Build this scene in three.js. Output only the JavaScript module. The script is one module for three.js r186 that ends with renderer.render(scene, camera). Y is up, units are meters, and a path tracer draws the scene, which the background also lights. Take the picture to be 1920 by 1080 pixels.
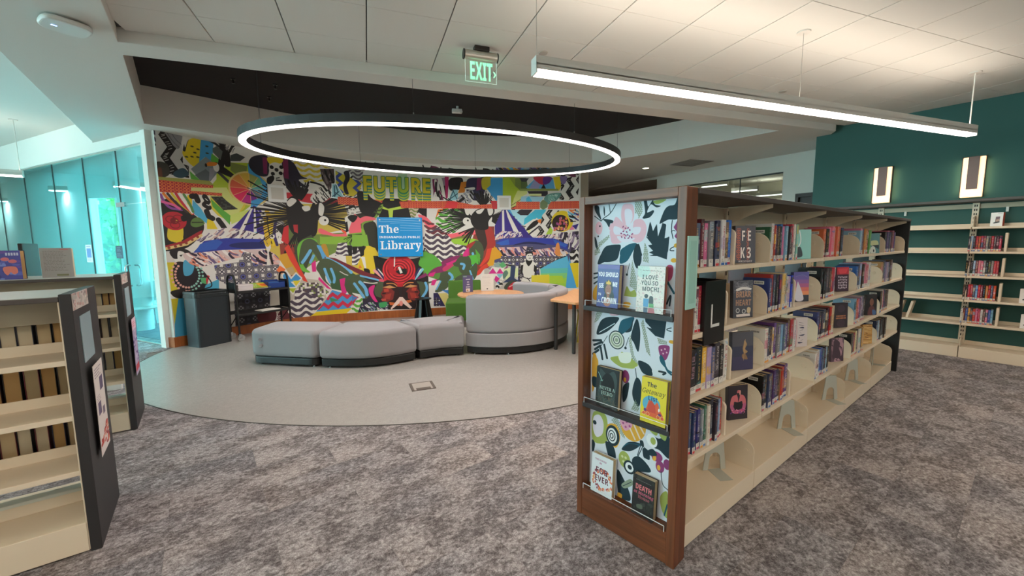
import * as THREE from 'three';
import { RoundedBoxGeometry } from 'three/addons/geometries/RoundedBoxGeometry.js';
import { TextGeometry } from 'three/addons/geometries/TextGeometry.js';
import { FontLoader } from 'three/addons/loaders/FontLoader.js';
import { mergeGeometries } from 'three/addons/utils/BufferGeometryUtils.js';
import { RectAreaLightUniformsLib } from 'three/addons/lights/RectAreaLightUniformsLib.js';

// ---------- camera, daylight, exposure ----------
const scene = new THREE.Scene();
const camera = new THREE.PerspectiveCamera(70.79, 16 / 9, 0.05, 200);
camera.position.set(0, 1.5, 0);
camera.rotation.set(THREE.MathUtils.degToRad(-6.21), 0, THREE.MathUtils.degToRad(-0.516), 'XYZ');
const renderer = new THREE.WebGLRenderer({ antialias: true });
renderer.toneMapping = THREE.LinearToneMapping;
renderer.toneMappingExposure = 2.1;
renderer.shadowMap.enabled = true;
RectAreaLightUniformsLib.init();
scene.background = new THREE.Color().setRGB(0.78, 1.0, 1.1);            // overcast-bright sky seen and felt through the glazing
scene.backgroundIntensity = 7.5;
const sun = new THREE.DirectionalLight(0xfff2dc, 14);
sun.position.set(-24, 15, -3); sun.target.position.set(-7.5, 0, -7.5);
sun.castShadow = true; sun.shadow.mapSize.set(2048, 2048);
Object.assign(sun.shadow.camera, { left: -12, right: 12, top: 12, bottom: -12, near: 1, far: 60 });
scene.add(sun, sun.target);

// the long rows of ceiling-hung lamps that light the library: [start x, start z, length]; the first is in view
const LAMP_Y = 2.6, LAMP_DOWN = 40, LAMP_UP = 13, LAMP_TINT = new THREE.Color().setRGB(1, 0.86, 0.72);
const LAMP_ROWS = [[0.155, -2.785, 5.07], [1.6, 0.95, 5.07], [-4.6, 2.0, 5.07], [3.0, 4.6, 5.07], [7.6, -0.9, 5.07], [8.8, 2.6, 5.07], [-3.4, 5.4, 5.07], [-9.6, 0.6, 3.6], [-8.6, 3.6, 3.6]];
const RING_L = 34, RING_TINT = new THREE.Color().setRGB(1, 0.9, 0.84);

// ---------- small tools ----------
let seed = 7;
const rnd = () => { seed = (seed + 0x6d2b79f5) | 0; let t = Math.imul(seed ^ (seed >>> 15), 1 | seed); t = (t + Math.imul(t ^ (t >>> 7), 61 | t)) ^ t; return ((t ^ (t >>> 14)) >>> 0) / 4294967296; };
const rr = (a, b) => a + (b - a) * rnd(), pick = (a) => a[Math.floor(rnd() * a.length)];
const RAD = Math.PI / 180;
const U = new THREE.Vector3(Math.sin(52.6 * RAD), 0, -Math.cos(52.6 * RAD)), V = new THREE.Vector3(-Math.cos(52.6 * RAD), 0, -Math.sin(52.6 * RAD));   // the bookcases' axes: along, across
const Pd = new THREE.Vector3(Math.sin(70.45 * RAD), 0, -Math.cos(70.45 * RAD)), Qd = new THREE.Vector3(-Math.cos(70.45 * RAD), 0, -Math.sin(70.45 * RAD)); // the ceiling's axes
const UV = (u, v, y = 0) => new THREE.Vector3().addScaledVector(U, u).addScaledVector(V, v).setY(y);
const PQ = (p, q, y = 0) => new THREE.Vector3().addScaledVector(Pd, p).addScaledVector(Qd, q).setY(y);
const TURN_U = 37.4 * RAD, TURN_P = 19.55 * RAD;
const used = {};
const numbered = (n) => { const k = (used[n] = (used[n] ?? -1) + 1); return k ? `${n}_${String(k).padStart(3, '0')}` : n; };
function tag(o, label, category, group, kind) { o.userData = { label, category }; if (group) o.userData.group = group; if (kind) o.userData.kind = kind; return o; }
function thing(name, label, category, pos = [0, 0, 0], turn = 0, group) {
  const o = new THREE.Group(); o.name = numbered(name); o.position.set(...(pos.isVector3 ? pos.toArray() : pos)); o.rotation.y = turn; scene.add(o);
  return tag(o, label, category, group);
}
function mesh(name, geo, mat, parent = scene) {
  const g = Array.isArray(geo) ? mergeGeometries(geo.map((x) => { x = x.index ? x.toNonIndexed() : x; for (const k of Object.keys(x.attributes)) if (!['position', 'normal', 'uv'].includes(k)) x.deleteAttribute(k); return x; })) : geo;
  const m = new THREE.Mesh(g, mat); m.name = parent === scene ? numbered(name) : name; m.castShadow = m.receiveShadow = true; parent.add(m); return m;
}
function struct(name, geo, mat, parent = scene) { const m = mesh(name, geo, mat, parent); if (parent === scene) m.userData.kind = 'structure'; return m; }
function groupPart(name, parent) { const g = new THREE.Group(); g.name = name; parent.add(g); return g; }
const box = (w, h, d, x = 0, y = 0, z = 0) => new THREE.BoxGeometry(w, h, d).translate(x, y, z);                         // centred
const bx = (x0, x1, y0, y1, z0, z1) => new THREE.BoxGeometry(x1 - x0, y1 - y0, z1 - z0).translate((x0 + x1) / 2, (y0 + y1) / 2, (z0 + z1) / 2);
const rbx = (x0, x1, y0, y1, z0, z1, r = 0.004, s = 2) => new RoundedBoxGeometry(x1 - x0, y1 - y0, z1 - z0, s, Math.min(r, (x1 - x0) / 2.01, (y1 - y0) / 2.01, (z1 - z0) / 2.01)).translate((x0 + x1) / 2, (y0 + y1) / 2, (z0 + z1) / 2);
const cyl = (r0, r1, h, x = 0, y = 0, z = 0, n = 24) => new THREE.CylinderGeometry(r0, r1, h, n).translate(x, y, z);
function rod(a, b, r, n = 10) { const A = new THREE.Vector3(...a), B = new THREE.Vector3(...b), d = B.clone().sub(A); const g = new THREE.CylinderGeometry(r, r, d.length(), n); g.applyQuaternion(new THREE.Quaternion().setFromUnitVectors(new THREE.Vector3(0, 1, 0), d.normalize())); return g.translate(...A.add(B).multiplyScalar(0.5).toArray()); }
const tube = (pts, r, n = 40, k = 8) => new THREE.TubeGeometry(new THREE.CatmullRomCurve3(pts.map((p) => new THREE.Vector3(...p))), n, r, k);
// a flat plan outline [[x, z], ...] raised from y0 to y1, its edges rounded by b
function slab(pts, y0, y1, b = 0, holes = [], seg = 3) {
  const s = new THREE.Shape(pts.map(([x, z]) => new THREE.Vector2(x, -z)));
  for (const h of holes) s.holes.push(new THREE.Path(h.map(([x, z]) => new THREE.Vector2(x, -z))));
  const g = new THREE.ExtrudeGeometry(s, { depth: y1 - y0 - 2 * b, bevelEnabled: b > 0, bevelSize: b, bevelThickness: b, bevelOffset: -b, bevelSegments: seg, curveSegments: 24 });
  return g.rotateX(-Math.PI / 2).translate(0, y0 + b, 0);
}
// an outline in x, y pushed out along z from z0 to z1
function plate(shape, z0, z1, b = 0) {
  const s = Array.isArray(shape) ? new THREE.Shape(shape.map(([x, y]) => new THREE.Vector2(x, y))) : shape;
  return new THREE.ExtrudeGeometry(s, { depth: z1 - z0 - 2 * b, bevelEnabled: b > 0, bevelSize: b, bevelThickness: b, bevelOffset: -b, bevelSegments: 2, curveSegments: 12 }).translate(0, 0, z0 + b);
}
const C = (hex) => new THREE.Color(hex);
const std = (color, roughness = 0.6, o = {}) => new THREE.MeshStandardMaterial({ color, roughness, ...o });
const phys = (color, roughness = 0.6, o = {}) => new THREE.MeshPhysicalMaterial({ color, roughness, ...o });
const glow = (r, g, b, k = 1) => new THREE.MeshStandardMaterial({ color: 0xffffff, roughness: 0.6, emissive: new THREE.Color().setRGB(r, g, b), emissiveIntensity: k });
const newCanvas = (w, h) => { const c = document.createElement('canvas'); c.width = w; c.height = h; return [c, c.getContext('2d')]; };
const canvasTex = (c, srgb = true) => { const t = new THREE.CanvasTexture(c); if (srgb) t.colorSpace = THREE.SRGBColorSpace; t.anisotropy = 8; return t; };
// value noise that tiles
function noiseField(n, cells, s) {
  let st = s; const r = () => { st = (Math.imul(st, 1664525) + 1013904223) >>> 0; return st / 4294967296; };
  const [cx, cy] = Array.isArray(cells) ? cells : [cells, cells], L = Array.from({ length: cx * cy }, r), out = new Float32Array(n * n), f = (t) => t * t * (3 - 2 * t);
  for (let y = 0; y < n; y++) { const gy = (y / n) * cy, iy = Math.floor(gy), ty = f(gy - iy); for (let x = 0; x < n; x++) { const gx = (x / n) * cx, ix = Math.floor(gx), tx = f(gx - ix); const a = L[(iy % cy) * cx + (ix % cx)], b = L[(iy % cy) * cx + ((ix + 1) % cx)], c = L[((iy + 1) % cy) * cx + (ix % cx)], d = L[((iy + 1) % cy) * cx + ((ix + 1) % cx)]; out[y * n + x] = (a + (b - a) * tx) * (1 - ty) + (c + (d - c) * tx) * ty; } }
  return out;
}
function dataTex(n, fn, srgb = true) {
  const d = new Uint8Array(n * n * 4);
  for (let i = 0; i < n * n; i++) { const c = fn(i, i % n, Math.floor(i / n)); d[i * 4] = c[0]; d[i * 4 + 1] = c[1]; d[i * 4 + 2] = c[2]; d[i * 4 + 3] = 255; }
  const t = new THREE.DataTexture(d, n, n); t.wrapS = t.wrapT = THREE.RepeatWrapping; t.magFilter = THREE.LinearFilter; t.minFilter = THREE.LinearMipmapLinearFilter; t.generateMipmaps = true; t.anisotropy = 8;
  if (srgb) t.colorSpace = THREE.SRGBColorSpace; t.needsUpdate = true; return t;
}
const withRepeat = (t, x, y) => { const c = t.clone(); c.repeat.set(x, y); c.needsUpdate = true; return c; };
// uv in metres taken from the two axes a face lies in
function boxUV(g, k = 1) {
  const p = g.attributes.position, n = g.attributes.normal, uv = new Float32Array(p.count * 2);
  for (let i = 0; i < p.count; i++) { const ax = Math.abs(n.getX(i)), ay = Math.abs(n.getY(i)), az = Math.abs(n.getZ(i)); const [a, b] = ay > ax && ay > az ? [p.getX(i), p.getZ(i)] : ax > az ? [p.getZ(i), p.getY(i)] : [p.getX(i), p.getY(i)]; uv[i * 2] = a * k; uv[i * 2 + 1] = b * k; }
  g.setAttribute('uv', new THREE.BufferAttribute(uv, 2)); return g;
}

// ---------- materials ----------
const nA = noiseField(512, 8, 11), nB = noiseField(512, 32, 23), nC = noiseField(512, 128, 37), nD = noiseField(512, 256, 51);
const grainTex = dataTex(512, (i) => { const v = 120 + 70 * (nD[i] - 0.5) + 50 * (nC[i] - 0.5) + 90 * (((i * 7919) % 97) / 97 - 0.5) * nD[i]; return [v, v, v]; }, false);
const clothTex = dataTex(256, (i, x, y) => { const v = 128 + 46 * Math.sin(x * Math.PI / 2) + 46 * Math.sin(y * Math.PI / 2) + 40 * (nD[(y * 512 + x)] - 0.5); return [v, v, v]; }, false);
const plaster = (hex, r = 0.85) => std(hex, r, { bumpMap: withRepeat(grainTex, 2, 2), bumpScale: 0.0006 });
function woodTex(base, dark, n = 512, s = 5) {
  const a = noiseField(n, [48, 3], s), b = noiseField(n, [160, 6], s + 1), c = noiseField(n, [6, 2], s + 2), A = C(base), B = C(dark);
  return dataTex(n, (i) => { const t = Math.min(1, Math.max(0, 0.45 * a[i] + 0.4 * b[i] + 0.3 * c[i] - 0.1)); const k = A.clone().lerp(B, t).convertLinearToSRGB(); return [k.r * 255, k.g * 255, k.b * 255]; });
}
const M = {
  white: plaster('#d8d6d0'), whiteWall: plaster('#d9d8d2'), tile: std('#dcdad4', 0.9, { bumpMap: withRepeat(grainTex, 4, 4), bumpScale: 0.0012 }),
  gap: std('#4b4a48', 0.9), recess: plaster('#1d1818', 0.95), fascia: plaster('#d2ccc4'),
  teal: plaster('#2c5a55', 0.7), cream: std('#deceb6', 0.42), creamDark: std('#b9ad95', 0.5), slot: std('#2a2722', 0.8), canopy: std('#4b4542', 0.55),
  black: std('#141414', 0.5), blackGloss: std('#0d0d0e', 0.3), charcoal: std('#2b2a2b', 0.5), binGrey: std('#2a3034', 0.32, { metalness: 0.15 }),
  darkWood: std('#ffffff', 0.42, { map: woodTex('#80492a', '#4a2716', 512, 5) }), ledge: std('#2c2a2e', 0.5),
  baseWood: std('#ffffff', 0.4, { map: woodTex('#b0642f', '#7d421d', 512, 15) }), tableWood: std('#ffffff', 0.35, { map: woodTex('#cf9c6c', '#b88659', 512, 25) }),
  sofa: phys('#8f8b8d', 0.92, { bumpMap: withRepeat(clothTex, 3, 3), bumpScale: 0.0008, sheen: 0.35, sheenRoughness: 0.6, sheenColor: C('#b8b4b4') }),
  green: phys('#44681f', 0.9, { bumpMap: withRepeat(clothTex, 3, 3), bumpScale: 0.0008 }), yellow: std('#cfc23a', 0.4),
  acrylic: phys('#ffffff', 0.04, { transmission: 1, thickness: 0, ior: 1.49, specularIntensity: 0.6 }), acrylicEdge: std('#e6ecef', 0.25, { emissive: C('#000000') }),
  glassClear: phys('#e4f6f4', 0.02, { transmission: 1, thickness: 0, ior: 1.5 }), glass: phys('#d2f5f7', 0.02, { transmission: 1, thickness: 0, ior: 1.5 }), glassGrey: phys('#c9d4d2', 0.03, { transmission: 1, thickness: 0, ior: 1.5 }),
  steel: std('#b9bcbe', 0.25, { metalness: 1 }), alu: std('#c9c6bd', 0.35, { metalness: 0.8 }), lampBody: std('#d6d2cb', 0.5), wire: std('#8f8d88', 0.5), wireDark: std('#2a2626', 0.6),
  paper: std('#dedad2', 0.8), pages: std('#cdb894', 0.85), pagesOld: std('#a68d67', 0.9), pagesGrey: std('#a89a82', 0.9), whitePlastic: std('#dcdcd8', 0.4), mint: std('#a6d6cb', 0.5), grille: std('#c9c4ba', 0.8),
  bookendGrey: std('#b3b4a8', 0.4), bronze: std('#4a3e3a', 0.55, { metalness: 0.2 }),
};

// ---------- floor ----------
const cA = noiseField(1024, [12, 17], 3), cB = noiseField(1024, [38, 56], 4), cC = noiseField(1024, [120, 170], 6), cD = noiseField(1024, [512, 512], 8), cE = noiseField(1024, [5, 9], 9);
const carpetTex = dataTex(1024, (i) => {
  let t = 0.42 * cA[i] + 0.3 * cB[i] + 0.2 * cE[i] + 0.16 * cC[i]; t = (t - 0.54) * 6; t = t / (1 + Math.abs(t));          // blotched, worn-stone pattern
  const g = (cD[i] - 0.5) * 62 + (cC[i] - 0.5) * 46, v = 126 + t * 33 + g, w = (cE[i] - 0.5) * 5;
  return [v + 4 + w, v - 3, v - 3 - w].map((x) => Math.max(0, Math.min(255, x)));
});
const carpetBump = dataTex(1024, (i) => { const v = 60 + 120 * cD[i] + 60 * cC[i]; return [v, v, v]; }, false);
const carpet = std('#ffffff', 0.97, { map: carpetTex, bumpMap: carpetBump, bumpScale: 0.003 });
const vinylN = noiseField(512, 220, 71), vinylM = noiseField(512, 40, 72);
const vinyl = std('#ffffff', 0.5, { map: withRepeat(dataTex(512, (i) => { const v = 152 + 18 * (vinylN[i] - 0.5) + 8 * (vinylM[i] - 0.5); return [v + 3, v - 2, v - 7]; }), 1, 1), roughnessMap: withRepeat(dataTex(256, (i, x, y) => { const v = 150 + 50 * vinylN[y * 512 + x]; return [v, v, v]; }, false), 1, 1) });
const floor = struct('floor', bx(-14, 14.5, -0.3, -0.008, -16.5, 7), std('#77706b', 0.95));
// carpet planks laid along the bookcases; the pattern breaks at every joint
const arc = (cx, cz, r, a0, a1, n) => Array.from({ length: n + 1 }, (_, i) => { const a = (a0 + ((a1 - a0) * i) / n) * RAD; return [cx + r * Math.cos(a), cz + r * Math.sin(a)]; });
const vinylEdge = [...arc(-1.365, -8.03, 4.79, 30, 118, 44), [-3.95, -4.12], [-4.32, -4.46], [-4.62, -4.8], [-4.86, -5.12], [-5.0, -5.5], [-5.09, -5.98]];
const inVinyl = (x, z) => Math.hypot(x + 1.365, z + 8.03) < 4.79 && z < -3 && x > -5;
{
  const PW = 0.9, PD = 0.3, geos = [];
  const plank = (k) => { const g = bx(-PW / 2 + 0.0004, PW / 2 - 0.0004, -0.008, 0, -PD / 2 + 0.0004, PD / 2 - 0.0004); boxUV(g, 0.5); const uv = g.attributes.uv, du = (k * 0.377) % 1, dv = (k * 0.613) % 1, s = k % 2 ? -1 : 1; for (let i = 0; i < uv.count; i++) uv.setXY(i, uv.getX(i) * s + du, uv.getY(i) * s + dv); return g; };
  for (let k = 0; k < 10; k++) geos.push(plank(k));
  const rest = [], m4 = new THREE.Matrix4(), near = [];
  for (let j = -30; j < 36; j++) for (let i = -9; i < 12; i++) {
    const u = (i + (j % 2 ? 0.5 : 0)) * PW + 0.2, v = j * PD, p = UV(u, v), k = Math.floor(rnd() * 10);
    if (u > 8.1 || p.x < -13 || p.x > 13 || p.z > 6.4 || p.z < -9.5) continue;
    if (inVinyl(p.x, p.z) && Math.hypot(p.x + 1.365, p.z + 8.03) < 4.2) continue;
    const az = Math.abs(Math.atan2(p.x, -p.z)) / RAD, d = Math.hypot(p.x, p.z);
    if (d > 0.9 && az < 58 && p.z < -0.2 && d < 8.5) near.push([d, p, k]); else rest.push([p, k]);
  }
  near.sort((a, b) => a[0] - b[0]);
  near.forEach(([, p, k], n) => { if (n < 290) { const m = mesh('carpet_plank', geos[k], carpet, floor); m.position.copy(p); m.rotation.y = TURN_U; } else rest.push([p, k]); });
  const r = mesh('carpet_beyond', rest.map(([p, k]) => geos[k].clone().applyMatrix4(m4.makeRotationY(TURN_U).setPosition(p))), carpet, floor); r.userData.kind = 'stuff';
}
struct('floor_vinyl', boxUV(slab([...vinylEdge, [-4.6, -7.4], [-3.5, -8.3], [-2, -8.8], [0, -9.3], [2, -9.6], [3.2, -8]], -0.006, 0.003), 1), vinyl);
struct('trim_1', new THREE.TubeGeometry(new THREE.CatmullRomCurve3(vinylEdge.map(([x, z]) => new THREE.Vector3(x, 0.0005, z))), 120, 0.006, 6), std('#4a4642', 0.6));
{ const t = thing('floor_box', 'square metal power box lid set flush in the pale vinyl floor', 'floor box', [-0.965, 0.003, -4.18], 22 * RAD);
  const s = 0.125, w = 0.028, rim = std('#5d534c', 0.5, { metalness: 0.3 });
  mesh('frame', [bx(-s, s, 0, 0.004, -s, -s + w * 0.5), bx(-s, s, 0, 0.004, s - w * 0.5, s), bx(-s, -s + w, 0, 0.004, -s, s), bx(s - w, s, 0, 0.004, -s, s)], rim, t);
  mesh('lid', bx(-s + w, s - w, 0, 0.003, -s + w * 0.5, s - w * 0.5), std('#9d958d', 0.5), t); mesh('cable_flap', bx(-s + w * 1.8, s - w * 1.8, 0.0025, 0.005, s - 0.07, s - 0.015), rim, t); }

// ---------- walls ----------
const HS = 3.15, HG = 3.245, HD = 3.65, HL = 3.5;
const wallPts = [[-5.06, -5.955], [-4.72, -6.68], [-4.22, -7.36], [-3.72, -7.78], [-3.0, -8.1], [-2.05, -8.42], [-1.3, -8.7], [-0.65, -8.88], [0.5, -9.07], [1.55, -9.23]];
const wallPath = [];
{ const P = wallPts, at = (i) => i < 0 ? [2 * P[0][0] - P[1][0], 2 * P[0][1] - P[1][1]] : i >= P.length ? [2 * P[P.length - 1][0] - P[P.length - 2][0], 2 * P[P.length - 1][1] - P[P.length - 2][1]] : P[i];
  for (let i = 0; i < P.length - 1; i++) for (let k = 0; k < 16; k++) { const t = k / 16, q = [0, 1].map((c) => { const [a, b, d, e] = [at(i - 1)[c], at(i)[c], at(i + 1)[c], at(i + 2)[c]]; return 0.5 * (2 * b + (d - a) * t + (2 * a - 5 * b + 4 * d - e) * t * t + (3 * b - a - 3 * d + e) * t ** 3); }); wallPath.push(q); }
  wallPath.push(P[P.length - 1]); }
const offsetPath = (path, d) => path.map(([x, z], i) => { const a = path[Math.max(0, i - 1)], b = path[Math.min(path.length - 1, i + 1)], l = Math.hypot(b[0] - a[0], b[1] - a[1]); return [x - (d * (b[1] - a[1])) / l, z + (d * (b[0] - a[0])) / l]; });
const pathLen = [0]; for (let i = 1; i < wallPath.length; i++) pathLen.push(pathLen[i - 1] + Math.hypot(wallPath[i][0] - wallPath[i - 1][0], wallPath[i][1] - wallPath[i - 1][1]));
const onWall = (s, y, d = 0) => { let i = 1; while (i < pathLen.length - 1 && pathLen[i] < s) i++; const f = (s - pathLen[i - 1]) / (pathLen[i] - pathLen[i - 1]), a = wallPath[i - 1], b = wallPath[i], l = Math.hypot(b[0] - a[0], b[1] - a[1]), t = [(b[0] - a[0]) / l, (b[1] - a[1]) / l]; return { p: new THREE.Vector3(a[0] + (b[0] - a[0]) * f - t[1] * d, y, a[1] + (b[1] - a[1]) * f + t[0] * d), turn: Math.atan2(-t[1], t[0]) }; };
struct('wall_back', slab([...wallPath, ...offsetPath(wallPath, -0.17).reverse()], -0.01, 3.7), M.whiteWall);
struct('baseboard_back', boxUV(slab([...offsetPath(wallPath, 0.018), ...offsetPath(wallPath, -0.001).reverse()], 0, 0.155, 0.003), 1), M.baseWood);
struct('baseboard_left', boxUV(rbx(-0.178, 0.018, 0, 0.155, 0, 0.018, 0.003).applyMatrix4(new THREE.Matrix4().makeRotationY(-9 * RAD).setPosition(-5.06, 0, -5.955)), 1), M.baseWood);

// glazed wall on the left: local x runs from the pillar away to the left, z towards the room
const GW = thing('wall_left', '', '', [-5.215, 0, -6.04], 0); delete GW.userData.label; delete GW.userData.category; GW.userData.kind = 'structure';
GW.rotation.y = Math.atan2(0.427, -0.904);
struct('header', bx(0, 9, 3.0, 3.66, -0.06, 0.06).translate(0, 0, 0), M.whiteWall, GW);
struct('pillar', bx(-0.1, 0.03, 0, 3.66, -0.09, 0.05), M.whiteWall, GW);
const gasket = std('#27363a', 0.6);
{ const t = thing('window_1', '', ''); delete t.userData.label; delete t.userData.category; t.userData.kind = 'structure'; t.position.copy(GW.position); t.rotation.copy(GW.rotation);
  const J = [0.03, 1.0, 2.13, 3.33, 4.62, 5.95, 7.3, 8.7];
  for (let i = 0; i < J.length - 1; i++) { mesh('pane', bx(J[i] + 0.004, J[i + 1] - 0.004, i ? 0.01 : 2.17, 2.995, -0.006, 0.006), M.glass, t); mesh('gasket', bx(J[i + 1] - 0.006, J[i + 1] + 0.006, 0, 3.0, -0.008, 0.008), gasket, t); }
  mesh('head_channel', bx(0.03, 8.7, 2.985, 3.005, -0.02, 0.02), M.alu, t);
  const d = thing('door_1', '', ''); delete d.userData.label; delete d.userData.category; d.userData.kind = 'structure'; d.position.copy(GW.position); d.rotation.copy(GW.rotation);
  mesh('door_leaf', bx(0.04, 0.985, 0.012, 2.16, -0.006, 0.006), M.glass, d);
  mesh('hinge', [bx(0.86, 1.12, 2.13, 2.2, -0.016, 0.016)], M.steel, d);
  mesh('floor_rail', bx(0.03, 0.98, 0.0, 0.012, -0.02, 0.02), M.alu, d);
  const hp = [[0.85, 0.9, 0.03], [0.85, 0.9, 0.075], [0.85, 0.94, 0.09], [0.85, 1.06, 0.09], [0.85, 1.19, 0.09], [0.85, 1.22, 0.075], [0.85, 1.22, 0.03]];
  mesh('door_handle', [tube(hp, 0.012), tube(hp.map(([x, y, z]) => [x - 0.005, y, -z]), 0.012)], M.steel, d); }
// corridor behind the glass: white wall on its far side, glazed curve to the garden
struct('wall_corridor', slab([[-7.95, -7.75], [-13.9, -11.2], [-13.9, -11.45], [-8.05, -8.03]], 0, 3.7), plaster('#e6ecec'));
const K = [[-7.95, -7.75], [-7.5, -7.72], [-7.2, -7.82], [-6.98, -8.08], [-6.86, -8.3], [-6.55, -8.72], [-6.0, -8.9], [-5.4, -8.4], [-4.9, -7.2]];
const Kc = new THREE.CatmullRomCurve3(K.map(([x, z]) => new THREE.Vector3(x, 0, z))).getPoints(48).map((p) => [p.x, p.z]);
struct('wall_garden', [slab([...offsetPath(Kc, 0.06), ...offsetPath(Kc, -0.08).reverse()], 0, 0.36, 0.008), slab([...offsetPath(Kc, 0.05), ...offsetPath(Kc, -0.06).reverse()], 2.42, 3.7)], plaster('#cfdad9', 0.5));
struct('trim_2', slab([...offsetPath(Kc, 0.09), ...offsetPath(Kc, -0.1).reverse()], 0.36, 0.39, 0.005), std('#c9d6d6', 0.35));
{ const t = thing('window_2', '', ''); delete t.userData.label; delete t.userData.category; t.userData.kind = 'structure';
  for (const i of [0, 8, 15, 22, 26, 30, 36, 42, 47]) mesh('mullion', cyl(0.035, 0.035, 2.04, Kc[i][0], 1.4, Kc[i][1], 12), std('#dfe6e6', 0.35), t);
  for (const [a, b] of [[0, 8], [8, 15], [15, 22], [22, 26], [26, 30], [30, 36], [36, 42], [42, 47]]) { const seg = Kc.slice(a, b + 1); mesh('pane', slab([...offsetPath(seg, 0.004), ...offsetPath(seg, -0.004).reverse()], 0.385, 2.425), M.glass, t); } }
struct('floor_corridor', slab([[-5.15, -6.2], [-13.6, -10.1], [-13.7, -11.05], ...Kc], -0.005, 0.004), std('#4c5a66', 0.6));
struct('column', cyl(0.16, 0.16, 3.2, -6.75, 1.6, -7.3, 32), plaster('#dfe4e4', 0.5)).name = 'trim_3';

// teal wall on the right and the white wall beyond it
struct('wall_right', bx(0, 0.16, -0.01, 3.7, -2.34, 14.3).applyMatrix4(new THREE.Matrix4().makeRotationY(TURN_U).setPosition(UV(7.92, 0))), M.teal);
const FW = new THREE.Matrix4().makeRotationY(122.6 * RAD).setPosition(5.54, 0, -7.55);
const far = (g) => g.applyMatrix4(FW);
struct('wall_far', [bx(-2.2, 0, 0, 3.7, 0, 0.15), bx(0, 0.275, 2.37, 3.7, 0, 0.15), bx(0.275, 0.537, 0, 3.7, 0, 0.15), bx(0.537, 3.1, 2.84, 3.7, 0, 0.15), bx(3.1, 3.45, 0, 3.7, 0, 0.15), bx(3.45, 7.5, 3.09, 3.7, 0, 0.15), bx(0.537, 3.1, 0, 0.1, 0, 0.15)].map(far), plaster('#cfcdc6'));
struct('door_2', [bx(-0.02, 0.03, 0, 2.37, -0.03, 0.16), bx(0.245, 0.295, 0, 2.37, -0.03, 0.16), bx(-0.02, 0.295, 2.32, 2.39, -0.03, 0.16), bx(0.03, 0.25, 0, 2.32, 0.05, 0.09)].map(far), std('#2e211c', 0.5));
{ const t = thing('window_3', '', ''); delete t.userData.label; delete t.userData.category; t.userData.kind = 'structure';
  mesh('pane', far(bx(0.545, 1.384, 0.1, 2.835, 0.06, 0.07)), M.glassGrey, t); mesh('pane', far(bx(1.394, 3.09, 0.1, 2.835, 0.06, 0.07)), M.glassGrey, t);
  mesh('mullion', far(bx(1.382, 1.396, 0.1, 2.84, 0.055, 0.075)), gasket, t); mesh('head_channel', far(bx(0.537, 3.1, 2.82, 2.845, 0.05, 0.08)), gasket, t); }
struct('wall_room_behind', [bx(-2.2, 3.4, 0, 3.7, 3.6, 3.75), bx(-2.2, -2.05, 0, 3.7, 0.15, 3.6), bx(3.25, 3.4, 0, 3.7, 0.15, 3.6)].map(far), plaster('#c9c4b4'));
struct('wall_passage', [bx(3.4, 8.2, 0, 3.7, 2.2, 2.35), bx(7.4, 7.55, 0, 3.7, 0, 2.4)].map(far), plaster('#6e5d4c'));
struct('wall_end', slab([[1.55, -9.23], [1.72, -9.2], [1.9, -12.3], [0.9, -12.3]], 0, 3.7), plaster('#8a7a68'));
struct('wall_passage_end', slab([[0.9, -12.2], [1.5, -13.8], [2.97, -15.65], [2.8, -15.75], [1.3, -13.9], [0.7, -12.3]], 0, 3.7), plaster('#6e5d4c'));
struct('wall_rear', bx(-14, 14.5, 0, 3.7, 6.8, 7), M.whiteWall); struct('wall_side', [bx(-13.8, -13.6, 0, 0.3, -11.4, 7), bx(-13.8, -13.6, 3.3, 3.7, -11.4, 7), bx(-13.8, -13.6, 0.3, 3.3, -11.4, -4.63)], M.whiteWall);
{ const t = thing('window_4', '', ''); delete t.userData.label; delete t.userData.category; t.userData.kind = 'structure'; for (let i = 0; i < 6; i++) { const z = -4.6 + i * 1.9; mesh('mullion', bx(-13.76, -13.64, 0.3, 3.3, z - 0.03, z + 0.03), M.whitePlastic, t); mesh('pane', bx(-13.705, -13.695, 0.3, 3.3, z + 0.03, z + 1.87), M.glassClear, t); } }

// ---------- ceilings ----------
const l2 = (t) => [-3.289 + 0.607 * t, -3.63 + 0.794 * t], l3 = (t) => [-4.31 + 0.607 * t, -3.63 + 0.794 * t];
const pq = (p, q) => { const v = PQ(p, q); return [v.x, v.z]; };
const recessEdge = [[-3.34, -3.69], [4.02, -6.28], [3.0, -7.5], [1.68, -8.62], [0.6, -8.5], [-0.62, -8.32], [-1.8, -8.0], [-2.68, -7.5], [-3.62, -6.9], [-4.36, -6.2], [-4.93, -5.66]];
const recess = [...recessEdge.slice(0, 3), ...new THREE.CatmullRomCurve3(recessEdge.slice(3).map(([x, z]) => new THREE.Vector3(x, 0, z))).getPoints(40).map((p) => [p.x, p.z])];
const beamL = pq(-1.82, 4.33), tealV = (v) => { const p = UV(8.0, v); return [p.x, p.z]; };
struct('ceiling_soffit', slab([l2(12), l3(12), l3(-3.7), [-6.95, -6.95], [-5.1, -6.2], [-4.5, -7.6], [-3, -8.4], [0.5, -9.4], [1.3, -13.2], [5.5, -13.4], [8.6, -8.6], tealV(2.2), pq(6.75, 4.33), beamL], HS, HD + 0.05, 0.004, [recess.slice().reverse()], 1), M.white);
struct('ceiling_recess', slab([[-6, -5.4], [-3.6, -3.2], [4.6, -5.9], [3.2, -8.4], [0.9, -8.95], [-3, -8.2]], HD, HD + 0.04), M.recess);
struct('trim_recess', slab([...offsetPath([...recess, recess[0]], 0.004), ...offsetPath([...recess, recess[0]], -0.004).reverse()], HS + 0.012, HD + 0.002), M.fascia).name = 'trim_4';
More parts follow.
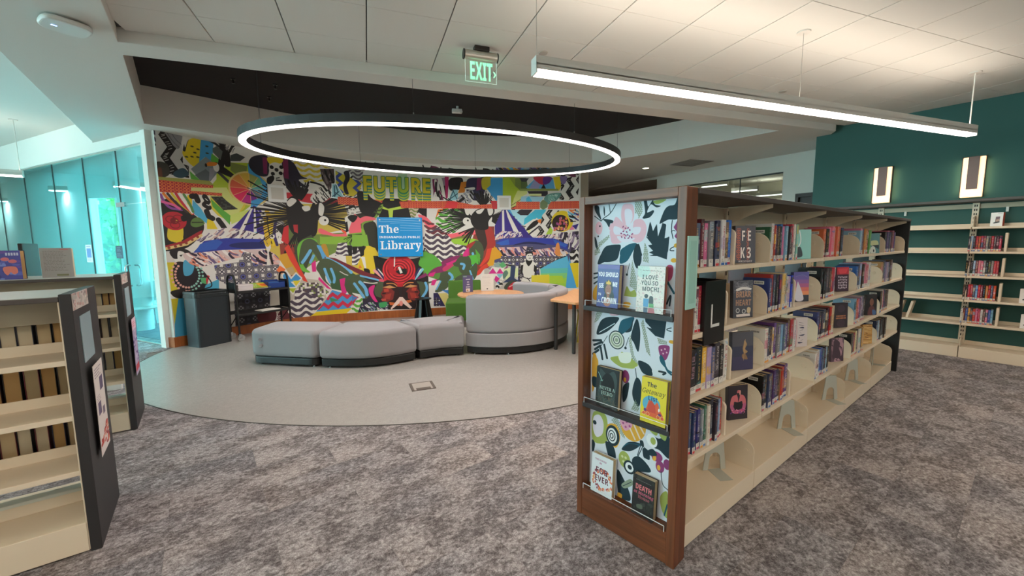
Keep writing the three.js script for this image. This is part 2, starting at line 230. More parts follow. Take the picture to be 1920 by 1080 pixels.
struct('ceiling_left', slab([l3(12.5), l3(-4.2), [-14, -10.6], [-14, 7]], HL, HL + 0.1), M.white);
struct('ceiling_corridor', slab([[-5.0, -6.1], [-13.7, -10.2], [-13.7, -11.4], [-8.05, -8.0], [-6.9, -9.2], [-5.6, -9.1], [-4.5, -7.8]], 3.2, 3.3), plaster('#cfd6d6'));
struct('ceiling_far', slab([[1.5, -9], [0.8, -16], [9.5, -16], [10.5, -8], [5, -6.6]], HS + 0.002, HS + 0.1), plaster('#c4beb6'));
struct('roof', slab([[-14, 7.2], [14.6, 7.2], [14.6, -16.5], [0.6, -16.5], [0.9, -9.6], [-3, -8.6], [-4.8, -8.1], [-5.6, -9.25], [-6.9, -9.2], [-8.1, -8.08], [-14, -11.6]], 3.7, 3.9), std('#777777', 0.9));
// hung tile ceiling: every tile in view is a piece of its own, cut where it meets soffit, bulkhead or wall
{ const back = struct('ceiling', slab([l2(12.4), beamL, pq(6.9, 4.4), tealV(2.2), tealV(-14)], HG + 0.022, HG + 0.05), M.gap);
  const halves = [[l2(0), [0.794, -0.607]], [pq(0, 4.328), [-Qd.x, -Qd.z]], [(() => { const p = UV(7.919, 0); return [p.x, p.z]; })(), [-U.x, -U.z]]];
  const clip = (poly) => { for (const [o, n] of halves) { const out = []; for (let i = 0; i < poly.length; i++) { const a = poly[i], b = poly[(i + 1) % poly.length], da = (a[0] - o[0]) * n[0] + (a[1] - o[1]) * n[1], db = (b[0] - o[0]) * n[0] + (b[1] - o[1]) * n[1]; if (da >= 0) out.push(a); if ((da >= 0) !== (db >= 0)) { const f = da / (da - db); out.push([a[0] + (b[0] - a[0]) * f, a[1] + (b[1] - a[1]) * f]); } } poly = out; if (poly.length < 3) return null; } return poly; };
  const area = (p) => Math.abs(p.reduce((s, a, i) => { const b = p[(i + 1) % p.length]; return s + a[0] * b[1] - a[1] * b[0]; }, 0)) / 2;
  for (let i = -5; i < 13; i++) for (let j = 2; j < 8; j++) {
    const p0 = 0.0757 + 0.6147 * i, q0 = 0.025 + 0.5545 * j, poly = clip([pq(p0 + 0.0045, q0 + 0.0015), pq(p0 + 0.6102, q0 + 0.0015), pq(p0 + 0.6102, q0 + 0.553), pq(p0 + 0.0045, q0 + 0.553)]);
    if (poly && area(poly) > 0.02) mesh('ceiling_tile', boxUV(slab(poly, HG - 0.001 + rnd() * 0.002, HG + 0.02, 0.002, [], 1), 1), M.tile, back);
  }
  const rest = struct('ceiling_tiles_beyond', slab([l2(12.4), l2(3.57), tealV(-1.33), tealV(-14)], HG, HG + 0.02), M.tile, back); rest.userData.kind = 'stuff'; }

// ---------- the mural: a printed wall covering, drawn in its own plane (250 px to the metre) ----------
function painter(ctx) {
  const xy = (s) => { const n = s.split(' ').map(Number), o = []; for (let i = 0; i < n.length; i += 2) o.push([n[i], n[i + 1]]); return o; };
  const path = (p, smooth) => { ctx.beginPath(); if (!smooth) p.forEach(([x, y], i) => (i ? ctx.lineTo(x, y) : ctx.moveTo(x, y))); else { const n = p.length, g = (i) => p[(i + n) % n]; ctx.moveTo(...p[0]); for (let i = 0; i < n; i++) { const [a, b, c, d] = [g(i - 1), g(i), g(i + 1), g(i + 2)]; ctx.bezierCurveTo(b[0] + (c[0] - a[0]) / 6, b[1] + (c[1] - a[1]) / 6, c[0] - (d[0] - b[0]) / 6, c[1] - (d[1] - b[1]) / 6, c[0], c[1]); } } ctx.closePath(); };
  const k = {
    xy, P(fill, s) { path(xy(s)); ctx.fillStyle = fill; ctx.fill(); }, S(fill, s) { path(xy(s), true); ctx.fillStyle = fill; ctx.fill(); },
    L(col, w, s, smooth) { const p = xy(s); ctx.beginPath(); p.forEach(([x, y], i) => { if (!i) ctx.moveTo(x, y); else if (smooth && i < p.length - 1) ctx.quadraticCurveTo(x, y, (x + p[i + 1][0]) / 2, (y + p[i + 1][1]) / 2); else ctx.lineTo(x, y); }); ctx.strokeStyle = col; ctx.lineWidth = w; ctx.lineJoin = 'round'; ctx.lineCap = 'round'; ctx.stroke(); },
    E(fill, s, rx, ry, rot = 0) { const [[x, y]] = xy(s); ctx.beginPath(); ctx.ellipse(x, y, rx, ry ?? rx, rot, 0, 7); ctx.fillStyle = fill; ctx.fill(); },
    O(col, w, s, rx, ry, a0 = 0, a1 = 6.3) { const [[x, y]] = xy(s); ctx.beginPath(); ctx.ellipse(x, y, rx, ry ?? rx, 0, a0, a1); ctx.strokeStyle = col; ctx.lineWidth = w; ctx.stroke(); },
    clip(s, fn, smooth) { const p = xy(s); ctx.save(); path(p, smooth); ctx.clip(); const xs = p.map((q) => q[0]), ys = p.map((q) => q[1]); fn(Math.min(...xs), Math.min(...ys), Math.max(...xs), Math.max(...ys)); ctx.restore(); },
    fill(s, col, fn, smooth) { k.clip(s, (a, b, c, d) => { ctx.fillStyle = col; ctx.fillRect(a - 2, b - 2, c - a + 4, d - b + 4); fn(a, b, c, d); }, smooth); },
    // pavement waves
    waves: (col, step = 30, len = 90, amp = 11, th = 0.5) => (a, b, c, d) => { step *= 0.7; len *= 0.75; amp *= 0.72; ctx.fillStyle = col; for (let y = b - 40; y < d + 40; y += step) { ctx.beginPath(); for (let x = a; x <= c + 4; x += 4) { const t = ((x / len) % 1 + 1) % 1, w = amp * Math.sin(t * 6.283); x === a ? ctx.moveTo(x, y + w) : ctx.lineTo(x, y + w); } for (let x = c + 4; x >= a; x -= 4) { const t = ((x / len) % 1 + 1) % 1, w = amp * Math.sin(t * 6.283); ctx.lineTo(x, y + w + step * th * (0.75 + 0.5 * Math.abs(Math.cos(t * 6.283)))); } ctx.fill(); } },
    // upright zigzag bands, hatched
    zigzag: (col, step = 52, w = 24, half = 34) => (a, b, c, d) => { for (let x = a - 30; x < c + 60; x += step) { ctx.strokeStyle = col; ctx.lineWidth = w; ctx.lineJoin = 'miter'; ctx.beginPath(); let s = 0; for (let y = b - 40; y < d + 40; y += half) { const X = x + (s % 2 ? 24 : 0); s++ ? ctx.lineTo(X, y) : ctx.moveTo(X, y); } ctx.stroke(); ctx.strokeStyle = '#e6e2da'; ctx.lineWidth = 1.6; s = 0; for (let y = b - 40; y < d + 40; y += 6) { const f = ((y - b + 40) / half) % 2, X = x + (f < 1 ? f * 24 : (2 - f) * 24); ctx.beginPath(); ctx.moveTo(X - w * 0.34, y + 3); ctx.lineTo(X + w * 0.2, y - 3 + rr(-2, 2)); if (rnd() < 0.6) ctx.stroke(); } } },
    // glazed-tile pattern of rings and crosses
    tiles: (s = 46, bg = '#d9d4cf', ink = '#2c2636', blue = '#565a9a') => (a, b, c, d) => { for (let y = b - s, j = 0; y < d + s; y += s / 2, j++) for (let x = a - s + (j % 2 ? s / 2 : 0), i = 0; x < c + s; x += s, i++) { ctx.strokeStyle = ink; ctx.lineWidth = 2.4; if ((i + j) % 2) { ctx.fillStyle = ink; ctx.beginPath(); ctx.moveTo(x, y - s * 0.24); ctx.lineTo(x + s * 0.2, y); ctx.lineTo(x, y + s * 0.24); ctx.lineTo(x - s * 0.2, y); ctx.fill(); } for (const r of [0.36, 0.29]) { ctx.beginPath(); ctx.arc(x, y, s * r, 0, 7); ctx.stroke(); } ctx.fillStyle = j % 2 ? bg : blue; ctx.beginPath(); ctx.arc(x, y, s * 0.22, 0, 7); ctx.fill(); ctx.stroke(); if (j % 2) { ctx.lineWidth = 3.4; ctx.beginPath(); ctx.moveTo(x - s * 0.13, y - s * 0.13); ctx.lineTo(x + s * 0.13, y + s * 0.13); ctx.moveTo(x + s * 0.13, y - s * 0.13); ctx.lineTo(x - s * 0.13, y + s * 0.13); ctx.stroke(); } else { ctx.fillStyle = ink; ctx.beginPath(); ctx.arc(x, y, s * 0.09, 0, 7); ctx.fill(); } } },
    band: (a, b, c, d) => { ctx.strokeStyle = '#e8813e'; ctx.lineWidth = 2.2; for (let x = a; x < c; x += 26) for (const y of [b + (d - b) * 0.27, b + (d - b) * 0.73]) { for (let q = 0; q < 4; q++) { ctx.beginPath(); ctx.arc(x + 7 + 12 * (q % 2), y - 5 + 10 * (q >> 1), 5, 0, 7); ctx.stroke(); } } },
    // feather and brush streaks
    streaks: (cols, n, w, len, ang) => (a, b, c, d) => { for (let i = 0; i < n; i++) { const x = rr(a, c), y = rr(b, d), q = ang + rr(-0.25, 0.25), l = len * rr(0.6, 1.2); ctx.strokeStyle = pick(cols); ctx.lineWidth = w * rr(0.5, 1.2); ctx.lineCap = 'round'; ctx.beginPath(); ctx.moveTo(x, y); ctx.quadraticCurveTo(x + l * 0.5 * Math.cos(q + 0.3), y + l * 0.5 * Math.sin(q + 0.3), x + l * Math.cos(q), y + l * Math.sin(q)); ctx.stroke(); } },
    spikes(s, r0, r1, n, a0, a1, col = '#15110f', w = 5) { const [[x, y]] = xy(s); ctx.strokeStyle = col; ctx.lineCap = 'round'; for (let i = 0; i < n; i++) { const q = a0 + (a1 - a0) * (i + rr(-0.3, 0.3)) / n, r = r1 * rr(0.65, 1.1); ctx.lineWidth = w * rr(0.4, 1.3); ctx.beginPath(); ctx.moveTo(x + r0 * Math.cos(q), y + r0 * Math.sin(q)); ctx.quadraticCurveTo(x + 0.6 * r * Math.cos(q + 0.06), y + 0.6 * r * Math.sin(q + 0.06), x + r * Math.cos(q), y + r * Math.sin(q)); ctx.stroke(); } },
    steps(s, cell, cols) { k.clip(s, (a, b, c, d) => { for (let y = b; y < d; y += cell) for (let x = a; x < c; x += cell) { ctx.fillStyle = cols(x - a, y - b, (x - a) / (c - a), (y - b) / (d - b)); ctx.fillRect(x, y, cell + 0.5, cell + 0.5); } }); },
  };
  return k;
}
const [muralCanvas, mg] = newCanvas(1952, 796);
{
  mg.fillStyle = '#dad6cf'; mg.fillRect(0, 0, 1952, 796);
  const { P, S, L, E, O, clip, fill, waves, zigzag, tiles, band, streaks, spikes, steps } = painter(mg);
  const INK = '#14100f', MAUVE = '#4c4150', BONE = '#dcd8d0', RED = '#c42a36', LIME = '#a9bb2c', SKY = '#3d96cc', NAVY = '#33227e', OLIVE = '#48553b', GOLD = '#d59a22', PINK = '#d62a80', CORAL = '#ec6672', LEAF = '#5aa83a', YEL = '#dcc21c';
  // grounds of the larger fields
  P('#c9b24a', '359 297 479 228 706 219 737 335 555 375 465 449 378 502 351 412'); P('#3a2b26', '464 338 559 318 579 413 513 507 476 544 431 449'); P('#6f8a3c', '470 375 736 355 695 434 548 509 475 563'); P('#8f3a2e', '419 376 487 375 510 565 474 591 420 485'); P('#bdb5a6', '345 500 458 562 596 589 608 709 329 733');
  P('#2f2f22', '730 277 840 245 822 660 781 597 732 434'); P('#c9b24a', '698 375 769 435 782 576 706 574'); P('#3a5a3a', '602 491 726 554 824 619 821 681 630 630');
  P('#2a2233', '778 507 885 510 876 717 768 731'); P('#24181a', '837 488 1099 493 1101 751 826 735'); P('#5a8a3c', '1069 451 1361 433 1404 521 1202 626 1075 578'); P('#d0b23a', '1450 423 1540 457 1516 523 1426 566'); P('#8a3a2e', '1363 324 1463 324 1461 478 1358 587 1316 476'); P('#b8b2a8', '1404 521 1584 524 1583 671 1402 666'); P('#4a4a70', '1462 368 1940 370 1942 530 1460 522');
  // --- left third
  fill('-5 -3 71 -16 85 46 83 111 102 115 99 160 32 155 0 146', '#c4c1bd', zigzag(INK, 62, 24, 38));
  S('#8a8a8c', '33 2 67 -3 89 6 75 55 59 52 46 30'); L('#55555a', 2, '41 7 52 32 75 52', true); L('#55555a', 2, '54 4 65 26 83 39', true);
  S('#3f3b33', '0 118 32 120 35 155 9 172 0 153'); S('#2f4a58', '51 145 82 126 100 145 75 163 50 160'); S('#6b3f2c', '0 143 12 137 12 172 0 174');
  P(LIME, '211 82 343 66 367 174 347 237 315 247 233 319 163 274 162 195 195 152 198 112');
  P('#d2c13a', '170 195 320 179 291 258 233 319 163 282'); P('#cdd27a', '103 195 229 180 248 219 301 223 249 310 227 303 188 232 102 206');
  S(YEL, '90 52 107 20 153 -5 149 55 139 102 116 113 86 78'); P(SKY, '153 -1 166 -4 196 8 190 51 184 83 160 72 139 94');
  for (const s of ['119 39', '127 61', '116 78', '139 46', '171 28', '170 55', '136 76', '97 82']) E('#3a3a22', s, 6, 3);
  L('#2a2a2a', 9, '91 59 101 18 122 -4 153 -5 196 8 223 26', true); S(BONE, '95 4 119 -1 154 -13 146 0 111 15 95 48');
  P('#7b8789', '164 69 213 109 174 161 139 165 108 125'); P('#5d6568', '160 117 186 140 174 161 139 165 120 146'); P(LEAF, '186 52 217 75 213 109 180 83'); P(LEAF, '103 133 139 165 105 163');
  S(BONE, '229 32 243 38 230 95 219 96'); L(INK, 22, '227 -6 228 33 216 93', true); L(INK, 10, '211 -3 229 21', true); L(INK, 9, '272 -11 241 19 226 53', true); fill('236 -4 271 9 273 29 243 38', BONE, streaks([INK, '#888'], 14, 5, 30, 2), true);
  L(INK, 24, '239 42 240 85', true); P('#3c4242', '253 48 276 36 308 47 288 66 251 72'); P('#565e5a', '191 32 206 20 226 37 216 74 190 47');
  P('#77813c', '251 76 313 83 307 116 266 121 249 108');
  P('#8f8f98', '174 111 199 107 182 148 167 166'); L('#333034', 11, '194 112 255 173'); S(INK, '196 85 221 96 262 126 265 140 240 135 205 118'); E(BONE, '198 104', 11, 18); S('#d47a22', '160 102 173 88 201 86 196 98 168 104'); E(INK, '162 102', 4, 7);
  P('#9c9a48', '-1 169 170 161 187 179 2 184');
  fill('-2 180 181 177 181 189 103 194 101 207 211 205 210 216 -4 223', '#b02d34', band); P('#cfd083', '103 194 179 188 221 184 220 198 178 203 101 207');
  steps('169 222 210 218 225 234 242 248 265 265 211 273', 7, (x, y, a) => (rnd() < 0.5 ? '#3d4038' : '#23231f')); P(LEAF, '168 231 211 273 235 293 230 331 173 261'); P('#c6d46c', '235 291 304 264 314 289 236 329');
  { const [x, y] = painter(mg).xy('317 176')[0]; const cols = ['#5d94b0', '#5b6f80', '#6a2a86', '#b01d78', '#d81e58', '#d83a44', '#cf5a3a', '#d38a3e', '#cfa53c', '#9a9a4c', '#6faa72', '#55a7a8'], rx = 78, ry = 68; cols.forEach((c, i) => { mg.beginPath(); mg.moveTo(x, y); mg.ellipse(x, y, rx, ry, 0, i * Math.PI / 6, (i + 1) * Math.PI / 6); mg.fillStyle = c; mg.fill(); mg.strokeStyle = '#e0b070'; mg.lineWidth = 2; mg.stroke(); }); mg.beginPath(); mg.ellipse(x, y, rx, ry, 0, 0, 7); mg.strokeStyle = '#d8c078'; mg.lineWidth = 7; mg.stroke(); E('#e8dcc0', '317 176', 6); }
  P(SKY, '315 71 387 149 379 209 333 255 314 256 318 227 355 211 373 172 357 127 316 111');
  P(YEL, '88 225 104 223 96 295 81 287'); P(YEL, '148 307 169 316 184 350 146 351'); P('#4ba9cf', '105 240 153 299 146 329 98 288');
  P(BONE, '103 225 167 219 167 269 193 301 235 339 213 349 142 294 118 247'); for (const s of ['103 228 117 226 122 243', '148 225 157 243 145 256 159 266', '150 282 156 301 169 308', '190 313 203 334 209 346']) L(INK, 20, s);
  L('#e6e2da', 3, '149 232 157 239'); L('#e6e2da', 3, '152 255 161 258');
  // fruit hat and profile
  S('#1a1413', '-4 265 35 243 72 273 118 309 136 339 119 379 66 425 -1 433 -7 337');
  for (const [c, s] of [['#e07a22', '11 227 28 255 72 273 98 294'], ['#8a4a9a', '2 232 13 278 65 281'], ['#d8c030', '37 225 54 252 91 291'], ['#c83040', '50 223 67 259 101 293'], ['#e8e4dc', '63 223 80 258 99 290'], ['#3a2a2a', '24 227 47 260 84 291'], ['#e0609a', '3 257 34 262 58 278'], ['#5a8a4a', '76 224 94 256 102 286']]) L(c, 9, s, true);
  for (const s of ['24 344 14 384 24 392', '31 348 24 388 32 395', '42 347 33 387 41 399', '52 351 44 383 52 387', '55 351 55 375 46 395']) L('#d3bd2a', 17, s, true);
  E('#b81f2c', '37 324', 40, 34); E('#7a1018', '37 324', 14, 12); E('#d8b84a', '42 325', 5); for (const s of ['25 319', '49 314', '38 339']) O('#7a1018', 3, s, 15, 12);
  S('#5a7a3a', '96 316 120 307 139 329 110 345 90 338'); L('#1a1413', 3, '95 327 133 325'); S(INK, '60 307 91 292 82 316 65 325');
  P('#9c2028', '0 415 55 399 114 362 130 355 125 370 65 406 -1 421'); P('#d8b878', '-1 421 65 406 125 369 128 379 72 415 -1 432'); for (const s of ['11 423', '32 418', '50 412', '69 406', '90 393', '110 382']) { E('#8a3a2a', s, 5); }
  P('#c9c5bf', '-1 435 13 435 27 476 0 475'); P('#c6b322', '0 476 24 477 21 545 36 584 4 584 3 535'); P('#3d94b6', '24 610 56 604 46 765 2 759 5 706'); P('#c6b322', '2 612 25 612 5 708');
  S('#1b1519', '13 435 53 426 81 441 61 453 35 464 20 460'); S(BONE, '38 438 56 439 68 457 80 472 52 479 36 474'); L(INK, 2, '43 452 52 450'); E(INK, '47 453', 3); L(GOLD, 4, '36 476 32 482 38 487 42 479');
  S('#1d161d', '19 492 45 475 102 500 132 537 127 573 110 589 50 584 20 563'); S('#4a9ec0', '55 473 87 474 88 500 75 526 51 526');
  for (let i = 0; i < 20; i++) { const a = -0.6 + i * 0.24, [q] = painter(mg).xy('63 527'); for (const r of [48, 62]) { mg.fillStyle = i < 9 ? '#8fc4b4' : '#d8a090'; mg.beginPath(); mg.arc(q[0] + r * 0.85 * Math.cos(a), q[1] + r * Math.sin(a), 4.4, 0, 7); mg.fill(); } }
  S(INK, '4 584 49 580 39 612 13 606'); P('#4aa8c8', '123 571 173 551 170 593 116 587'); P('#5aa86a', '106 541 128 543 126 569 109 561'); P(RED, '131 532 140 537 127 571 125 553'); L(INK, 4, '130 537 158 578 110 587', true);
  // carousel
  P(NAVY, '327 245 361 271 371 387 201 376 255 327'); for (const s of ['324 255 314 260 250 379 268 382', '327 253 332 253 330 383 316 383', '336 259 375 305 373 323']) P(BONE, s); P('#4aa8cc', '319 359 331 359 331 376 318 377');
  fill('91 410 149 366 231 344 374 376 372 403 213 390 108 426', BONE, streaks(['#7a6a86', '#3a2c4a', '#c8a8a0', '#e6e2da'], 90, 6, 26, -0.7), true);
  P('#2c3796', '89 443 131 398 213 386 377 390 372 431 224 434 117 442'); P('#2f58b0', '116 410 176 390 199 402 173 431 96 441'); E('#1c2160', '311 416', 90, 14);
  fill('54 448 121 442 224 434 369 440 416 494 344 511 276 467 183 484 95 496', '#cfb8b6', streaks(['#6a5a80', '#2c2238', '#dc8a70', '#e6dcd8', '#d8a8a0'], 130, 10, 34, 0.65), true);
  fill('160 496 251 487 271 445 301 446 301 490 345 505 411 503 409 540 372 583 351 774 219 761 224 597 163 549', BONE, tiles(52));
  fill('227 604 363 617 359 775 220 760', '#3c3a42', tiles(52, '#8c8a8c', '#1c1a20', '#4a4a60')); E('#5e2028', '432 745', 44, 40); E('#5e2028', '346 730', 40, 40); for (const s of ['389 734 394 739 401 736', '388 743 394 748 400 745', '387 752 393 757 400 754']) L(BONE, 3, s);
  // ringed figure and ink burst
  P('#5e6f3a', '452 314 526 322 529 413 463 413');
  S('#d4b02c', '367 270 390 277 405 417 369 408 358 339'); S(BONE, '404 303 436 306 451 337 439 399 414 408 404 373'); L('#3a2c6a', 12, '412 307 395 360 409 415', true); for (let i = 0; i < 50; i++) { const [q] = painter(mg).xy('423 353'); mg.fillStyle = INK; mg.fillRect(q[0] + rr(-26, 30), q[1] + rr(-55, 60), 3, 3); }
  S(INK, '410 333 443 328 453 363 440 381 425 359'); P('#c82a30', '444 324 462 328 456 416 427 395'); L(INK, 7, '377 295 379 356 389 408', true); L(YEL, 9, '382 308 385 360 395 415', true); for (const s of ['362 279', '391 377', '352 313']) { E(BONE, s, 11); E(INK, s, 4); }
  fill('486 34 568 34 659 54 655 137 605 117 554 125 543 180 519 155 553 148', BONE, waves('#d3bb34', 34, 70, 7, 0.42));
  S('#22202e', '319 70 340 38 395 30 394 106 362 118 332 101'); S('#2a2436', '454 32 498 42 527 96 553 109 517 119 551 150 516 150 508 205 478 167 458 133'); P('#7a1f4e', '375 37 394 34 389 107 374 106'); P('#7a1f4e', '454 34 478 31 476 118 457 116'); S(YEL, '396 34 454 32 447 52 403 60');
  E(BONE, '427 81', 30); for (const s of ['428 83', '409 74', '448 69', '412 102', '444 96']) E(INK, s, 8); S(BONE, '409 111 449 108 453 130 443 147 404 149'); S(INK, '388 123 411 110 416 125 399 148 387 145'); L(INK, 5, '424 128 444 128'); L(INK, 4, '424 120 437 116');
  for (let i = 0; i < 5; i++) P(RED, '461 179 576 178 695 206 694 222 629 222 549 220 459 203');
  S(INK, '460 221 493 192 527 231 556 245 574 215 587 251 587 311 570 374 502 381 467 345 458 283');
  spikes('529 276', 40, 230, 26, 2.5, 3.9, INK, 6); spikes('538 271', 40, 300, 30, -0.75, 0.45, INK, 6); spikes('511 222', 20, 100, 16, -2.2, -0.9, INK, 8); spikes('509 336', 20, 130, 10, 1.2, 2.2, INK, 8);
  S(BONE, '460 225 482 202 502 214 473 242'); S(BONE, '523 240 552 234 557 252 534 260'); S(BONE, '599 218 618 236 609 278 592 269'); E(BONE, '613 302', 22); E(INK, '619 299', 5); fill('563 192 621 134 657 174 617 213 574 219', BONE, streaks([INK], 40, 4, 26, 1), true); L(INK, 8, '567 124 613 130 632 161', true);
  P('#b02a30', '481 323 501 322 499 363 483 354');
  fill('610 61 670 57 671 117 645 160 616 106', '#4a3a3c', streaks([INK, '#7a6a6a'], 18, 9, 40, 1.3)); fill('676 64 751 99 796 111 780 159 756 184 712 176 676 149', '#cbb62e', (a, b, c, d) => { mg.strokeStyle = '#3a4a92'; mg.lineWidth = 13; mg.lineJoin = 'miter'; for (const x of [a + 10, a + 92, a + 150]) { mg.beginPath(); for (let i = 0, y = b - 10; y < d + 10; y += 22, i++) mg.lineTo(x + (i % 2 ? 14 : -10), y); mg.stroke(); } }); S('#1d1a26', '713 69 735 63 738 100 723 133 730 171 712 167 708 125 718 96');
  P('#8fc2cc', '660 127 677 127 714 195 704 204 653 191'); for (const s of ['668 136 667 187', '666 164 706 195', '656 187 686 163', '675 131 682 163 668 182']) L('#28495a', 4, s); L('#e6f0f0', 4, '657 127 677 126 714 197 653 191 658 127');
  // --- centre
  P('#b7b2aa', '731 56 803 57 791 112 756 94'); waves(MAUVE, 34, 90, 10)(0, 0, 0, 0); clip('731 56 803 57 791 112 756 94', waves('#5a5058', 26, 60, 9));
  fill('680 186 889 197 888 229 809 229 679 222', '#b5303a', band); fill('1004 194 1104 201 1103 230 1010 231', '#b5303a', band); P('#d01f28', '814 187 838 187 836 226 811 228');
  S(INK, '771 160 812 163 838 191 888 219 868 263 829 283 784 260 772 222'); P(INK, '890 187 1005 189 1028 281 862 288 873 244'); P(INK, '1028 231 1103 234 1101 285 1062 255 1031 266'); P(INK, '1083 205 1103 204 1103 234 1077 230');
  S(INK, '805 368 857 376 857 479 1060 483 1096 368 1079 450 1060 491 1052 614 874 608 835 534');
  P('#bcd24a', '881 225 911 239 1008 217 1009 232 935 246 931 282 914 282 911 247 882 239');
  S('#7a9a3c', '782 308 806 279 841 283 869 229 888 219 872 263 838 298 819 317 788 385'); clip('835 264 874 224 888 229 862 278', waves('#3d4a24', 26, 60, 8)); S('#2a2a1c', '790 327 810 308 847 310 858 386 849 474 830 473 806 385');
  P('#cdb8a6', '1010 231 1062 235 1041 281 1021 281'); clip('1010 231 1062 235 1041 281 1021 281', waves('#7d8a4c', 24, 60, 8));
  mg.save(); { const [a, b] = painter(mg).xy('796 76 1107 59'), [c] = painter(mg).xy('1133 187'); const w = c[0] - a[0]; mg.font = 'bold 100px sans-serif'; mg.translate(a[0] - 4, a[1]); mg.scale(w / mg.measureText('FUTURE').width, 1.02); const put = (dy, col, lw) => { mg.lineJoin = 'round'; if (lw) { mg.strokeStyle = col; mg.lineWidth = lw; mg.strokeText('FUTURE', 0, 78 + dy); } mg.fillStyle = col; mg.fillText('FUTURE', 0, 78 + dy); }; for (let i = 6; i >= 1; i--) put(i * 6.4, i % 2 ? '#2f7f7c' : '#c9c02a', 7); put(0, '#2f6f52', 9); put(0, '#cdbb22', 2); } mg.restore(); clip('966 66 1009 64 1009 187 959 178', () => { mg.globalAlpha = 0.35; mg.fillStyle = '#3d9a3a'; mg.fillRect(0, 0, 1952, 796); mg.globalAlpha = 1; });
  S(CORAL, '595 338 658 364 725 351 783 284 834 281 847 295 787 308 738 368 657 378 593 361'); P('#e85a3c', '682 337 708 352 720 371 694 356'); P('#88b53c', '592 375 715 378 781 337 794 346 800 415 700 416 590 413'); S('#77883a', '593 366 649 375 601 378');
  // footballer on the left
  fill('669 409 714 404 777 415 798 473 653 470', BONE, waves(MAUVE, 30, 80, 9)); P('#d9bd2c', '796 415 841 435 859 474 798 473'); P(BONE, '706 285 729 270 761 272 776 298 773 366 711 371'); P(CORAL, '752 265 778 289 780 361 725 366 721 347'); P('#7fae3c', '715 364 785 356 789 417 711 420'); L(INK, 5, '720 371 779 366'); spikes('747 371', 5, 50, 14, 0.2, 3, INK, 3);
  E(BONE, '743 247', 19, 24); S(INK, '725 242 732 227 754 226 760 246 749 236 731 244'); L(INK, 3, '735 247 740 247'); L(INK, 3, '746 247 752 247'); L(INK, 3, '738 263 748 263'); S(INK, '720 285 738 272 765 279 743 308'); P(INK, '706 309 717 304 721 351 710 356'); P(INK, '711 418 744 426 745 472 715 471'); P(INK, '760 428 790 422 785 472 765 472');
  fill('733 426 755 426 778 469 772 516 728 519', BONE, waves(MAUVE, 30, 80, 9)); P('#d9bd2c', '767 485 799 427 825 435 839 542 830 566 775 552 750 524'); P('#7fae3c', '736 368 805 368 812 423 784 426 733 426'); P(INK, '733 426 758 426 753 457 735 465'); P(INK, '765 430 790 422 786 470 771 477'); P(BONE, '771 477 790 477 795 537 786 537'); S(INK, '783 536 807 541 811 561 800 565 787 556'); P('#e0762a', '765 516 774 532 757 536');
  // reptiles, left
  P('#3f4632', '477 424 517 388 555 369 571 392 550 471 505 577 491 534');
  S('#6cb43c', '491 438 512 397 555 383 579 402 536 415 506 461 517 517 541 546 502 530'); S(OLIVE, '500 456 518 401 554 388 587 420 596 477 583 493 563 458 543 443 510 503 497 498'); S('#5ba4d8', '576 418 603 430 615 475 600 487 589 453'); S('#b98a2e', '595 421 617 416 627 468 616 473');
  L('#6db2dc', 14, '547 443 524 480 510 498', true); L('#6db2dc', 12, '560 467 544 499', true); P(PINK, '548 504 567 488 567 543 550 544');
  P('#72222e', '605 475 653 481 741 529 776 545 775 563 695 528 617 490'); L('#6db2dc', 15, '618 483 674 513 723 553', true); S(OLIVE, '568 524 592 487 626 485 678 518 716 558 693 569 645 541 617 533 606 583 634 625 599 592 579 553'); L('#6db2dc', 12, '604 532 615 573 625 598', true); L('#6db2dc', 12, '633 533 648 575 642 599', true); L(BONE, 4, '672 547 694 562 707 567');
  P(PINK, '578 569 630 635 610 626 573 581'); S(OLIVE, '691 616 711 580 776 568 771 659 740 628 723 657 752 681 713 669'); P(PINK, '668 585 695 579 689 616 698 651 679 677 672 630'); L('#6db2dc', 11, '732 603 754 639 767 659', true);
  P('#cf9a2c', '419 459 454 451 497 549 456 556 413 479'); P('#d8402e', '438 430 457 412 496 516 528 593 509 584 457 483'); P('#e8743a', '398 530 414 508 437 527 419 547'); P('#b8a070', '437 523 467 515 478 548 456 556');
  P(BONE, '417 553 437 529 456 565 480 541 506 570 478 617 461 648 440 619'); P('#3a90cc', '423 556 436 538 457 574 480 550 499 572 484 585 454 585 474 610 444 610 433 591'); P('#d8c62c', '463 581 497 582 476 607'); P('#a9bb2c', '442 615 476 617 462 638');
  P(BONE, '356 401 368 423 379 388 383 427 373 447 374 506 360 506 367 447'); L('#d8b42a', 9, '359 397 368 431 383 392', true); L(INK, 9, '377 449 384 498', true);
  fill('427 684 466 667 470 630 504 600 546 617 568 648 597 669 572 720 524 771 464 765 435 729', BONE, waves(MAUVE, 42, 88, 12)); steps('492 595 568 595 618 646 573 672 523 644 486 622', 9, () => pick([BONE, MAUVE, MAUVE, '#8a9a5a', BONE, '#5a4a4a'])); S('#3d4a34', '415 607 445 601 446 684 423 681');
  fill('632 636 658 646 750 677 712 737 555 736 598 688', '#4a96cc', (a, b, c, d) => { mg.lineJoin = 'miter'; for (const [c2, o] of [['#c82a48', 0.28], ['#c82a48', 0.72]]) { mg.strokeStyle = c2; mg.lineWidth = 15; mg.beginPath(); for (let i = 0, x = a - 10; x < c + 20; x += 22, i++) mg.lineTo(x, b + (d - b) * o + (i % 2 ? 12 : -8)); mg.stroke(); } }); P('#3d8a5c', '617 670 643 682 665 688 624 695');
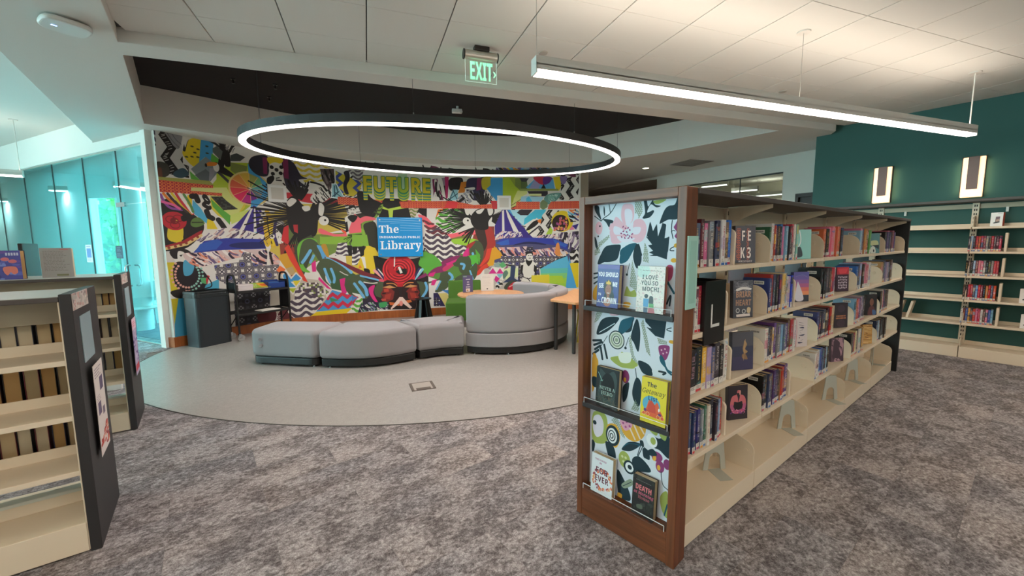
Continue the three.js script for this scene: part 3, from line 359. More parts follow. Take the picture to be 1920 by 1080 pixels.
  P(YEL, '556 739 719 731 683 765 514 766'); fill('711 723 761 676 770 689 767 755 729 765', BONE, waves('#5aa83a', 36, 70, 10)); P('#2c2450', '744 758 765 704 767 760');
  // twin heads under the rose
  S(OLIVE, '726 570 770 578 821 606 869 601 860 625 791 608 761 611 797 673 776 688 744 642 723 621'); S(OLIVE, '829 638 859 607 890 608 860 664 861 686 833 675'); S(PINK, '803 633 831 622 823 662 845 716 821 698 803 661'); L('#6db2dc', 13, '735 610 755 643 776 680', true); L('#6db2dc', 16, '761 603 786 628 792 669', true); S('#72222e', '728 525 771 544 873 591 867 601 781 572 727 543'); L('#6db2dc', 9, '766 572 818 587 859 599', true); L(BONE, 5, '780 604 809 613 843 610', true); P('#d8506a', '852 591 879 592 874 608 851 603');
  S(OLIVE, '1212 570 1169 564 1152 602 1084 616 1040 610 1059 631 1096 625 1164 611 1133 669 1179 665 1214 630'); S(OLIVE, '1052 614 1080 624 1091 675 1061 698 1054 665'); S('#862a5e', '1040 599 1073 574 1179 523 1201 494 1265 489 1265 508 1191 561 1115 575 1073 592'); P(PINK, '1106 571 1140 563 1127 588 1098 587'); S('#c83a6a', '1178 544 1239 507 1265 508 1195 561'); L('#6db2dc', 14, '1212 574 1237 592 1210 621', true); L('#6db2dc', 13, '1084 620 1098 650 1065 695', true); P(PINK, '1118 609 1147 602 1130 635 1113 634'); L('#6db2dc', 8, '1164 615 1141 656', true);
  P(LEAF, '1060 491 1101 463 1134 472 1176 523 1132 542 1094 577 1062 532'); fill('1080 368 1221 368 1267 394 1265 489 1177 512 1134 472 1102 463 1076 425', BONE, waves(MAUVE, 42, 92, 12)); P(LEAF, '1065 454 1102 461 1088 491 1061 503');
  L('#e8a0a0', 14, '833 548 886 598'); L('#2c2a5a', 12, '846 538 886 604'); L(BONE, 6, '852 543 883 584'); L('#7fc4d8', 15, '1070 549 1028 597'); L(BONE, 6, '1062 548 1024 597'); L('#2c2a5a', 10, '1054 544 1020 605'); P('#d82a34', '876 571 901 601 890 608 876 604'); P('#d82a34', '1033 576 1010 605 1019 613 1029 609');
  E('#b81c28', '953 549', 82, 78); P('#b81c28', '902 576 1008 580 975 636 935 634'); for (let i = 0; i < 10; i++) O(i % 2 ? '#e0343c' : '#6a0c14', 4, '953 545', 14 + i * 7, 12 + i * 6.5, 2.6 + i * 0.4, 7 + i * 0.4); P(INK, '962 542 991 542 990 572 969 571'); P(INK, '934 557 954 545 969 570 953 570'); P(BONE, '947 534 957 530 970 562 958 567'); L(BONE, 6, '933 484 930 528');
  for (const mir of [0, 1]) { mg.save(); if (mir) { const [c] = painter(mg).xy('955 652'); mg.translate(c[0] * 2, 0); mg.scale(-1, 1); }
    S('#2a0f10', '872 624 886 600 917 605 943 635 947 734 888 731 885 710'); P('#7a2420', '870 632 900 633 926 659 917 699 889 710 862 705 858 696 867 684 857 668 869 648'); P('#b8402c', '873 644 896 641 899 657 876 660'); P('#a03428', '879 673 910 666 901 698 874 693'); P('#c89058', '867 634 904 625 935 639 900 641'); L('#d88a48', 5, '889 616 920 613 939 631', true); P('#2a0f10', '864 663 884 661 881 669 866 670'); P('#c0483c', '858 694 882 693 882 704 864 705'); mg.restore(); }
  P('#1c0a0c', '891 710 1022 717 1041 756 888 750'); P('#c8642c', '897 711 948 721 947 734 900 727'); P('#c8642c', '968 710 1004 704 1012 717 971 727'); P(INK, '977 665 991 666 990 693 976 692'); P('#e6c8bc', '949 688 965 689 1011 746 1000 752 956 714 907 751 903 744'); E('#e08a80', '956 722', 9, 14);
  fill('745 756 773 706 893 710 890 749', '#2a2440', streaks(['#8a86a8', '#4a8a5a', BONE, '#1a1628'], 60, 5, 22, 0.8)); S('#3f9a5a', '848 716 885 710 881 734 853 737'); P('#4a7ab8', '721 673 746 678 719 712'); P('#c82a48', '720 700 743 682 722 721');
  P('#2a2450', '1124 677 1147 676 1192 751 1124 747'); P('#d8c87a', '1149 679 1196 680 1212 711 1186 751'); P('#3a78b8', '1167 662 1214 664 1213 690'); fill('1125 702 1157 704 1160 747 1124 745', BONE, tiles(30));
  // --- right third
  fill('1136 84 1211 71 1224 88 1208 187 1141 189', '#8a7a88', streaks([INK, BONE, '#7a1f4e'], 30, 12, 70, 1.4)); P('#b01f5e', '1201 68 1222 68 1214 174 1203 185'); S(BONE, '1162 80 1185 79 1203 175 1192 185 1176 115');
  S('#1a1214', '1224 83 1258 69 1295 75 1291 121 1256 137 1225 133'); P('#c8761f', '1286 93 1321 87 1304 146 1269 150 1278 127'); P('#8fc2cc', '1216 191 1242 133 1267 132 1269 184'); for (const s of ['1224 184 1246 138', '1243 138 1263 181', '1218 187 1267 153']) L('#28495a', 4, s); E(BONE, '1154 184', 17, 14);
  S('#2c2846', '1321 79 1385 67 1417 71 1410 150 1361 187 1319 151'); P('#7a1f4e', '1373 70 1396 69 1394 129 1368 135'); S('#c0ae2c', '1401 69 1454 66 1440 123 1402 124'); P(SKY, '1424 123 1491 66 1512 66 1511 181 1474 187'); P('#a9bb2c', '1512 65 1621 63 1621 126 1571 222 1555 230 1550 172 1511 172');
  steps('1556 69 1621 68 1621 137 1583 126', 8, (x, y, a, b) => (rnd() < 0.35 ? '#7f8a3a' : '#5c6a34')); P('#cdd27a', '1577 142 1621 126 1621 190 1582 222 1555 227');
  fill('1146 283 1165 252 1202 231 1296 234 1320 265 1273 334 1230 360 1155 319', BONE, waves('#58a53c', 44, 92, 12), true); P('#e0762a', '1147 283 1161 237 1202 231 1170 252');
  S(CORAL, '1057 269 1097 276 1142 319 1219 363 1358 334 1366 363 1229 391 1161 373 1106 329'); fill('1092 347 1147 321 1208 370 1245 407 1286 447 1264 489 1210 499 1167 521 1117 473 1082 426', BONE, waves(MAUVE, 42, 92, 12)); clip('1076 289 1137 309 1214 370 1146 375 1095 350', waves('#6a3038', 36, 92, 10)); S('#58a53c', '1062 493 1117 468 1168 511 1162 536 1061 533');
  P('#7d7a3c', '1221 389 1336 363 1336 373 1325 394 1240 394'); S('#98c63a', '1232 394 1336 389 1379 408 1314 429 1250 420'); fill('1250 418 1314 429 1302 476 1264 465', BONE, waves(MAUVE, 36, 92, 9));
  S('#3a2a24', '1358 334 1423 334 1428 392 1405 456 1379 413'); S('#a6322c', '1412 334 1447 334 1468 425 1433 542 1376 541 1410 489 1422 419'); P(GOLD, '1460 430 1514 482 1459 508 1420 542 1409 542 1451 479'); P('#d8402e', '1421 446 1449 441 1431 500 1387 541 1376 541 1410 489');
  S(INK, '1336 271 1371 234 1430 223 1447 180 1465 244 1432 297 1426 339 1366 339 1338 307'); spikes('1359 286', 30, 210, 24, 2.6, 3.9, INK, 5); spikes('1424 281', 30, 210, 22, -0.5, 0.6, INK, 5); spikes('1403 223', 10, 90, 14, -2.3, -0.7, INK, 7); spikes('1359 328', 10, 100, 8, 2, 2.9, INK, 6);
  S(BONE, '1366 242 1409 228 1392 254 1373 257'); S(BONE, '1425 217 1447 201 1457 249 1435 265'); E(BONE, '1313 297', 22, 20); E(INK, '1319 293', 5); S(BONE, '1307 219 1351 187 1361 202 1333 244 1322 265 1307 255'); L(INK, 9, '1309 123 1357 122 1320 136 1340 182', true); fill('1271 173 1341 130 1351 182 1297 219 1254 220', '#9a98a0', streaks([INK, BONE], 40, 5, 26, 1), true); L(INK, 14, '1298 177 1255 209 1235 243', true); S(BONE, '1304 126 1355 117 1357 130 1320 130');
  fill('966 202 1246 192 1354 211 1498 202 1497 228 1245 231 975 234', '#c4303a', band); P('#e0343c', '1214 192 1268 198 1261 230 1191 232');
  S(OLIVE, '1319 439 1357 400 1392 419 1402 473 1376 534 1334 482'); S('#c82a70', '1291 471 1319 434 1321 482 1291 484'); P(LEAF, '1356 445 1383 478 1379 526 1364 493'); L('#6db2dc', 13, '1342 469 1350 499 1341 531', true); S('#a6322c', '1308 429 1341 408 1357 408 1324 445'); S('#862a5e', '1173 511 1248 481 1323 485 1323 498 1247 507 1188 527'); S(OLIVE, '1237 507 1291 490 1331 493 1333 540 1247 538'); P(PINK, '1194 522 1258 497 1247 513 1204 533'); L('#6db2dc', 12, '1290 519 1301 538', true);
  // right-hand top
  P(SKY, '1446 66 1510 65 1509 161 1474 178 1445 157'); P(LIME, '1512 62 1577 61 1606 129 1571 192 1553 196 1552 161 1513 161'); steps('1548 64 1641 63 1651 119 1606 129 1577 106', 8, (x, y, a, b) => (a > 0.6 ? '#5a6a3c' : a > 0.3 ? '#75813c' : '#8f9a34')); P('#d3d684', '1572 173 1592 132 1646 131 1646 148 1616 163 1601 177 1566 196');
  P('#5aa8d8', '1638 115 1681 76 1691 64 1791 60 1802 119 1651 120'); P('#9a98c4', '1656 120 1691 67 1723 90 1710 120'); S('#c22a42', '1683 59 1781 58 1771 84 1738 98 1710 90'); S('#5a2a86', '1738 59 1783 58 1771 87 1739 97'); P(INK, '1724 119 1738 94 1751 119'); P(YEL, '1791 58 1831 52 1842 98 1826 129 1810 130'); P('#8f9a4c', '1606 121 1821 119 1821 130 1606 133'); P('#2c2630', '1647 134 1761 132 1762 149 1748 160 1665 163'); P('#d8dc9c', '1656 148 1726 147 1726 159 1656 159'); P('#9ac8dc', '1613 163 1651 160 1740 166 1720 191 1606 191'); P('#4ab4d8', '1641 172 1656 162 1675 191 1640 191'); P('#35303a', '1604 65 1656 65 1641 84 1616 84');
  fill('1836 79 1871 61 1938 41 1939 121 1933 155 1872 185 1826 175 1791 156 1836 141', BONE, zigzag(INK, 58, 22, 34)); S('#7a6a9a', '1831 52 1871 54 1861 88 1841 93'); S('#5f8f86', '1740 176 1766 149 1826 141 1836 156 1801 190 1766 205'); fill('1761 157 1826 144 1801 185 1766 195', '#74a89c', streaks(['#2f4a46', '#b8d4cc'], 24, 3, 20, 0.6));
  fill('1586 191 1716 190 1716 230 1551 231 1583 215', '#c4303a', band); fill('1781 189 1941 185 1942 226 1761 230 1766 210', '#c4303a', band); P('#6d7f58', '1718 195 1735 178 1761 196 1761 219 1736 235 1718 223'); P('#c4303a', '1445 188 1479 188 1478 231 1454 231');
  P('#a5d8e4', '1549 234 1591 237 1680 253 1625 319 1566 263'); P('#3fb8d4', '1625 319 1630 283 1690 234 1753 232 1730 283 1680 285'); P('#2c2630', '1588 250 1608 233 1678 233 1650 264 1608 264'); P(SKY, '1532 235 1551 235 1571 273 1625 321 1605 312');
  P(NAVY, '1507 234 1532 232 1680 389 1466 379 1465 321'); for (const s of ['1506 240 1517 236 1519 374 1505 372', '1527 236 1534 236 1607 372 1577 374 1536 273']) P(BONE, s); fill('1464 398 1471 369 1506 350 1610 355 1620 380 1515 389', '#cfc6c6', streaks([NAVY, '#d8a8a0', '#5a4a70', BONE], 60, 6, 26, -0.8));
  P(BONE, '1630 331 1700 278 1740 322 1720 361 1675 385 1640 350'); S(INK, '1642 338 1675 302 1703 290 1710 302 1690 324 1647 348'); S('#e07a2c', '1703 297 1720 285 1744 302 1733 313'); L('#2c2630', 8, '1655 368 1713 324'); P('#d8dc7c', '1645 346 1665 343 1655 365');
  fill('1730 263 1761 232 1827 238 1791 302 1771 366 1680 386 1700 346 1720 321', BONE, zigzag(INK, 56, 20, 32)); P('#a6c83c', '1750 371 1776 327 1791 346 1781 376');
  E(YEL, '1845 297', 62, 58); E('#2a1814', '1834 307', 48, 46); for (let i = 0; i < 26; i++) { const [q] = painter(mg).xy('1834 307'); mg.fillStyle = pick(['#d87a3a', '#c85a5a', '#d8a05a', '#a04a8a', '#e0b080']); mg.beginPath(); mg.ellipse(q[0] + rr(-40, 40), q[1] + rr(-38, 38), 6, 8, rr(0, 3), 0, 7); mg.fill(); }
  fill('1867 233 1939 226 1940 297 1893 302', BONE, streaks(['#e07a3c', NAVY, '#6ab0d0', '#d8d4cc', INK], 50, 8, 40, 0.4)); P('#d87a9a', '1883 347 1901 322 1917 342'); P(NAVY, '1901 322 1940 310 1925 344');
  fill('1791 368 1837 359 1940 352 1944 447 1895 469 1863 423 1822 401', '#2a2230', streaks(['#8a7a92', BONE, '#c8b8c0', '#4a3a5a'], 60, 11, 42, -1.2)); fill('1675 380 1791 366 1843 396 1801 396 1680 390', '#cfc6c6', streaks([INK, '#6a5a80', '#d8a8a0', BONE], 60, 6, 24, -0.9));
  P('#2d3a9c', '1468 415 1505 391 1680 386 1801 393 1879 426 1874 456 1791 428 1690 414 1589 423 1500 428'); P('#2f5cb4', '1471 415 1540 394 1545 423 1500 428'); P('#2f5cb4', '1791 395 1874 428 1863 443 1802 420'); S('#1e2050', '1564 428 1639 409 1720 415 1750 427 1649 421');
  // right-hand bottom
  fill('1482 438 1570 437 1642 434 1659 457 1804 441 1887 469 1855 500 1704 491 1508 488', '#cfb4b4', streaks(['#5a4a78', '#2c2238', '#dc8a78', '#e6dcd8', '#c8a0a0'], 130, 11, 34, 0.9)); fill('1854 464 1887 473 1855 500 1800 499 1813 463', '#cfc6c6', streaks([INK, '#e0a060', BONE], 24, 7, 20, 1)); S('#d88a48', '1809 428 1825 417 1834 464 1832 486 1806 481');
  fill('1456 487 1637 486 1862 493 1811 513 1795 541 1718 556 1570 540 1512 516', BONE, tiles(44)); L(INK, 7, '1525 534 1570 543'); L(INK, 9, '1718 555 1795 541 1813 514 1862 494');
  P('#58b2d4', '1718 560 1811 513 1875 491 1887 545 1884 563'); P('#5fbcb0', '1718 560 1884 558 1879 589 1720 588'); P('#7cc47a', '1719 586 1880 587 1875 621 1721 617'); P('#9ccc44', '1720 613 1876 616 1866 679 1722 676'); P('#aace3a', '1729 600 1846 602 1861 645 1724 642'); P('#4aa4da', '1886 493 1931 674 1866 673'); P(YEL, '1889 532 1941 530 1942 670 1931 672'); fill('1886 473 1910 458 1940 454 1941 531 1896 530', BONE, waves(INK, 52, 70, 12));
  fill('1594 540 1710 542 1720 635 1589 632', BONE, tiles(38)); P(BONE, '1610 531 1637 514 1677 515 1697 535 1690 572 1679 605 1627 604 1614 566'); P(INK, '1609 540 1622 536 1616 586 1604 584'); P(INK, '1684 537 1700 550 1694 592 1681 570'); S(INK, '1636 514 1659 510 1673 517 1652 544'); P(BONE, '1618 603 1687 604 1697 635 1607 633'); L(INK, 4, '1620 604 1650 616 1686 603'); L(INK, 4, '1645 611 1659 629'); E(BONE, '1657 490', 20, 25); S(INK, '1637 488 1637 468 1657 462 1675 468 1676 488 1668 475 1646 477'); L(INK, 3, '1650 486 1655 486'); L(INK, 3, '1663 486 1668 486'); L(INK, 3, '1654 500 1664 500'); fill('1642 440 1677 436 1680 466 1639 466', BONE, tiles(22));
  P('#8aa09a', '1455 531 1484 516 1508 538 1468 555'); P('#5aa86a', '1485 533 1508 516 1527 539 1503 553'); P(BONE, '1428 554 1450 546 1512 551 1525 591 1507 622 1480 612 1458 616'); P('#cf2a86', '1428 581 1451 551 1472 582'); P('#cf2a86', '1470 582 1491 553 1512 583'); P('#cf2a86', '1458 614 1467 594 1489 610 1471 632'); P('#7fb8cc', '1472 586 1510 585 1489 611'); P('#9a7a8a', '1420 550 1446 542 1437 563'); P('#8a4a6a', '1510 564 1534 534 1536 547 1516 569'); fill('1462 642 1498 617 1506 644 1471 671', BONE, waves(INK, 36, 60, 9));
  P('#cdd8a4', '1510 560 1552 548 1594 553 1591 601 1524 618'); P('#2c3a5c', '1552 539 1579 543 1571 610 1602 630 1507 633 1547 600'); S('#5a7a6a', '1507 582 1525 565 1536 583 1511 613'); S('#3f4a3c', '1515 653 1551 623 1596 632 1589 677 1524 675'); S('#b82030', '1533 662 1564 632 1583 639 1584 676 1542 675'); L('#e0b0b0', 5, '1542 658 1564 645 1578 650', true); P('#6db2dc', '1471 629 1489 634 1480 643');
  P('#58b840', '1308 483 1369 475 1372 527 1329 531'); S(OLIVE, '1265 491 1317 483 1333 526 1310 582 1280 577 1264 550'); L('#6db2dc', 13, '1277 525 1299 526 1289 551', true); P(PINK, '1291 466 1322 434 1312 485 1287 485'); P(LEAF, '1358 458 1386 501 1364 497'); L('#d8402e', 20, '1341 583 1371 583 1389 553 1416 537', true); P(GOLD, '1448 442 1474 438 1499 495 1460 507 1455 537 1424 541');
  S(OLIVE, '1241 605 1314 564 1360 521 1358 598 1290 651 1246 661'); L('#6db2dc', 9, '1325 564 1341 609', true);
  // row of scrolls along the top edge
  for (let i = 0; i < 15; i++) { const x = 560 + i * 92, y = 14 + (i % 3) * 6; mg.strokeStyle = INK; mg.lineWidth = 6; mg.beginPath(); mg.arc(x, y, 22, 0.2, 3.0); mg.stroke(); mg.fillStyle = i % 2 ? INK : '#6a2a4a'; mg.beginPath(); mg.ellipse(x + 46, y + 16, 30, 10, 0.3, 0, 7); mg.fill(); }
  fill('1476 12 1942 3 1942 15 1476 23', '#8a96a0', streaks([LIME, '#c8862c', '#5a3a6a', INK, SKY], 70, 12, 30, 0.5)); clip('1841 4 1940 3 1940 43 1851 45', zigzag(INK, 50, 20, 30));
}
{ const n = wallPath.length, F = offsetPath(wallPath, 0.004), B = offsetPath(wallPath, 0.0005), pos = [], uv = [], idx = [], y0 = 0.15, y1 = 3.18;
  for (let i = 0; i < n; i++) { const s = (pathLen[i] * 250) / 1952; pos.push(F[i][0], y0, F[i][1], F[i][0], y1, F[i][1], B[i][0], y0, B[i][1], B[i][0], y1, B[i][1]); uv.push(s, 1 - (3.18 - y0) * 250 / 796, s, 1, s, 0, s, 1); if (i) { const a = (i - 1) * 4, b = i * 4; idx.push(a, b, a + 1, b, b + 1, a + 1, a + 2, a + 3, b + 2, b + 2, a + 3, b + 3); } }
  for (const e of [0, (n - 1) * 4]) idx.push(e, e + 1, e + 2, e + 2, e + 1, e + 3);
  const g = new THREE.BufferGeometry(); g.setAttribute('position', new THREE.Float32BufferAttribute(pos, 3)); g.setAttribute('uv', new THREE.Float32BufferAttribute(uv, 2)); g.setIndex(idx); g.computeVertexNormals();
  tag(mesh('wall_mural', g, std('#ffffff', 0.62, { map: canvasTex(muralCanvas), side: THREE.DoubleSide })), 'colourful collage mural covering the curved wall behind the lounge, with the word FUTURE', 'mural'); }

// ---------- lamps ----------
const font = await new FontLoader().loadAsync('fonts/droid/droid_sans_bold.typeface.json');
function areaLight(parent, color, intensity, w, h, pos, dir) {
  const l = new THREE.RectAreaLight(color, intensity, w, h); l.position.set(...pos); parent.add(l); l.name = 'lamp_light';
  const e = new THREE.Object3D(), up = Math.abs(dir[1]) > 0.9 ? new THREE.Vector3(0, 0, 1) : new THREE.Vector3(0, 1, 0); const m = new THREE.Matrix4().lookAt(new THREE.Vector3(), new THREE.Vector3(...dir), up); l.quaternion.setFromRotationMatrix(m); return l;
}
const lampGlow = glow(1, 0.9, 0.82, 2.6), lampGlowUp = glow(1, 0.88, 0.76, 1.2);
function linearLamp(x, z, len, turn, y, ceilingY, label, hangers, tint = LAMP_TINT, down = LAMP_DOWN, up = LAMP_UP) {
  const t = thing('pendant_light', label, 'pendant light', [x, y, z], turn, undefined), H = 0.105, W = 0.085;
  mesh('housing', [bx(0, len, 0.022, H, -W / 2, -W / 2 + 0.006), bx(0, len, 0.022, H, W / 2 - 0.006, W / 2), bx(0, 0.008, 0.0, H, -W / 2, W / 2), bx(len - 0.008, len, 0.0, H, -W / 2, W / 2), bx(0, len, 0.05, 0.06, -W / 2, W / 2)], M.lampBody, t);
  mesh('diffuser', rbx(0.008, len - 0.008, 0, 0.04, -W / 2 + 0.001, W / 2 - 0.001, 0.006), lampGlow, t);
  mesh('upper_diffuser', bx(0.02, len - 0.02, 0.078, 0.088, -W / 2 + 0.008, W / 2 - 0.008), lampGlowUp, t);
  for (const [hx, r] of hangers) { const c = mesh('hanger', rod([hx, H, 0], [hx, ceilingY - y - 0.006, 0], r, 8), r > 0.003 ? M.lampBody : M.wire, t); mesh('ceiling_cup', cyl(0.05, 0.05, 0.012, hx, ceilingY - y - 0.006, 0), M.lampBody, c); }
  areaLight(t, tint, down, len - 0.02, 0.048, [len / 2, -0.006, 0], [0, -1, 0]);
  if (up) areaLight(t, tint, up, len - 0.04, 0.04, [len / 2, 0.093, 0], [0, 1, 0]);
  return t;
}
LAMP_ROWS.forEach(([x, z, len], i) => linearLamp(x, z, len, TURN_P, LAMP_Y, i > 6 ? HL : HG, i ? `linear ceiling lamp out of the picture, in the ${['', 'aisle right of the long bookcase', 'area behind the left shelving', 'rear middle of the library', 'far right aisle', 'rear right corner', 'rear left part', 'high bay at the left', 'rear high bay at the left'][i]}` : 'long slim white pendant lamp glowing under the tiled ceiling above the bookcase', [[0.02, 0.0016], [2.45, 0.0016], [len - 0.06, 0.006]]));
linearLamp(-7.74, -6.6, 2.4, Math.atan2(-0.607, -0.794), 2.62, HL, 'short slim white pendant lamp in front of the glass wall at far left', [[0.03, 0.006], [2.2, 0.006]]);
linearLamp(-9.15, -8.2, 0.95, Math.atan2(0.427, 0.904), 2.62, 3.2, 'short glowing lamp seen through the tinted glass in the corridor, left one', [[0.06, 0.0016], [0.9, 0.0016]], new THREE.Color().setRGB(0.9, 1, 1), 130, 0);
linearLamp(-13.4, -10.6, 2.1, Math.atan2(0.427, 0.904), 2.7, 3.2, 'glowing lamp farther along the corridor behind the tinted glass, past the picture edge', [[0.06, 0.0016], [2.0, 0.0016]], new THREE.Color().setRGB(0.9, 1, 1), 130, 0);
linearLamp(-7.0, -7.3, 0.55, Math.atan2(0.427, 0.904), 2.55, 3.2, 'short glowing lamp seen through the tinted glass beside the pillar', [[0.06, 0.0016], [0.5, 0.0016]], new THREE.Color().setRGB(0.9, 1, 1), 130, 0);

// oval ring pendant over the lounge
{ const t = thing('ring_light', 'large black oval ring pendant glowing underneath, hung over the lounge', 'pendant light', [-0.803, 2.7, -5.787], TURN_P), A = 2.49, B = 1.43, n = 96;
  const off = (d) => Array.from({ length: n }, (_, i) => { const a = (i / n) * 2 * Math.PI, x = A * Math.cos(a), z = B * Math.sin(a), nx = Math.cos(a) / A, nz = Math.sin(a) / B, l = Math.hypot(nx, nz); return [x + (d * nx) / l, z + (d * nz) / l]; });
  mesh('housing', [slab(off(0.042), 0.014, 0.1, 0, [off(0.034).reverse()], 1), slab(off(-0.034), 0.014, 0.1, 0, [off(-0.042).reverse()], 1), slab(off(0.036), 0.06, 0.099, 0, [off(-0.036).reverse()], 1)], M.charcoal, t);
  mesh('diffuser', slab(off(0.036), -0.002, 0.04, 0, [off(-0.036).reverse()], 1), glow(1, 0.9, 0.84, 2.4), t);
  for (let i = 0; i < 8; i++) { const a = (i + 0.35) / 8 * 2 * Math.PI, x = A * Math.cos(a), z = B * Math.sin(a); const c = mesh('hanger', rod([x, 0.1, z], [x, HD - 2.7, z], 0.002, 6), M.wireDark, t); mesh('cable_grip', cyl(0.006, 0.008, 0.03, x, 0.113, z, 10), M.wire, c); }
  const m = 24; for (let i = 0; i < m; i++) { const a = ((i + 0.5) / m) * 2 * Math.PI, x = A * Math.cos(a), z = B * Math.sin(a), tx = -A * Math.sin(a), tz = B * Math.cos(a), l = Math.hypot(tx, tz); const L = new THREE.RectAreaLight(RING_TINT, RING_L, (l * 2 * Math.PI) / m, 0.06); L.position.set(x, -0.01, z); const M4 = new THREE.Matrix4().makeBasis(new THREE.Vector3(tx / l, 0, tz / l), new THREE.Vector3().crossVectors(new THREE.Vector3(0, 1, 0), new THREE.Vector3(tx / l, 0, tz / l)), new THREE.Vector3(0, 1, 0)); L.quaternion.setFromRotationMatrix(M4); L.name = 'ring_glow'; t.add(L); } }

// wall sconces on the teal wall
for (const [v, label] of [[1.485, 'amber wall sconce with a dark centre bar, left of the two on the teal wall'], [0.62, 'amber wall sconce with a dark centre bar, right of the two on the teal wall']]) {
  const p = UV(7.92, v, 2.29), t = thing('wall_sconce', label, 'wall lamp', p, TURN_U - Math.PI / 2);         // local z towards the room
  const amber = glow(1, 0.6, 0.26, 0.62);
  mesh('backplate', rbx(-0.085, 0.085, -0.24, 0.25, 0.001, 0.014, 0.003), M.bronze, t);
  mesh('shade', rbx(-0.097, 0.097, -0.25, 0.25, 0.02, 0.085, 0.012), amber, t);
  mesh('frame', [bx(-0.104, -0.098, -0.25, 0.255, 0.018, 0.088), bx(0.098, 0.104, -0.25, 0.255, 0.018, 0.088), bx(-0.104, 0.104, 0.25, 0.256, 0.018, 0.088)], M.bronze, t);
  mesh('centre_bar', rbx(-0.048, 0.048, -0.15, 0.252, 0.086, 0.11, 0.003), std('#8a706a', 0.6), t);
  for (const s of [-1, 1]) areaLight(t, new THREE.Color().setRGB(1, 0.72, 0.4), 4.5, 0.42, 0.03, [s * 0.108, 0, 0.045], [s * 0.9, 0, -0.44]).rotateZ(Math.PI / 2);
  areaLight(t, new THREE.Color().setRGB(1, 0.66, 0.32), 1.2, 0.09, 0.09, [0, -0.2, 0.092], [0, -0.3, 1]);
}
// recessed downlights and small ceiling fittings
for (const [x, z, label] of [[3.0, -9.25, 'small round recessed downlight, the nearer one in the white ceiling beyond the lounge'], [3.35, -11.6, 'small round recessed downlight far back in the dim passage']]) {
  const t = thing('downlight', label, 'downlight', [x, HS, z]); mesh('trim_ring', new THREE.TorusGeometry(0.075, 0.01, 8, 32).rotateX(Math.PI / 2), M.whitePlastic, t); mesh('lens', cyl(0.068, 0.068, 0.008, 0, -0.002, 0), glow(1, 0.85, 0.66, 4), t);
  areaLight(t, new THREE.Color().setRGB(1, 0.8, 0.6), 28, 0.1, 0.1, [0, -0.012, 0], [0, -1, 0]); }
for (const [x, y, z, label] of [[0.304, HG, -3.94, 'small round white sprinkler cover on the tiled ceiling beside the exit sign'], [3.19, HG, -4.96, 'small round white sprinkler cover on the tiled ceiling above the bookcase']]) { const t = thing('sprinkler_cover', label, 'sprinkler', [x, y, z]); mesh('plate', cyl(0.045, 0.04, 0.008, 0, -0.004, 0), std('#b5b1a8', 0.6), t); }
{ const t = thing('ceiling_vent', 'flat grey air vent set in the white ceiling beyond the lounge', 'vent', [3.77, HS, -8.7], TURN_P); mesh('frame', [bx(-0.3, 0.3, -0.008, 0, -0.3, -0.28), bx(-0.3, 0.3, -0.008, 0, 0.28, 0.3), bx(-0.3, -0.28, -0.008, 0, -0.28, 0.28), bx(0.28, 0.3, -0.008, 0, -0.28, 0.28)], std('#8d8780', 0.6), t); for (let i = 0; i < 9; i++) mesh('slat', bx(-0.28, 0.28, -0.006, -0.002, -0.26 + i * 0.06, -0.225 + i * 0.06), std('#837d76', 0.6), t); }
for (const [x, z, label] of [[-3.58, -5.5, 'tiny black sprinkler head, leftmost on the dark lounge ceiling'], [-3.15, -5.7, 'tiny black sprinkler head, right of the leftmost on the dark ceiling'], [-3.5, -6.15, 'tiny black sprinkler head nearest the grey curved edge']]) { const t = thing('ceiling_sprinkler', label, 'sprinkler', [x, HD, z]); mesh('escutcheon', cyl(0.03, 0.03, 0.008, 0, -0.004, 0, 16), M.blackGloss, t); mesh('head', [cyl(0.008, 0.008, 0.045, 0, -0.03, 0, 8), cyl(0.018, 0.018, 0.004, 0, -0.054, 0, 12)], M.blackGloss, t); }
{ const t = thing('ceiling_camera', 'small white box camera hung on the dark lounge ceiling', 'camera', [-0.83, HD, -6.62], 12 * RAD); mesh('bracket', cyl(0.02, 0.02, 0.05, 0, -0.025, 0, 12), M.whitePlastic, t); mesh('body', rbx(-0.085, 0.07, -0.1, -0.045, -0.04, 0.04, 0.008), M.whitePlastic, t); mesh('lens', [cyl(0.024, 0.024, 0.05, 0, 0, 0, 16).rotateX(Math.PI / 2).translate(0.05, -0.09, 0.03)], M.whitePlastic, t); }
{ const t = thing('wifi_access_point', 'white oval wireless access point with a blue light on the soffit', 'access point', [-3.26, HS, -3.17], 58 * RAD);
  const s = (r) => Array.from({ length: 40 }, (_, i) => { const a = (i / 40) * 2 * Math.PI, k = (v) => Math.sign(v) * Math.pow(Math.abs(v), 0.62); return [r * 0.135 * k(Math.cos(a)), r * 0.125 * k(Math.sin(a))]; });
  mesh('mount', slab(s(0.6), -0.02, 0), M.whitePlastic, t); mesh('cover', slab(s(1), -0.05, -0.014, 0.014), M.whitePlastic, t); mesh('status_light', rbx(-0.075, -0.045, -0.0525, -0.048, -0.006, 0.006, 0.002), glow(0.15, 0.3, 1, 3), t); }
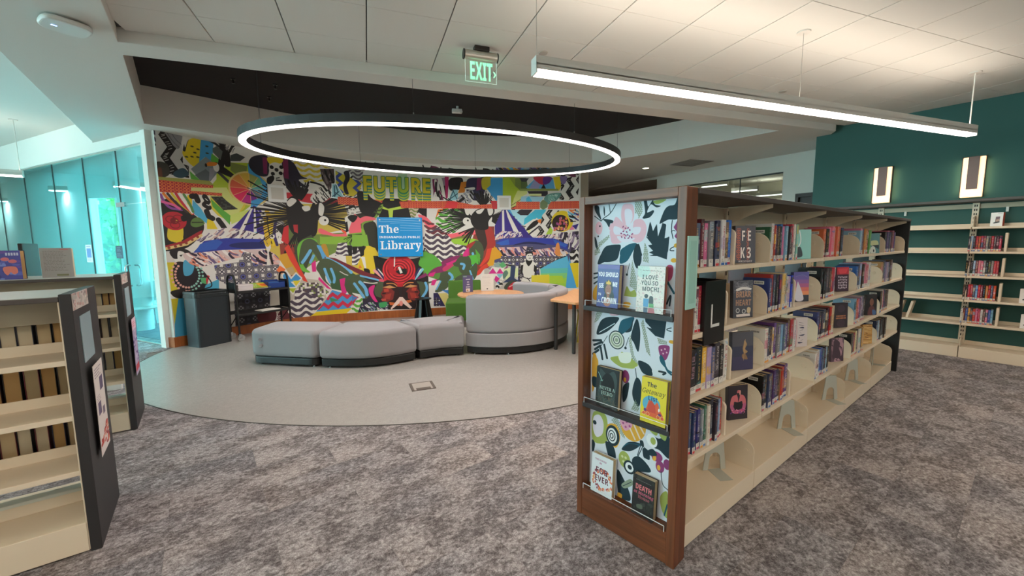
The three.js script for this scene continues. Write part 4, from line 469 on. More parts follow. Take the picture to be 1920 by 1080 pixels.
// exit sign
{ const t = thing('exit_sign', 'green lettered clear EXIT sign with a silver housing under the tiled ceiling', 'exit sign', [-0.262, HG, -3.825], TURN_P);
  mesh('mount', rbx(-0.06, 0.075, -0.04, 0, -0.03, 0.035, 0.004), std('#2c2622', 0.5), t);
  mesh('housing', [cyl(0.04, 0.04, 0.296, 0, 0, 0, 32).rotateZ(Math.PI / 2).translate(0, -0.075, 0)], M.alu, t); mesh('end_cap', [cyl(0.042, 0.042, 0.01, 0, 0, 0, 32).rotateZ(Math.PI / 2).translate(-0.153, -0.075, 0)], M.black, t); mesh('end_cap', [cyl(0.042, 0.042, 0.01, 0, 0, 0, 32).rotateZ(Math.PI / 2).translate(0.153, -0.075, 0)], M.black, t);
  mesh('panel', rbx(-0.142, 0.146, -0.3, -0.1, -0.003, 0.003, 0.002), M.acrylic, t); mesh('panel_edge', [bx(-0.1435, -0.1415, -0.3, -0.1, -0.0032, 0.0032), bx(0.1455, 0.1475, -0.3, -0.1, -0.0032, 0.0032), bx(-0.1435, 0.1475, -0.302, -0.3, -0.0032, 0.0032)], glow(0.25, 0.5, 0.36, 0.5), t);
  const em = glow(0.0, 0.8, 0.3, 0.62), g = new TextGeometry('EXIT', { font, size: 0.1, depth: 0.002, curveSegments: 6, bevelEnabled: false }); g.computeBoundingBox(); const b = g.boundingBox; g.translate(-b.min.x, -b.min.y, 0).scale(0.205 / (b.max.x - b.min.x), 0.152 / (b.max.y - b.min.y), 1).translate(-0.098, -0.282, 0.0034); mesh('lettering', g, em, t);
  mesh('arrow', plate([[0.112, -0.195], [0.124, -0.195], [0.142, -0.222], [0.124, -0.249], [0.112, -0.249], [0.126, -0.222]], 0.0034, 0.0054), glow(0.01, 0.5, 0.25, 0.6), t);
  areaLight(t, new THREE.Color().setRGB(0.1, 1, 0.5), 1.2, 0.2, 0.15, [0, -0.2, -0.008], [0, 0.1, -1]); }
// lit room behind the far window
[[4.76, -10.32, 0.6, 'left one'], [5.48, -10.27, 0.58, 'middle one'], [6.7, -11.28, 0.62, 'right one, lowest']].forEach(([x, z, len, w]) => linearLamp(x, z, len, -45.8 * RAD, x < 5 ? 2.85 : 2.72, HS, 'glowing tube lamp hung in the room behind the far window, ' + w, [[0.05, 0.0016], [len - 0.05, 0.0016]], LAMP_TINT, 120, 40));

// ---------- floral wallpaper on the end panel (1 px to the millimetre) ----------
const [posterCanvas, pg] = newCanvas(500, 1540);
{
  pg.fillStyle = '#d3dbe6'; pg.fillRect(0, 0, 500, 1540);
  const { P, S, L, E, O, clip } = painter(pg), D1 = '#16303c', T1 = '#17566a', PNK = '#e0b4c4', PAL = '#dcd8e6', OLV = '#9fae5a', MG = '#8a3a70', GLD = '#dca63a', SAGE = '#8f9f8c', FIN = '#7d8d78';
  const scaleLeaf = (s) => clip(s, (a, b, c, d) => { pg.strokeStyle = FIN; pg.lineWidth = 2.4; for (let y = b, j = 0; y < d; y += 9, j++) for (let x = a + (j % 2) * 5; x < c; x += 10) { pg.beginPath(); pg.ellipse(x, y, 3.4, 5, 0, 0, 7); pg.stroke(); } });
  const pattern = (g) => g();
  // upper panel
  S(PNK, '182 16 232 16 245 55 234 99 195 108 173 75'); S(PNK, '144 70 178 96 211 126 171 146 112 137 103 115 128 94'); S(PNK, '112 137 171 153 204 168 172 199 126 202 113 173'); S(PNK, '242 99 284 88 311 123 301 156 252 162'); S(PNK, '236 154 308 136 298 183 264 200 228 182'); S(PAL, '193 41 229 44 234 92 203 112'); S(PAL, '137 116 179 132 196 153 146 159 129 141'); S(PAL, '243 127 281 128 274 155 244 158'); S(PAL, '151 167 196 171 252 179 213 196 172 192'); S(PAL, '227 109 242 106 235 130 211 140');
  for (const s of ['185 121', '199 129', '213 128', '187 143', '206 147', '223 138', '175 153', '192 159', '212 161', '236 158', '178 171', '196 176', '216 177', '234 175', '202 164', '222 168']) E(MG, s, 3.2, 5.5, rr(0, 3));
  S(D1, '14 3 39 13 44 42 54 80 31 56 14 29'); S(D1, '70 11 77 34 75 63 68 40'); L(D1, 4, '54 87 67 73 110 54 143 6', true); L(D1, 4, '110 50 101 6', true); L(D1, 4, '54 87 12 59', true); S(D1, '67 77 124 87 122 101 111 101 103 120 85 96');
  E(PNK, '41 123', 22, 34); E('#221a2c', '47 113', 5); E('#221a2c', '37 165', 5); S(D1, '14 168 28 187 38 239 20 217'); scaleLeaf('40 198 104 158 108 173 43 224'); scaleLeaf('15 239 42 209 52 250 16 266'); scaleLeaf('247 4 282 7 291 54 269 87 264 63 249 59');
  S(D1, '294 -2 307 -1 316 30 323 27 340 5 352 26 380 34 359 39 330 24 313 59 342 51 346 61 325 83 290 85 302 59'); S(OLV, '344 9 404 7 380 21 355 23'); S(D1, '460 6 463 91 417 98 386 112 377 109 398 55 418 37 445 33'); L(D1, 4, '437 102 432 140 443 182', true); L(D1, 3, '434 153 442 144 452 150', true); S(MG, '451 122 464 106 467 179 450 173 459 154 445 134');
  P(D1, '331 103 345 147 362 115 359 151 371 171 387 126 409 120 403 181 426 175 422 237 412 270 374 262 330 262 362 251 323 214 358 227 309 170 342 184 323 143');
  L(D1, 4, '450 219 435 224 428 237 449 237', true); E(GLD, '460 214', 12, 10); S(D1, '57 267 87 217 172 210 114 239'); S(D1, '114 266 173 217 153 265'); S(T1, '174 265 181 228 257 203 234 238 227 264'); S(D1, '246 264 270 205 288 245 289 263'); scaleLeaf('297 263 306 200 322 237 326 262');
  // the motif repeats down the sheet
  S(D1, '36 309 63 248 116 214 173 212 148 256 85 294'); S(D1, '74 294 148 256 168 221 159 274 128 293'); S(T1, '170 300 179 238 218 208 262 204 239 247 210 290'); S(D1, '244 264 262 205 286 246 288 293 265 323'); scaleLeaf('297 288 304 200 323 246 329 296'); P(D1, '314 167 328 104 348 172 364 115 372 188 390 112 407 117 397 189 424 173 417 277 369 262 328 246 350 237 322 212 349 208');
  scaleLeaf('228 412 240 281 263 367 273 435 243 420'); L(D1, 3, '225 301 212 361', true); E(D1, '212 356', 6); S(OLV, '199 459 213 414 234 438 258 428 264 462 205 463'); S(GLD, '12 447 43 416 44 492 10 495'); for (const s of ['14 361 48 355', '14 385 48 374', '15 414 48 393']) L(D1, 8, s, true); S('#b04a70', '418 309 447 307 445 357 424 374'); L(T1, 10, '420 374 456 428', true); L(D1, 8, '424 480 435 446 443 438 437 487', true); E(GLD, '450 280', 14, 10); S(GLD, '200 495 235 496 226 519 196 518');
  // middle
  S(PNK, '118 554 176 547 166 567 123 572'); S(PNK, '242 548 295 542 286 560 247 565'); scaleLeaf('18 629 34 559 74 559 46 606'); S(D1, '36 684 58 614 102 584 171 578 146 620 93 666'); L('#cfdfe8', 4, '53 672 146 611', true); S(T1, '170 667 182 597 227 571 259 567 238 616 209 647'); S(D1, '209 647 238 616 252 574 244 633'); S(D1, '243 660 272 571 293 634 286 731 260 693'); P(D1, '314 552 426 550 416 644 372 639 325 603 353 607 319 578');
  E('#cfd6cc', '160 695', 44, 46); O(D1, 5, '160 695', 44, 46); O(SAGE, 8, '160 695', 30, 32); O(D1, 4, '160 695', 18, 20); E(SAGE, '160 695', 10); scaleLeaf('296 590 307 566 336 671 352 746 328 724'); scaleLeaf('230 689 239 651 262 755 293 803 253 785'); L(D1, 3, '230 671 211 729', true); E(D1, '213 727', 7);
  for (const s of ['14 722 65 713', '20 746 71 722', '26 769 60 743', '15 796 49 769']) L(D1, 12, s, true); for (const s of ['63 752 75 813', '85 734 104 802']) L(D1, 12, s, true); L(D1, 3, '49 769 104 683', true); S(OLV, '128 792 181 790 191 751 222 764 253 776 283 805 203 832 150 816'); S(MG, '391 686 443 677 432 738 406 743'); for (const s of ['405 701', '422 693', '414 716', '431 708']) E(PNK, s, 4); L(T1, 8, '410 734 430 789 456 796', true); S(T1, '397 732 419 741 430 781 403 761'); scaleLeaf('381 646 430 654 434 670 391 674'); L(D1, 4, '449 589 428 596 428 604 449 605', true); E(GLD, '455 654', 16, 8); S(GLD, '15 796 38 811 28 897 16 899'); S(D1, '287 777 340 784 359 814 303 819');
  // lower
  S(GLD, '10 821 47 825 42 907 13 1007'); S(D1, '12 925 49 928 43 976 13 972'); S(OLV, '125 797 205 770 253 782 265 821 182 829'); S('#dfe6e0', '175 765 240 747 241 795 188 806'); S(D1, '287 780 343 793 363 834 311 832'); L(D1, 4, '271 820 280 870', true); S(D1, '257 941 278 866 307 895 299 1004 270 991'); S(D1, '203 933 238 902 228 981 205 1010'); E(MG, '217 875', 22, 34); E(GLD, '214 892', 8, 12); scaleLeaf('253 1039 275 978 299 1014 294 1037'); L(T1, 9, '404 729 432 793 457 807', true); L(D1, 9, '396 806 437 802 417 816', true); S(D1, '440 871 454 857 455 976 445 960');
  S(OLV, '16 1142 49 1109 100 1115 117 1176 115 1253 71 1287 18 1278'); S(PAL, '23 1151 62 1127 88 1163 83 1226 45 1257 21 1220'); E(D1, '31 1179', 12, 12); scaleLeaf('137 1130 167 1099 204 1146 223 1203 211 1202 169 1163'); S(GLD, '203 1114 303 1076 336 1100 327 1154 285 1196 240 1197 204 1167'); S('#dfa0b8', '191 1113 249 1094 261 1126 227 1159 204 1146'); for (const s of ['209 1123', '229 1111', '224 1139', '247 1128']) E('#b0508a', s, 6); for (const s of ['271 1112 306 1172', '293 1094 327 1139', '250 1140 279 1187']) L('#e6d4c4', 9, s, true);
  S(GLD, '113 1166 168 1147 193 1203 177 1263 153 1272 115 1231'); E(D1, '147 1214', 42, 56); E('#e6ecf0', '144 1215', 30, 42); O(D1, 5, '142 1216', 20, 28); O(D1, 5, '141 1217', 9, 13); S(D1, '103 1264 153 1272 169 1332 130 1348'); S(T1, '204 1269 235 1220 274 1202 312 1201 264 1251'); S(D1, '235 1220 274 1201 310 1199 263 1214'); S(D1, '306 1183 323 1179 329 1205 313 1206'); S(D1, '324 1217 350 1217 362 1253 330 1261'); L(D1, 4, '323 1207 293 1282', true); L(D1, 4, '318 1204 350 1217', true);
  S(D1, '343 1144 369 1129 405 1136 458 1112 462 1213 412 1193 376 1187'); E('#e6ecf0', '370 1159', 28, 34, -0.4); E(OLV, '377 1159', 14, 18); S(OLV, '358 1108 399 1099 394 1125 374 1122'); S(OLV, '409 1110 443 1098 440 1133 420 1131'); S(D1, '15 1285 35 1300 26 1350 16 1354'); E(MG, '398 1229', 30, 24); E(GLD, '385 1239', 12, 18);
  S(D1, '77 1340 110 1333 97 1356'); E(OLV, '221 1317', 34, 44); for (const s of ['208 1305', '228 1305', '216 1330', '237 1327']) E('#cfd6a8', s, 7); E(D1, '251 1347', 34, 36); E('#e6ecf0', '251 1347', 24, 26); E(D1, '253 1346', 12); S(D1, '205 1267 246 1223 299 1214 253 1259'); S(D1, '266 1298 300 1268 346 1287 370 1320 325 1340 279 1349'); S(D1, '322 1221 350 1221 362 1259 334 1260'); L(D1, 4, '315 1191 295 1265', true); E(MG, '397 1232', 26, 24); E(GLD, '387 1241', 9, 14); E(MG, '416 1274', 22, 30); E(GLD, '410 1282', 9, 14); E(MG, '451 1249', 18, 26); L(D1, 4, '423 1297 425 1360 462 1374', true); S(D1, '180 1391 223 1430 259 1493 254 1530 192 1525'); S(SAGE, '207 1460 257 1409 275 1429 228 1473'); L(D1, 3, '216 1465 263 1423', true); S(GLD, '185 1517 211 1516 205 1548 186 1552'); S(OLV, '422 1425 457 1387 464 1511 435 1494'); L(T1, 7, '446 1509 459 1449', true); S(D1, '347 1222 377 1200 399 1223 362 1238');
}

// ---------- the long double-faced bookcase ----------
const BC = thing('bookcase', 'long cream steel double-sided bookcase full of books, with a floral dark wood end panel', 'bookcase', UV(1.65, 1.2), TURN_U);   // local x along, local z to the right-hand aisle
const JOINT = [0.075, 0.906, 1.82, 2.735, 3.625, 4.53], SHELF_TOP = [1.385, 1.085, 0.785, 0.49];
{
  const ep = groupPart('end_panel', BC); ep.position.set(-0.05, 0, 0); ep.rotation.y = 4.5 * RAD; ep.userData.label = 'dark wood end panel with floral paper and three ledges';
  const W = 0.283, T = 0.105, wuv = (g) => boxUV(g, 1.2);
  mesh('post', wuv(rbx(0, T, 0, 1.735, -W, -W + 0.034, 0.003)), M.darkWood, ep); mesh('post', wuv(rbx(0, T, 0, 1.735, W - 0.04, W, 0.003)), M.darkWood, ep);
  const hor = (g) => { boxUV(g, 1.2); const u = g.attributes.uv; for (let i = 0; i < u.count; i++) u.setXY(i, u.getY(i), u.getX(i)); return g; };
  mesh('top_rail', hor(rbx(0.001, T, 1.695, 1.734, -W + 0.034, W - 0.04, 0.002)), M.darkWood, ep); mesh('bottom_rail', hor(rbx(0.002, T, 0.004, 0.163, -W + 0.034, W - 0.04, 0.002)), M.darkWood, ep);
  const wall = bx(0.07, 0.09, 0.16, 1.70, -0.25, 0.25); mesh('floral_paper', wall, std('#ffffff', 0.75, { map: canvasTex(posterCanvas) }), ep);
  mesh('backing', bx(0.09, 0.1, 0.01, 1.72, -0.27, 0.27), M.black, ep);
  for (const y of [1.168, 0.643]) mesh('ledge', [rbx(0.0, 0.072, y - 0.012, y + 0.008, -0.248, 0.242, 0.003), rbx(-0.004, 0.004, y - 0.016, y + 0.01, -0.248, 0.242, 0.002)], M.ledge, ep);
  for (const y of [1.176, 0.651, 0.163]) { const a = mesh('acrylic_lip', bx(-0.006, -0.0035, y, y + 0.03, -0.235, 0.232), M.acrylic, ep); mesh('lip_edge', [bx(-0.0068, -0.003, y + 0.029, y + 0.031, -0.235, 0.232), bx(-0.0068, -0.003, y, y + 0.03, -0.2365, -0.235), bx(-0.0068, -0.003, y, y + 0.03, 0.232, 0.2335)], M.acrylicEdge, a); }
  const sh = mesh('sign_holder', [rbx(0.012, 0.11, 1.21, 1.527, W + 0.001, W + 0.007, 0.002)], M.mint, ep); sh.userData.label = 'mint green blank sign holder'; mesh('sign_insert', rbx(0.03, 0.092, 1.235, 1.505, W + 0.006, W + 0.0085, 0.001), std('#98c9be', 0.6), sh);
  // steel
  mesh('canopy', rbx(0.07, 4.63, 1.708, 1.733, -0.285, 0.285, 0.003), M.canopy, BC);
  const fe = mesh('far_end_panel', rbx(4.6, 4.64, 0, 1.707, -0.285, 0.28, 0.003), M.black, BC); fe.userData.label = 'black far end panel';
  for (const x of JOINT) { const u = mesh('upright', rbx(x - 0.022, x + 0.022, 0.02, 1.7, -0.025, 0.025, 0.003), M.cream, BC); mesh('slot_row', Array.from({ length: 26 }, (_, i) => bx(x - 0.012, x - 0.004, 0.36 + i * 0.052, 0.384 + i * 0.052, 0.0235, 0.0256)).concat(Array.from({ length: 26 }, (_, i) => bx(x + 0.004, x + 0.012, 0.36 + i * 0.052, 0.384 + i * 0.052, 0.0235, 0.0256))), M.slot, u); }
  const brk = new THREE.Shape(); brk.moveTo(0.02, 0.0); brk.lineTo(0.265, 0); brk.lineTo(0.265, 0.09); brk.absarc(0.185, 0.085, 0.08, 0, Math.PI / 2, false); brk.lineTo(0.03, 0.165); brk.closePath();
  const brackG = mergeGeometries([plate(brk, -0.003, 0.003, 0.0008), cyl(0.02, 0.02, 0.004, 0, 0, 0, 20).rotateX(Math.PI / 2).translate(0.2, 0.098, 0.0035), cyl(0.012, 0.016, 0.006, 0, 0, 0, 20).rotateX(Math.PI / 2).translate(0.2, 0.098, 0.006)].map((g) => g.index ? g.toNonIndexed() : g)).rotateY(-Math.PI / 2);   // in the plane x = 0, depth along z
  const bigB = new THREE.Shape(); bigB.moveTo(0.02, 0); bigB.lineTo(0.243, 0); bigB.lineTo(0.243, 0.12); bigB.absarc(0.183, 0.118, 0.06, 0, Math.PI / 2.4, false); bigB.lineTo(0.03, 0.23); bigB.closePath();
  const bigG = mergeGeometries([plate(bigB, -0.004, 0.004, 0.001), cyl(0.02, 0.02, 0.004, 0, 0, 0, 20).rotateX(Math.PI / 2).translate(0.2, 0.115, 0.004), cyl(0.01, 0.014, 0.006, 0, 0, 0, 20).rotateX(Math.PI / 2).translate(0.2, 0.115, 0.006)].map((g) => g.index ? g.toNonIndexed() : g)).rotateY(-Math.PI / 2);
  const canB = plate([[0.02, 1.708], [0.262, 1.708], [0.262, 1.688], [0.15, 1.655], [0.02, 1.60]], -0.003, 0.003, 0.0006).rotateY(-Math.PI / 2);
  for (let i = 0; i < 5; i++) {
    const a = JOINT[i] + 0.003, b = JOINT[i + 1] - 0.003;
    SHELF_TOP.forEach((y) => { const s = mesh('shelf', [rbx(a, b, y - 0.024, y, 0.02, 0.27, 0.003), bx(a, b, y - 0.024, y + 0.02, 0.018, 0.022)], M.cream, BC); const k = mesh('shelf_bracket', brackG.clone().scale(1, 1, 1), M.cream, s); k.position.set(b - 0.004, y, 0); mesh('shelf', rbx(a, b, y - 0.024, y, -0.27, -0.02, 0.003), M.cream, BC); });
    const base = mesh('base_shelf', [rbx(a, b, 0.012, 0.128, -0.245, 0.247, 0.003), bx(a + 0.02, b - 0.02, 0, 0.02, -0.22, 0.22)], M.cream, BC); const k = mesh('base_bracket', bigG.clone(), M.cream, base); k.position.set(b - 0.005, 0.128, 0);
    mesh('back_panel', rbx(a + 0.02, b - 0.02, 0.128, 0.33, -0.006, 0.006, 0.002), M.cream, BC); mesh('back_panel', rbx(a + 0.02, b - 0.02, 1.40, 1.70, -0.006, 0.006, 0.002), M.creamDark, BC);
    const cb = mesh('canopy_bracket', canB.clone(), M.cream, BC); cb.position.x = JOINT[i + 1]; 
  }
}
// local frame of the bookcase to the room
const onBC = (x, y, z) => UV(1.65 + x, 1.2 - z, y);

// ---------- books ----------
const PAL = { N: ['navy', '#20284e'], K: ['black', '#171519'], C: ['charcoal', '#33343c'], S: ['slate blue', '#4a5672'], B: ['bright blue', '#2b58ae'], L: ['light blue', '#7fa6c6'], T: ['dark teal', '#1c4654'], G: ['dark green', '#1f4a34'], M: ['maroon', '#5e2030'], R: ['red', '#b3202c'], P: ['pink', '#cf7390'], V: ['purple', '#4e3a72'], W: ['white', '#d6d2cc'], I: ['cream', '#d8c8a4'], O: ['orange', '#d2723a'], Y: ['yellow', '#d9ab3e'], D: ['brown', '#5a4438'], A: ['grey', '#7b7d80'], Q: ['mint', '#8fcac0'], E: ['tan', '#c49a5c'], H: ['lilac', '#a79abf'], F: ['green', '#4f9a52'] };
const ACW = 64, ACH = 8, [atlasCanvas, ag] = newCanvas(2048, 2048); ag.fillStyle = '#444444'; ag.fillRect(0, 0, 2048, 2048);
let cellN = 0;
function spineCell(key, plain) {
  const i = cellN++, x = (i % ACW) * 32, y = Math.floor(i / ACW) * 256, base = C(PAL[key][1]), css = (c) => '#' + c.getHexString(), light = base.clone().getHSL({}).l > 0.5, j = base.clone().offsetHSL(rr(-0.02, 0.02), rr(-0.08, 0.08), rr(-0.05, 0.05));
  ag.fillStyle = css(j); ag.fillRect(x, y, 32, 256);
  if (!plain) {
    const acc = C(PAL[pick(Object.keys(PAL))][1]), ink = light ? pick(['#2a2430', '#a02030', '#28406a']) : pick(['#e6e2da', '#e6e2da', '#d8b060', '#c8a0b0', '#8fb8d0']);
    if (rnd() < 0.5) { ag.fillStyle = css(acc); const h = rr(20, 80); ag.globalAlpha = rr(0.4, 1); ag.fillRect(x, y + rr(0, 150), 32, h); ag.globalAlpha = 1; }
    for (let k = 0; k < 10; k++) { ag.fillStyle = css(pick([acc, j.clone().offsetHSL(0, 0, 0.12), j.clone().offsetHSL(0, 0, -0.1)])); ag.globalAlpha = 0.5; ag.beginPath(); ag.ellipse(x + rr(2, 30), y + rr(5, 240), rr(2, 8), rr(3, 18), rr(0, 3), 0, 7); ag.fill(); ag.globalAlpha = 1; }
    let yy = y + rr(16, 40); const end = y + rr(150, 190), w = rr(7, 15), X = x + rr(7, 25 - w); ag.fillStyle = ink;                     // lettering too small to read: strokes across the spine
    while (yy < end) { const g = rr(4, 9); if (rnd() < 0.86) { ag.fillRect(X, yy, w, 2); if (rnd() < 0.7) ag.fillRect(X + (rnd() < 0.5 ? 0 : w - 3), yy, 3, g - 2); if (rnd() < 0.4) ag.fillRect(X, yy + g - 4, w, 2); } yy += g + 1.5; }
    ag.fillStyle = '#d9d6cf'; ag.fillRect(x + 2, y + 204, 28, 40); ag.fillStyle = pick(['#c8323a', '#3a6ab0', '#d9d6cf', '#d8902a', '#b03a5a']); ag.fillRect(x + 4, y + 228, 24, 14); ag.fillStyle = '#4a4648'; for (let k = 0; k < 3; k++) ag.fillRect(x + 6, y + 209 + k * 6, rr(8, 20), 2);
    ag.fillStyle = css(j); ag.fillRect(x, y + 246, 32, 10);
  }
  return [(x + 1) / 2048, 1 - (y + 245) / 2048, 30 / 2048, 244 / 2048, (x + 16) / 2048, 1 - (y + 252) / 2048];
}
const bookMat = std('#ffffff', 0.38);
function coverGeo(w, h, d, cell) {
  const b = 0.0026, r = Math.min(0.004, w * 0.2), g = slab([[-w / 2, -d], [-w / 2, -r], [-w / 2 + r * 0.4, -r * 0.3], [-w / 2 + r, 0], [w / 2 - r, 0], [w / 2 - r * 0.4, -r * 0.3], [w / 2, -r], [w / 2, -d], [w / 2 - b, -d], [w / 2 - b, -b * 1.6], [-w / 2 + b, -b * 1.6], [-w / 2 + b, -d]], 0, h);
  const p = g.attributes.position, n = g.attributes.normal, uv = g.attributes.uv;
  for (let i = 0; i < p.count; i++) { if (n.getZ(i) > 0.45 && p.getZ(i) > -0.006) uv.setXY(i, cell[0] + (p.getX(i) / w + 0.5) * cell[2], cell[1] + (p.getY(i) / h) * cell[3]); else uv.setXY(i, cell[4], cell[5]); }
  return g;
}
const pageGeo = (w, h, d) => bx(-w / 2 + 0.0027, w / 2 - 0.0027, 0.003, h - 0.003, -d + 0.005, -0.004);
const ORD = ['first', 'second', 'third', 'fourth', 'fifth', 'sixth', 'seventh', 'eighth', 'ninth', 'tenth', 'eleventh', 'twelfth', 'thirteenth', 'fourteenth', 'fifteenth', 'sixteenth'];
function shelfBook(pos, turn, w, h, d, key, label, group, o = {}) {
  const t = thing('book', label, 'book', pos, turn, group), cell = spineCell(key, o.plain);
  mesh('cover', coverGeo(w, h, d, cell), bookMat, t); mesh('pages', pageGeo(w, h, d), o.pages ?? M.pages, t);
  if (o.barcode) { const l = mesh('barcode_label', [bx(-w / 2 - 0.0008, -w / 2 + 0.0002, h - 0.036, h - 0.016, -0.085, -0.03)], M.paper, t); mesh('barcode', Array.from({ length: 9 }, (_, i) => bx(-w / 2 - 0.001, -w / 2 - 0.0007, h - 0.031, h - 0.021, -0.079 + i * 0.005, -0.0765 + i * 0.005)), M.black, l); }
  if (o.lean) t.rotation.z = o.lean;
  return t;
}
const BAY = ['nearest', 'second', 'middle', 'fourth', 'farthest'], LEVEL = ['top', 'second', 'third', 'lowest full'];
// per bay and shelf: where the row starts and ends along the case, the books from left to right, whether the first one shows its cover
const ROWS = [
  [[1.775, 2.115, 'SMPACSNWDB'], [1.768, 1.822, 'WR'], [1.77, 2.13, 'CTYHSKKW'], [1.775, 2.1, 'SNVNAGWKCKNLR']],
  [[2.585, 2.99, 'GWRNDKBPLVKRRWKQ'], [2.59, 2.97, 'NRSKDVILWHB'], [2.585, 3.06, 'WSKIVALSVDRW'], [2.585, 2.99, 'KCSYVNDRRV']],
  [[3.5, 3.98, 'OKPPIORNN'], [3.5, 3.85, 'KKCKKRRW'], [3.5, 3.84, 'NKNSDMRI'], [3.5, 3.83, 'WWLBSNLK']],
  [[4.41, 4.8, 'LPSOODFR'], [4.405, 4.86, 'BNLWDPPW'], [4.41, 4.8, 'LOPVHSK'], [4.41, 4.82, 'KDRIKWKE']],
  [[5.3, 5.76, 'KVPSMPV'], [5.3, 5.7, 'EDSHSD'], [5.31, 5.68, 'KWRSKD'], [5.31, 5.66, 'NLWKKD']],
];
ROWS.forEach((bay, bi) => bay.forEach(([u0, u1, keys], si) => {
  const n = keys.length, ws = Array.from(keys, () => rr(0.7, 1.3)), sum = ws.reduce((a, b) => a + b, 0); let u = u0;
  for (let i = 0; i < n; i++) { const w = ((u1 - u0) * ws[i]) / sum; const h = rr(0.196, 0.224), key = keys[i];
    const where = bi === 0 && si === 1 ? `book, ${i ? 'right' : 'left'} one of two beside the big black letter L sign` : `book, ${i === n - 1 ? 'last' : ORD[i]} from left on ${LEVEL[si]} shelf of the long bookcase's ${BAY[bi]} bay`;
    shelfBook(UV(u + w / 2, 0.945 + rr(-0.006, 0.012), SHELF_TOP[si]), TURN_U + rr(-0.01, 0.01), w - 0.0008, h, rr(0.142, 0.158), key, `${PAL[key][0]} ${where}`, `books on the ${LEVEL[si]} shelf of the long bookcase`, { barcode: i === 0 && bi > 0 });
    u += w; }
}));
shelfBook(UV(2.04, 0.955, 1.085), TURN_U, 0.03, 0.205, 0.15, 'M', 'maroon book standing just right of the big black letter L sign', 'books on the second shelf of the long bookcase');
// books on the far side, seen through the gaps above the second row
[['K', 1.95], ['M', 2.06], ['D', 2.3], ['C', 2.36], ['E', 2.42], ['K', 2.7], ['D', 2.78], ['M', 3.2], ['K', 3.75], ['C', 4.2]].forEach(([k, u], i) => shelfBook(UV(u, 1.445, 1.085), TURN_U + Math.PI, 0.045, 0.235, 0.16, k, `${PAL[k][0]} book on the far side of the long bookcase, ${ORD[i]} from left, through a gap`, 'books on the far side of the long bookcase'));
// red books on the teal wall shelving, four rows of thirteen
const TW_TOP = [1.66, 1.355, 1.05, 0.745, 0.445];
[['KLMRRRMAKRKMR', 1], ['KDKLMPPAKCARR', 2], ['DKRRSLRMKORSO', 3], ['WMBYKRPRWDPBL', 4]].forEach(([keys, r]) => { let v = 0.585; for (let i = 0; i < 13; i++) { const w = 0.272 / 13; shelfBook(UV(7.695, v - w / 2, TW_TOP[r]), TURN_U - Math.PI / 2, w - 0.0008, 0.188 + rr(-0.004, 0.006), 0.13, keys[i], `${PAL[keys[i]][0]} book, ${ORD[i]} from left, ${['', 'top', 'second', 'third', 'bottom'][r]} row of red books, teal wall`, `red books, ${['', 'top', 'second', 'third', 'bottom'][r]} row on the teal wall`); v -= w; } });

// books shown with the cover to the front
function coverTex(fn, w = 260, h = 400) { const [c, g] = newCanvas(w, h); fn(g, painter(g), w, h); return canvasTex(c); }
function faceBook(pos, turn, w, h, d, tilt, color, tex, label, group, pages) {
  const t = thing('book', label, 'book', pos, turn, group); t.rotation.order = 'YXZ'; t.rotation.x = -tilt;
  const front = rbx(-w / 2, w / 2, 0, h, -0.003, 0, 0.001, 1), p = front.attributes.position, n = front.attributes.normal, uv = front.attributes.uv; for (let i = 0; i < p.count; i++) n.getZ(i) > 0.6 ? uv.setXY(i, p.getX(i) / w + 0.5, p.getY(i) / h) : uv.setXY(i, 0.01, 0.5);
  mesh('front_cover', front, std('#ffffff', 0.34, { map: tex }), t); mesh('binding', [rbx(-w / 2, w / 2, 0, h, -d, -d + 0.003, 0.001, 1), rbx(-w / 2 - 0.001, -w / 2 + 0.003, 0, h, -d, -0.001, 0.001, 1)], std(color, 0.4), t); mesh('pages', bx(-w / 2 + 0.003, w / 2 - 0.004, 0.003, h - 0.003, -d + 0.003, -0.003), pages ?? M.pages, t); return t;
}
const text = (g, s, x, y, size, col, { f = 'sans-serif', b = true, sx = 1, rot = 0, italic = false, align = 'center', line = 0 } = {}) => { g.save(); g.translate(x, y); g.rotate(rot); g.scale(sx, 1); g.font = `${italic ? 'italic ' : ''}${b ? 'bold ' : ''}${size}px ${f}`; g.textAlign = align; if (line) { g.lineJoin = 'round'; g.strokeStyle = col; g.lineWidth = line; g.strokeText(s, 0, 0); } g.fillStyle = col; g.fillText(s, 0, 0); g.restore(); };
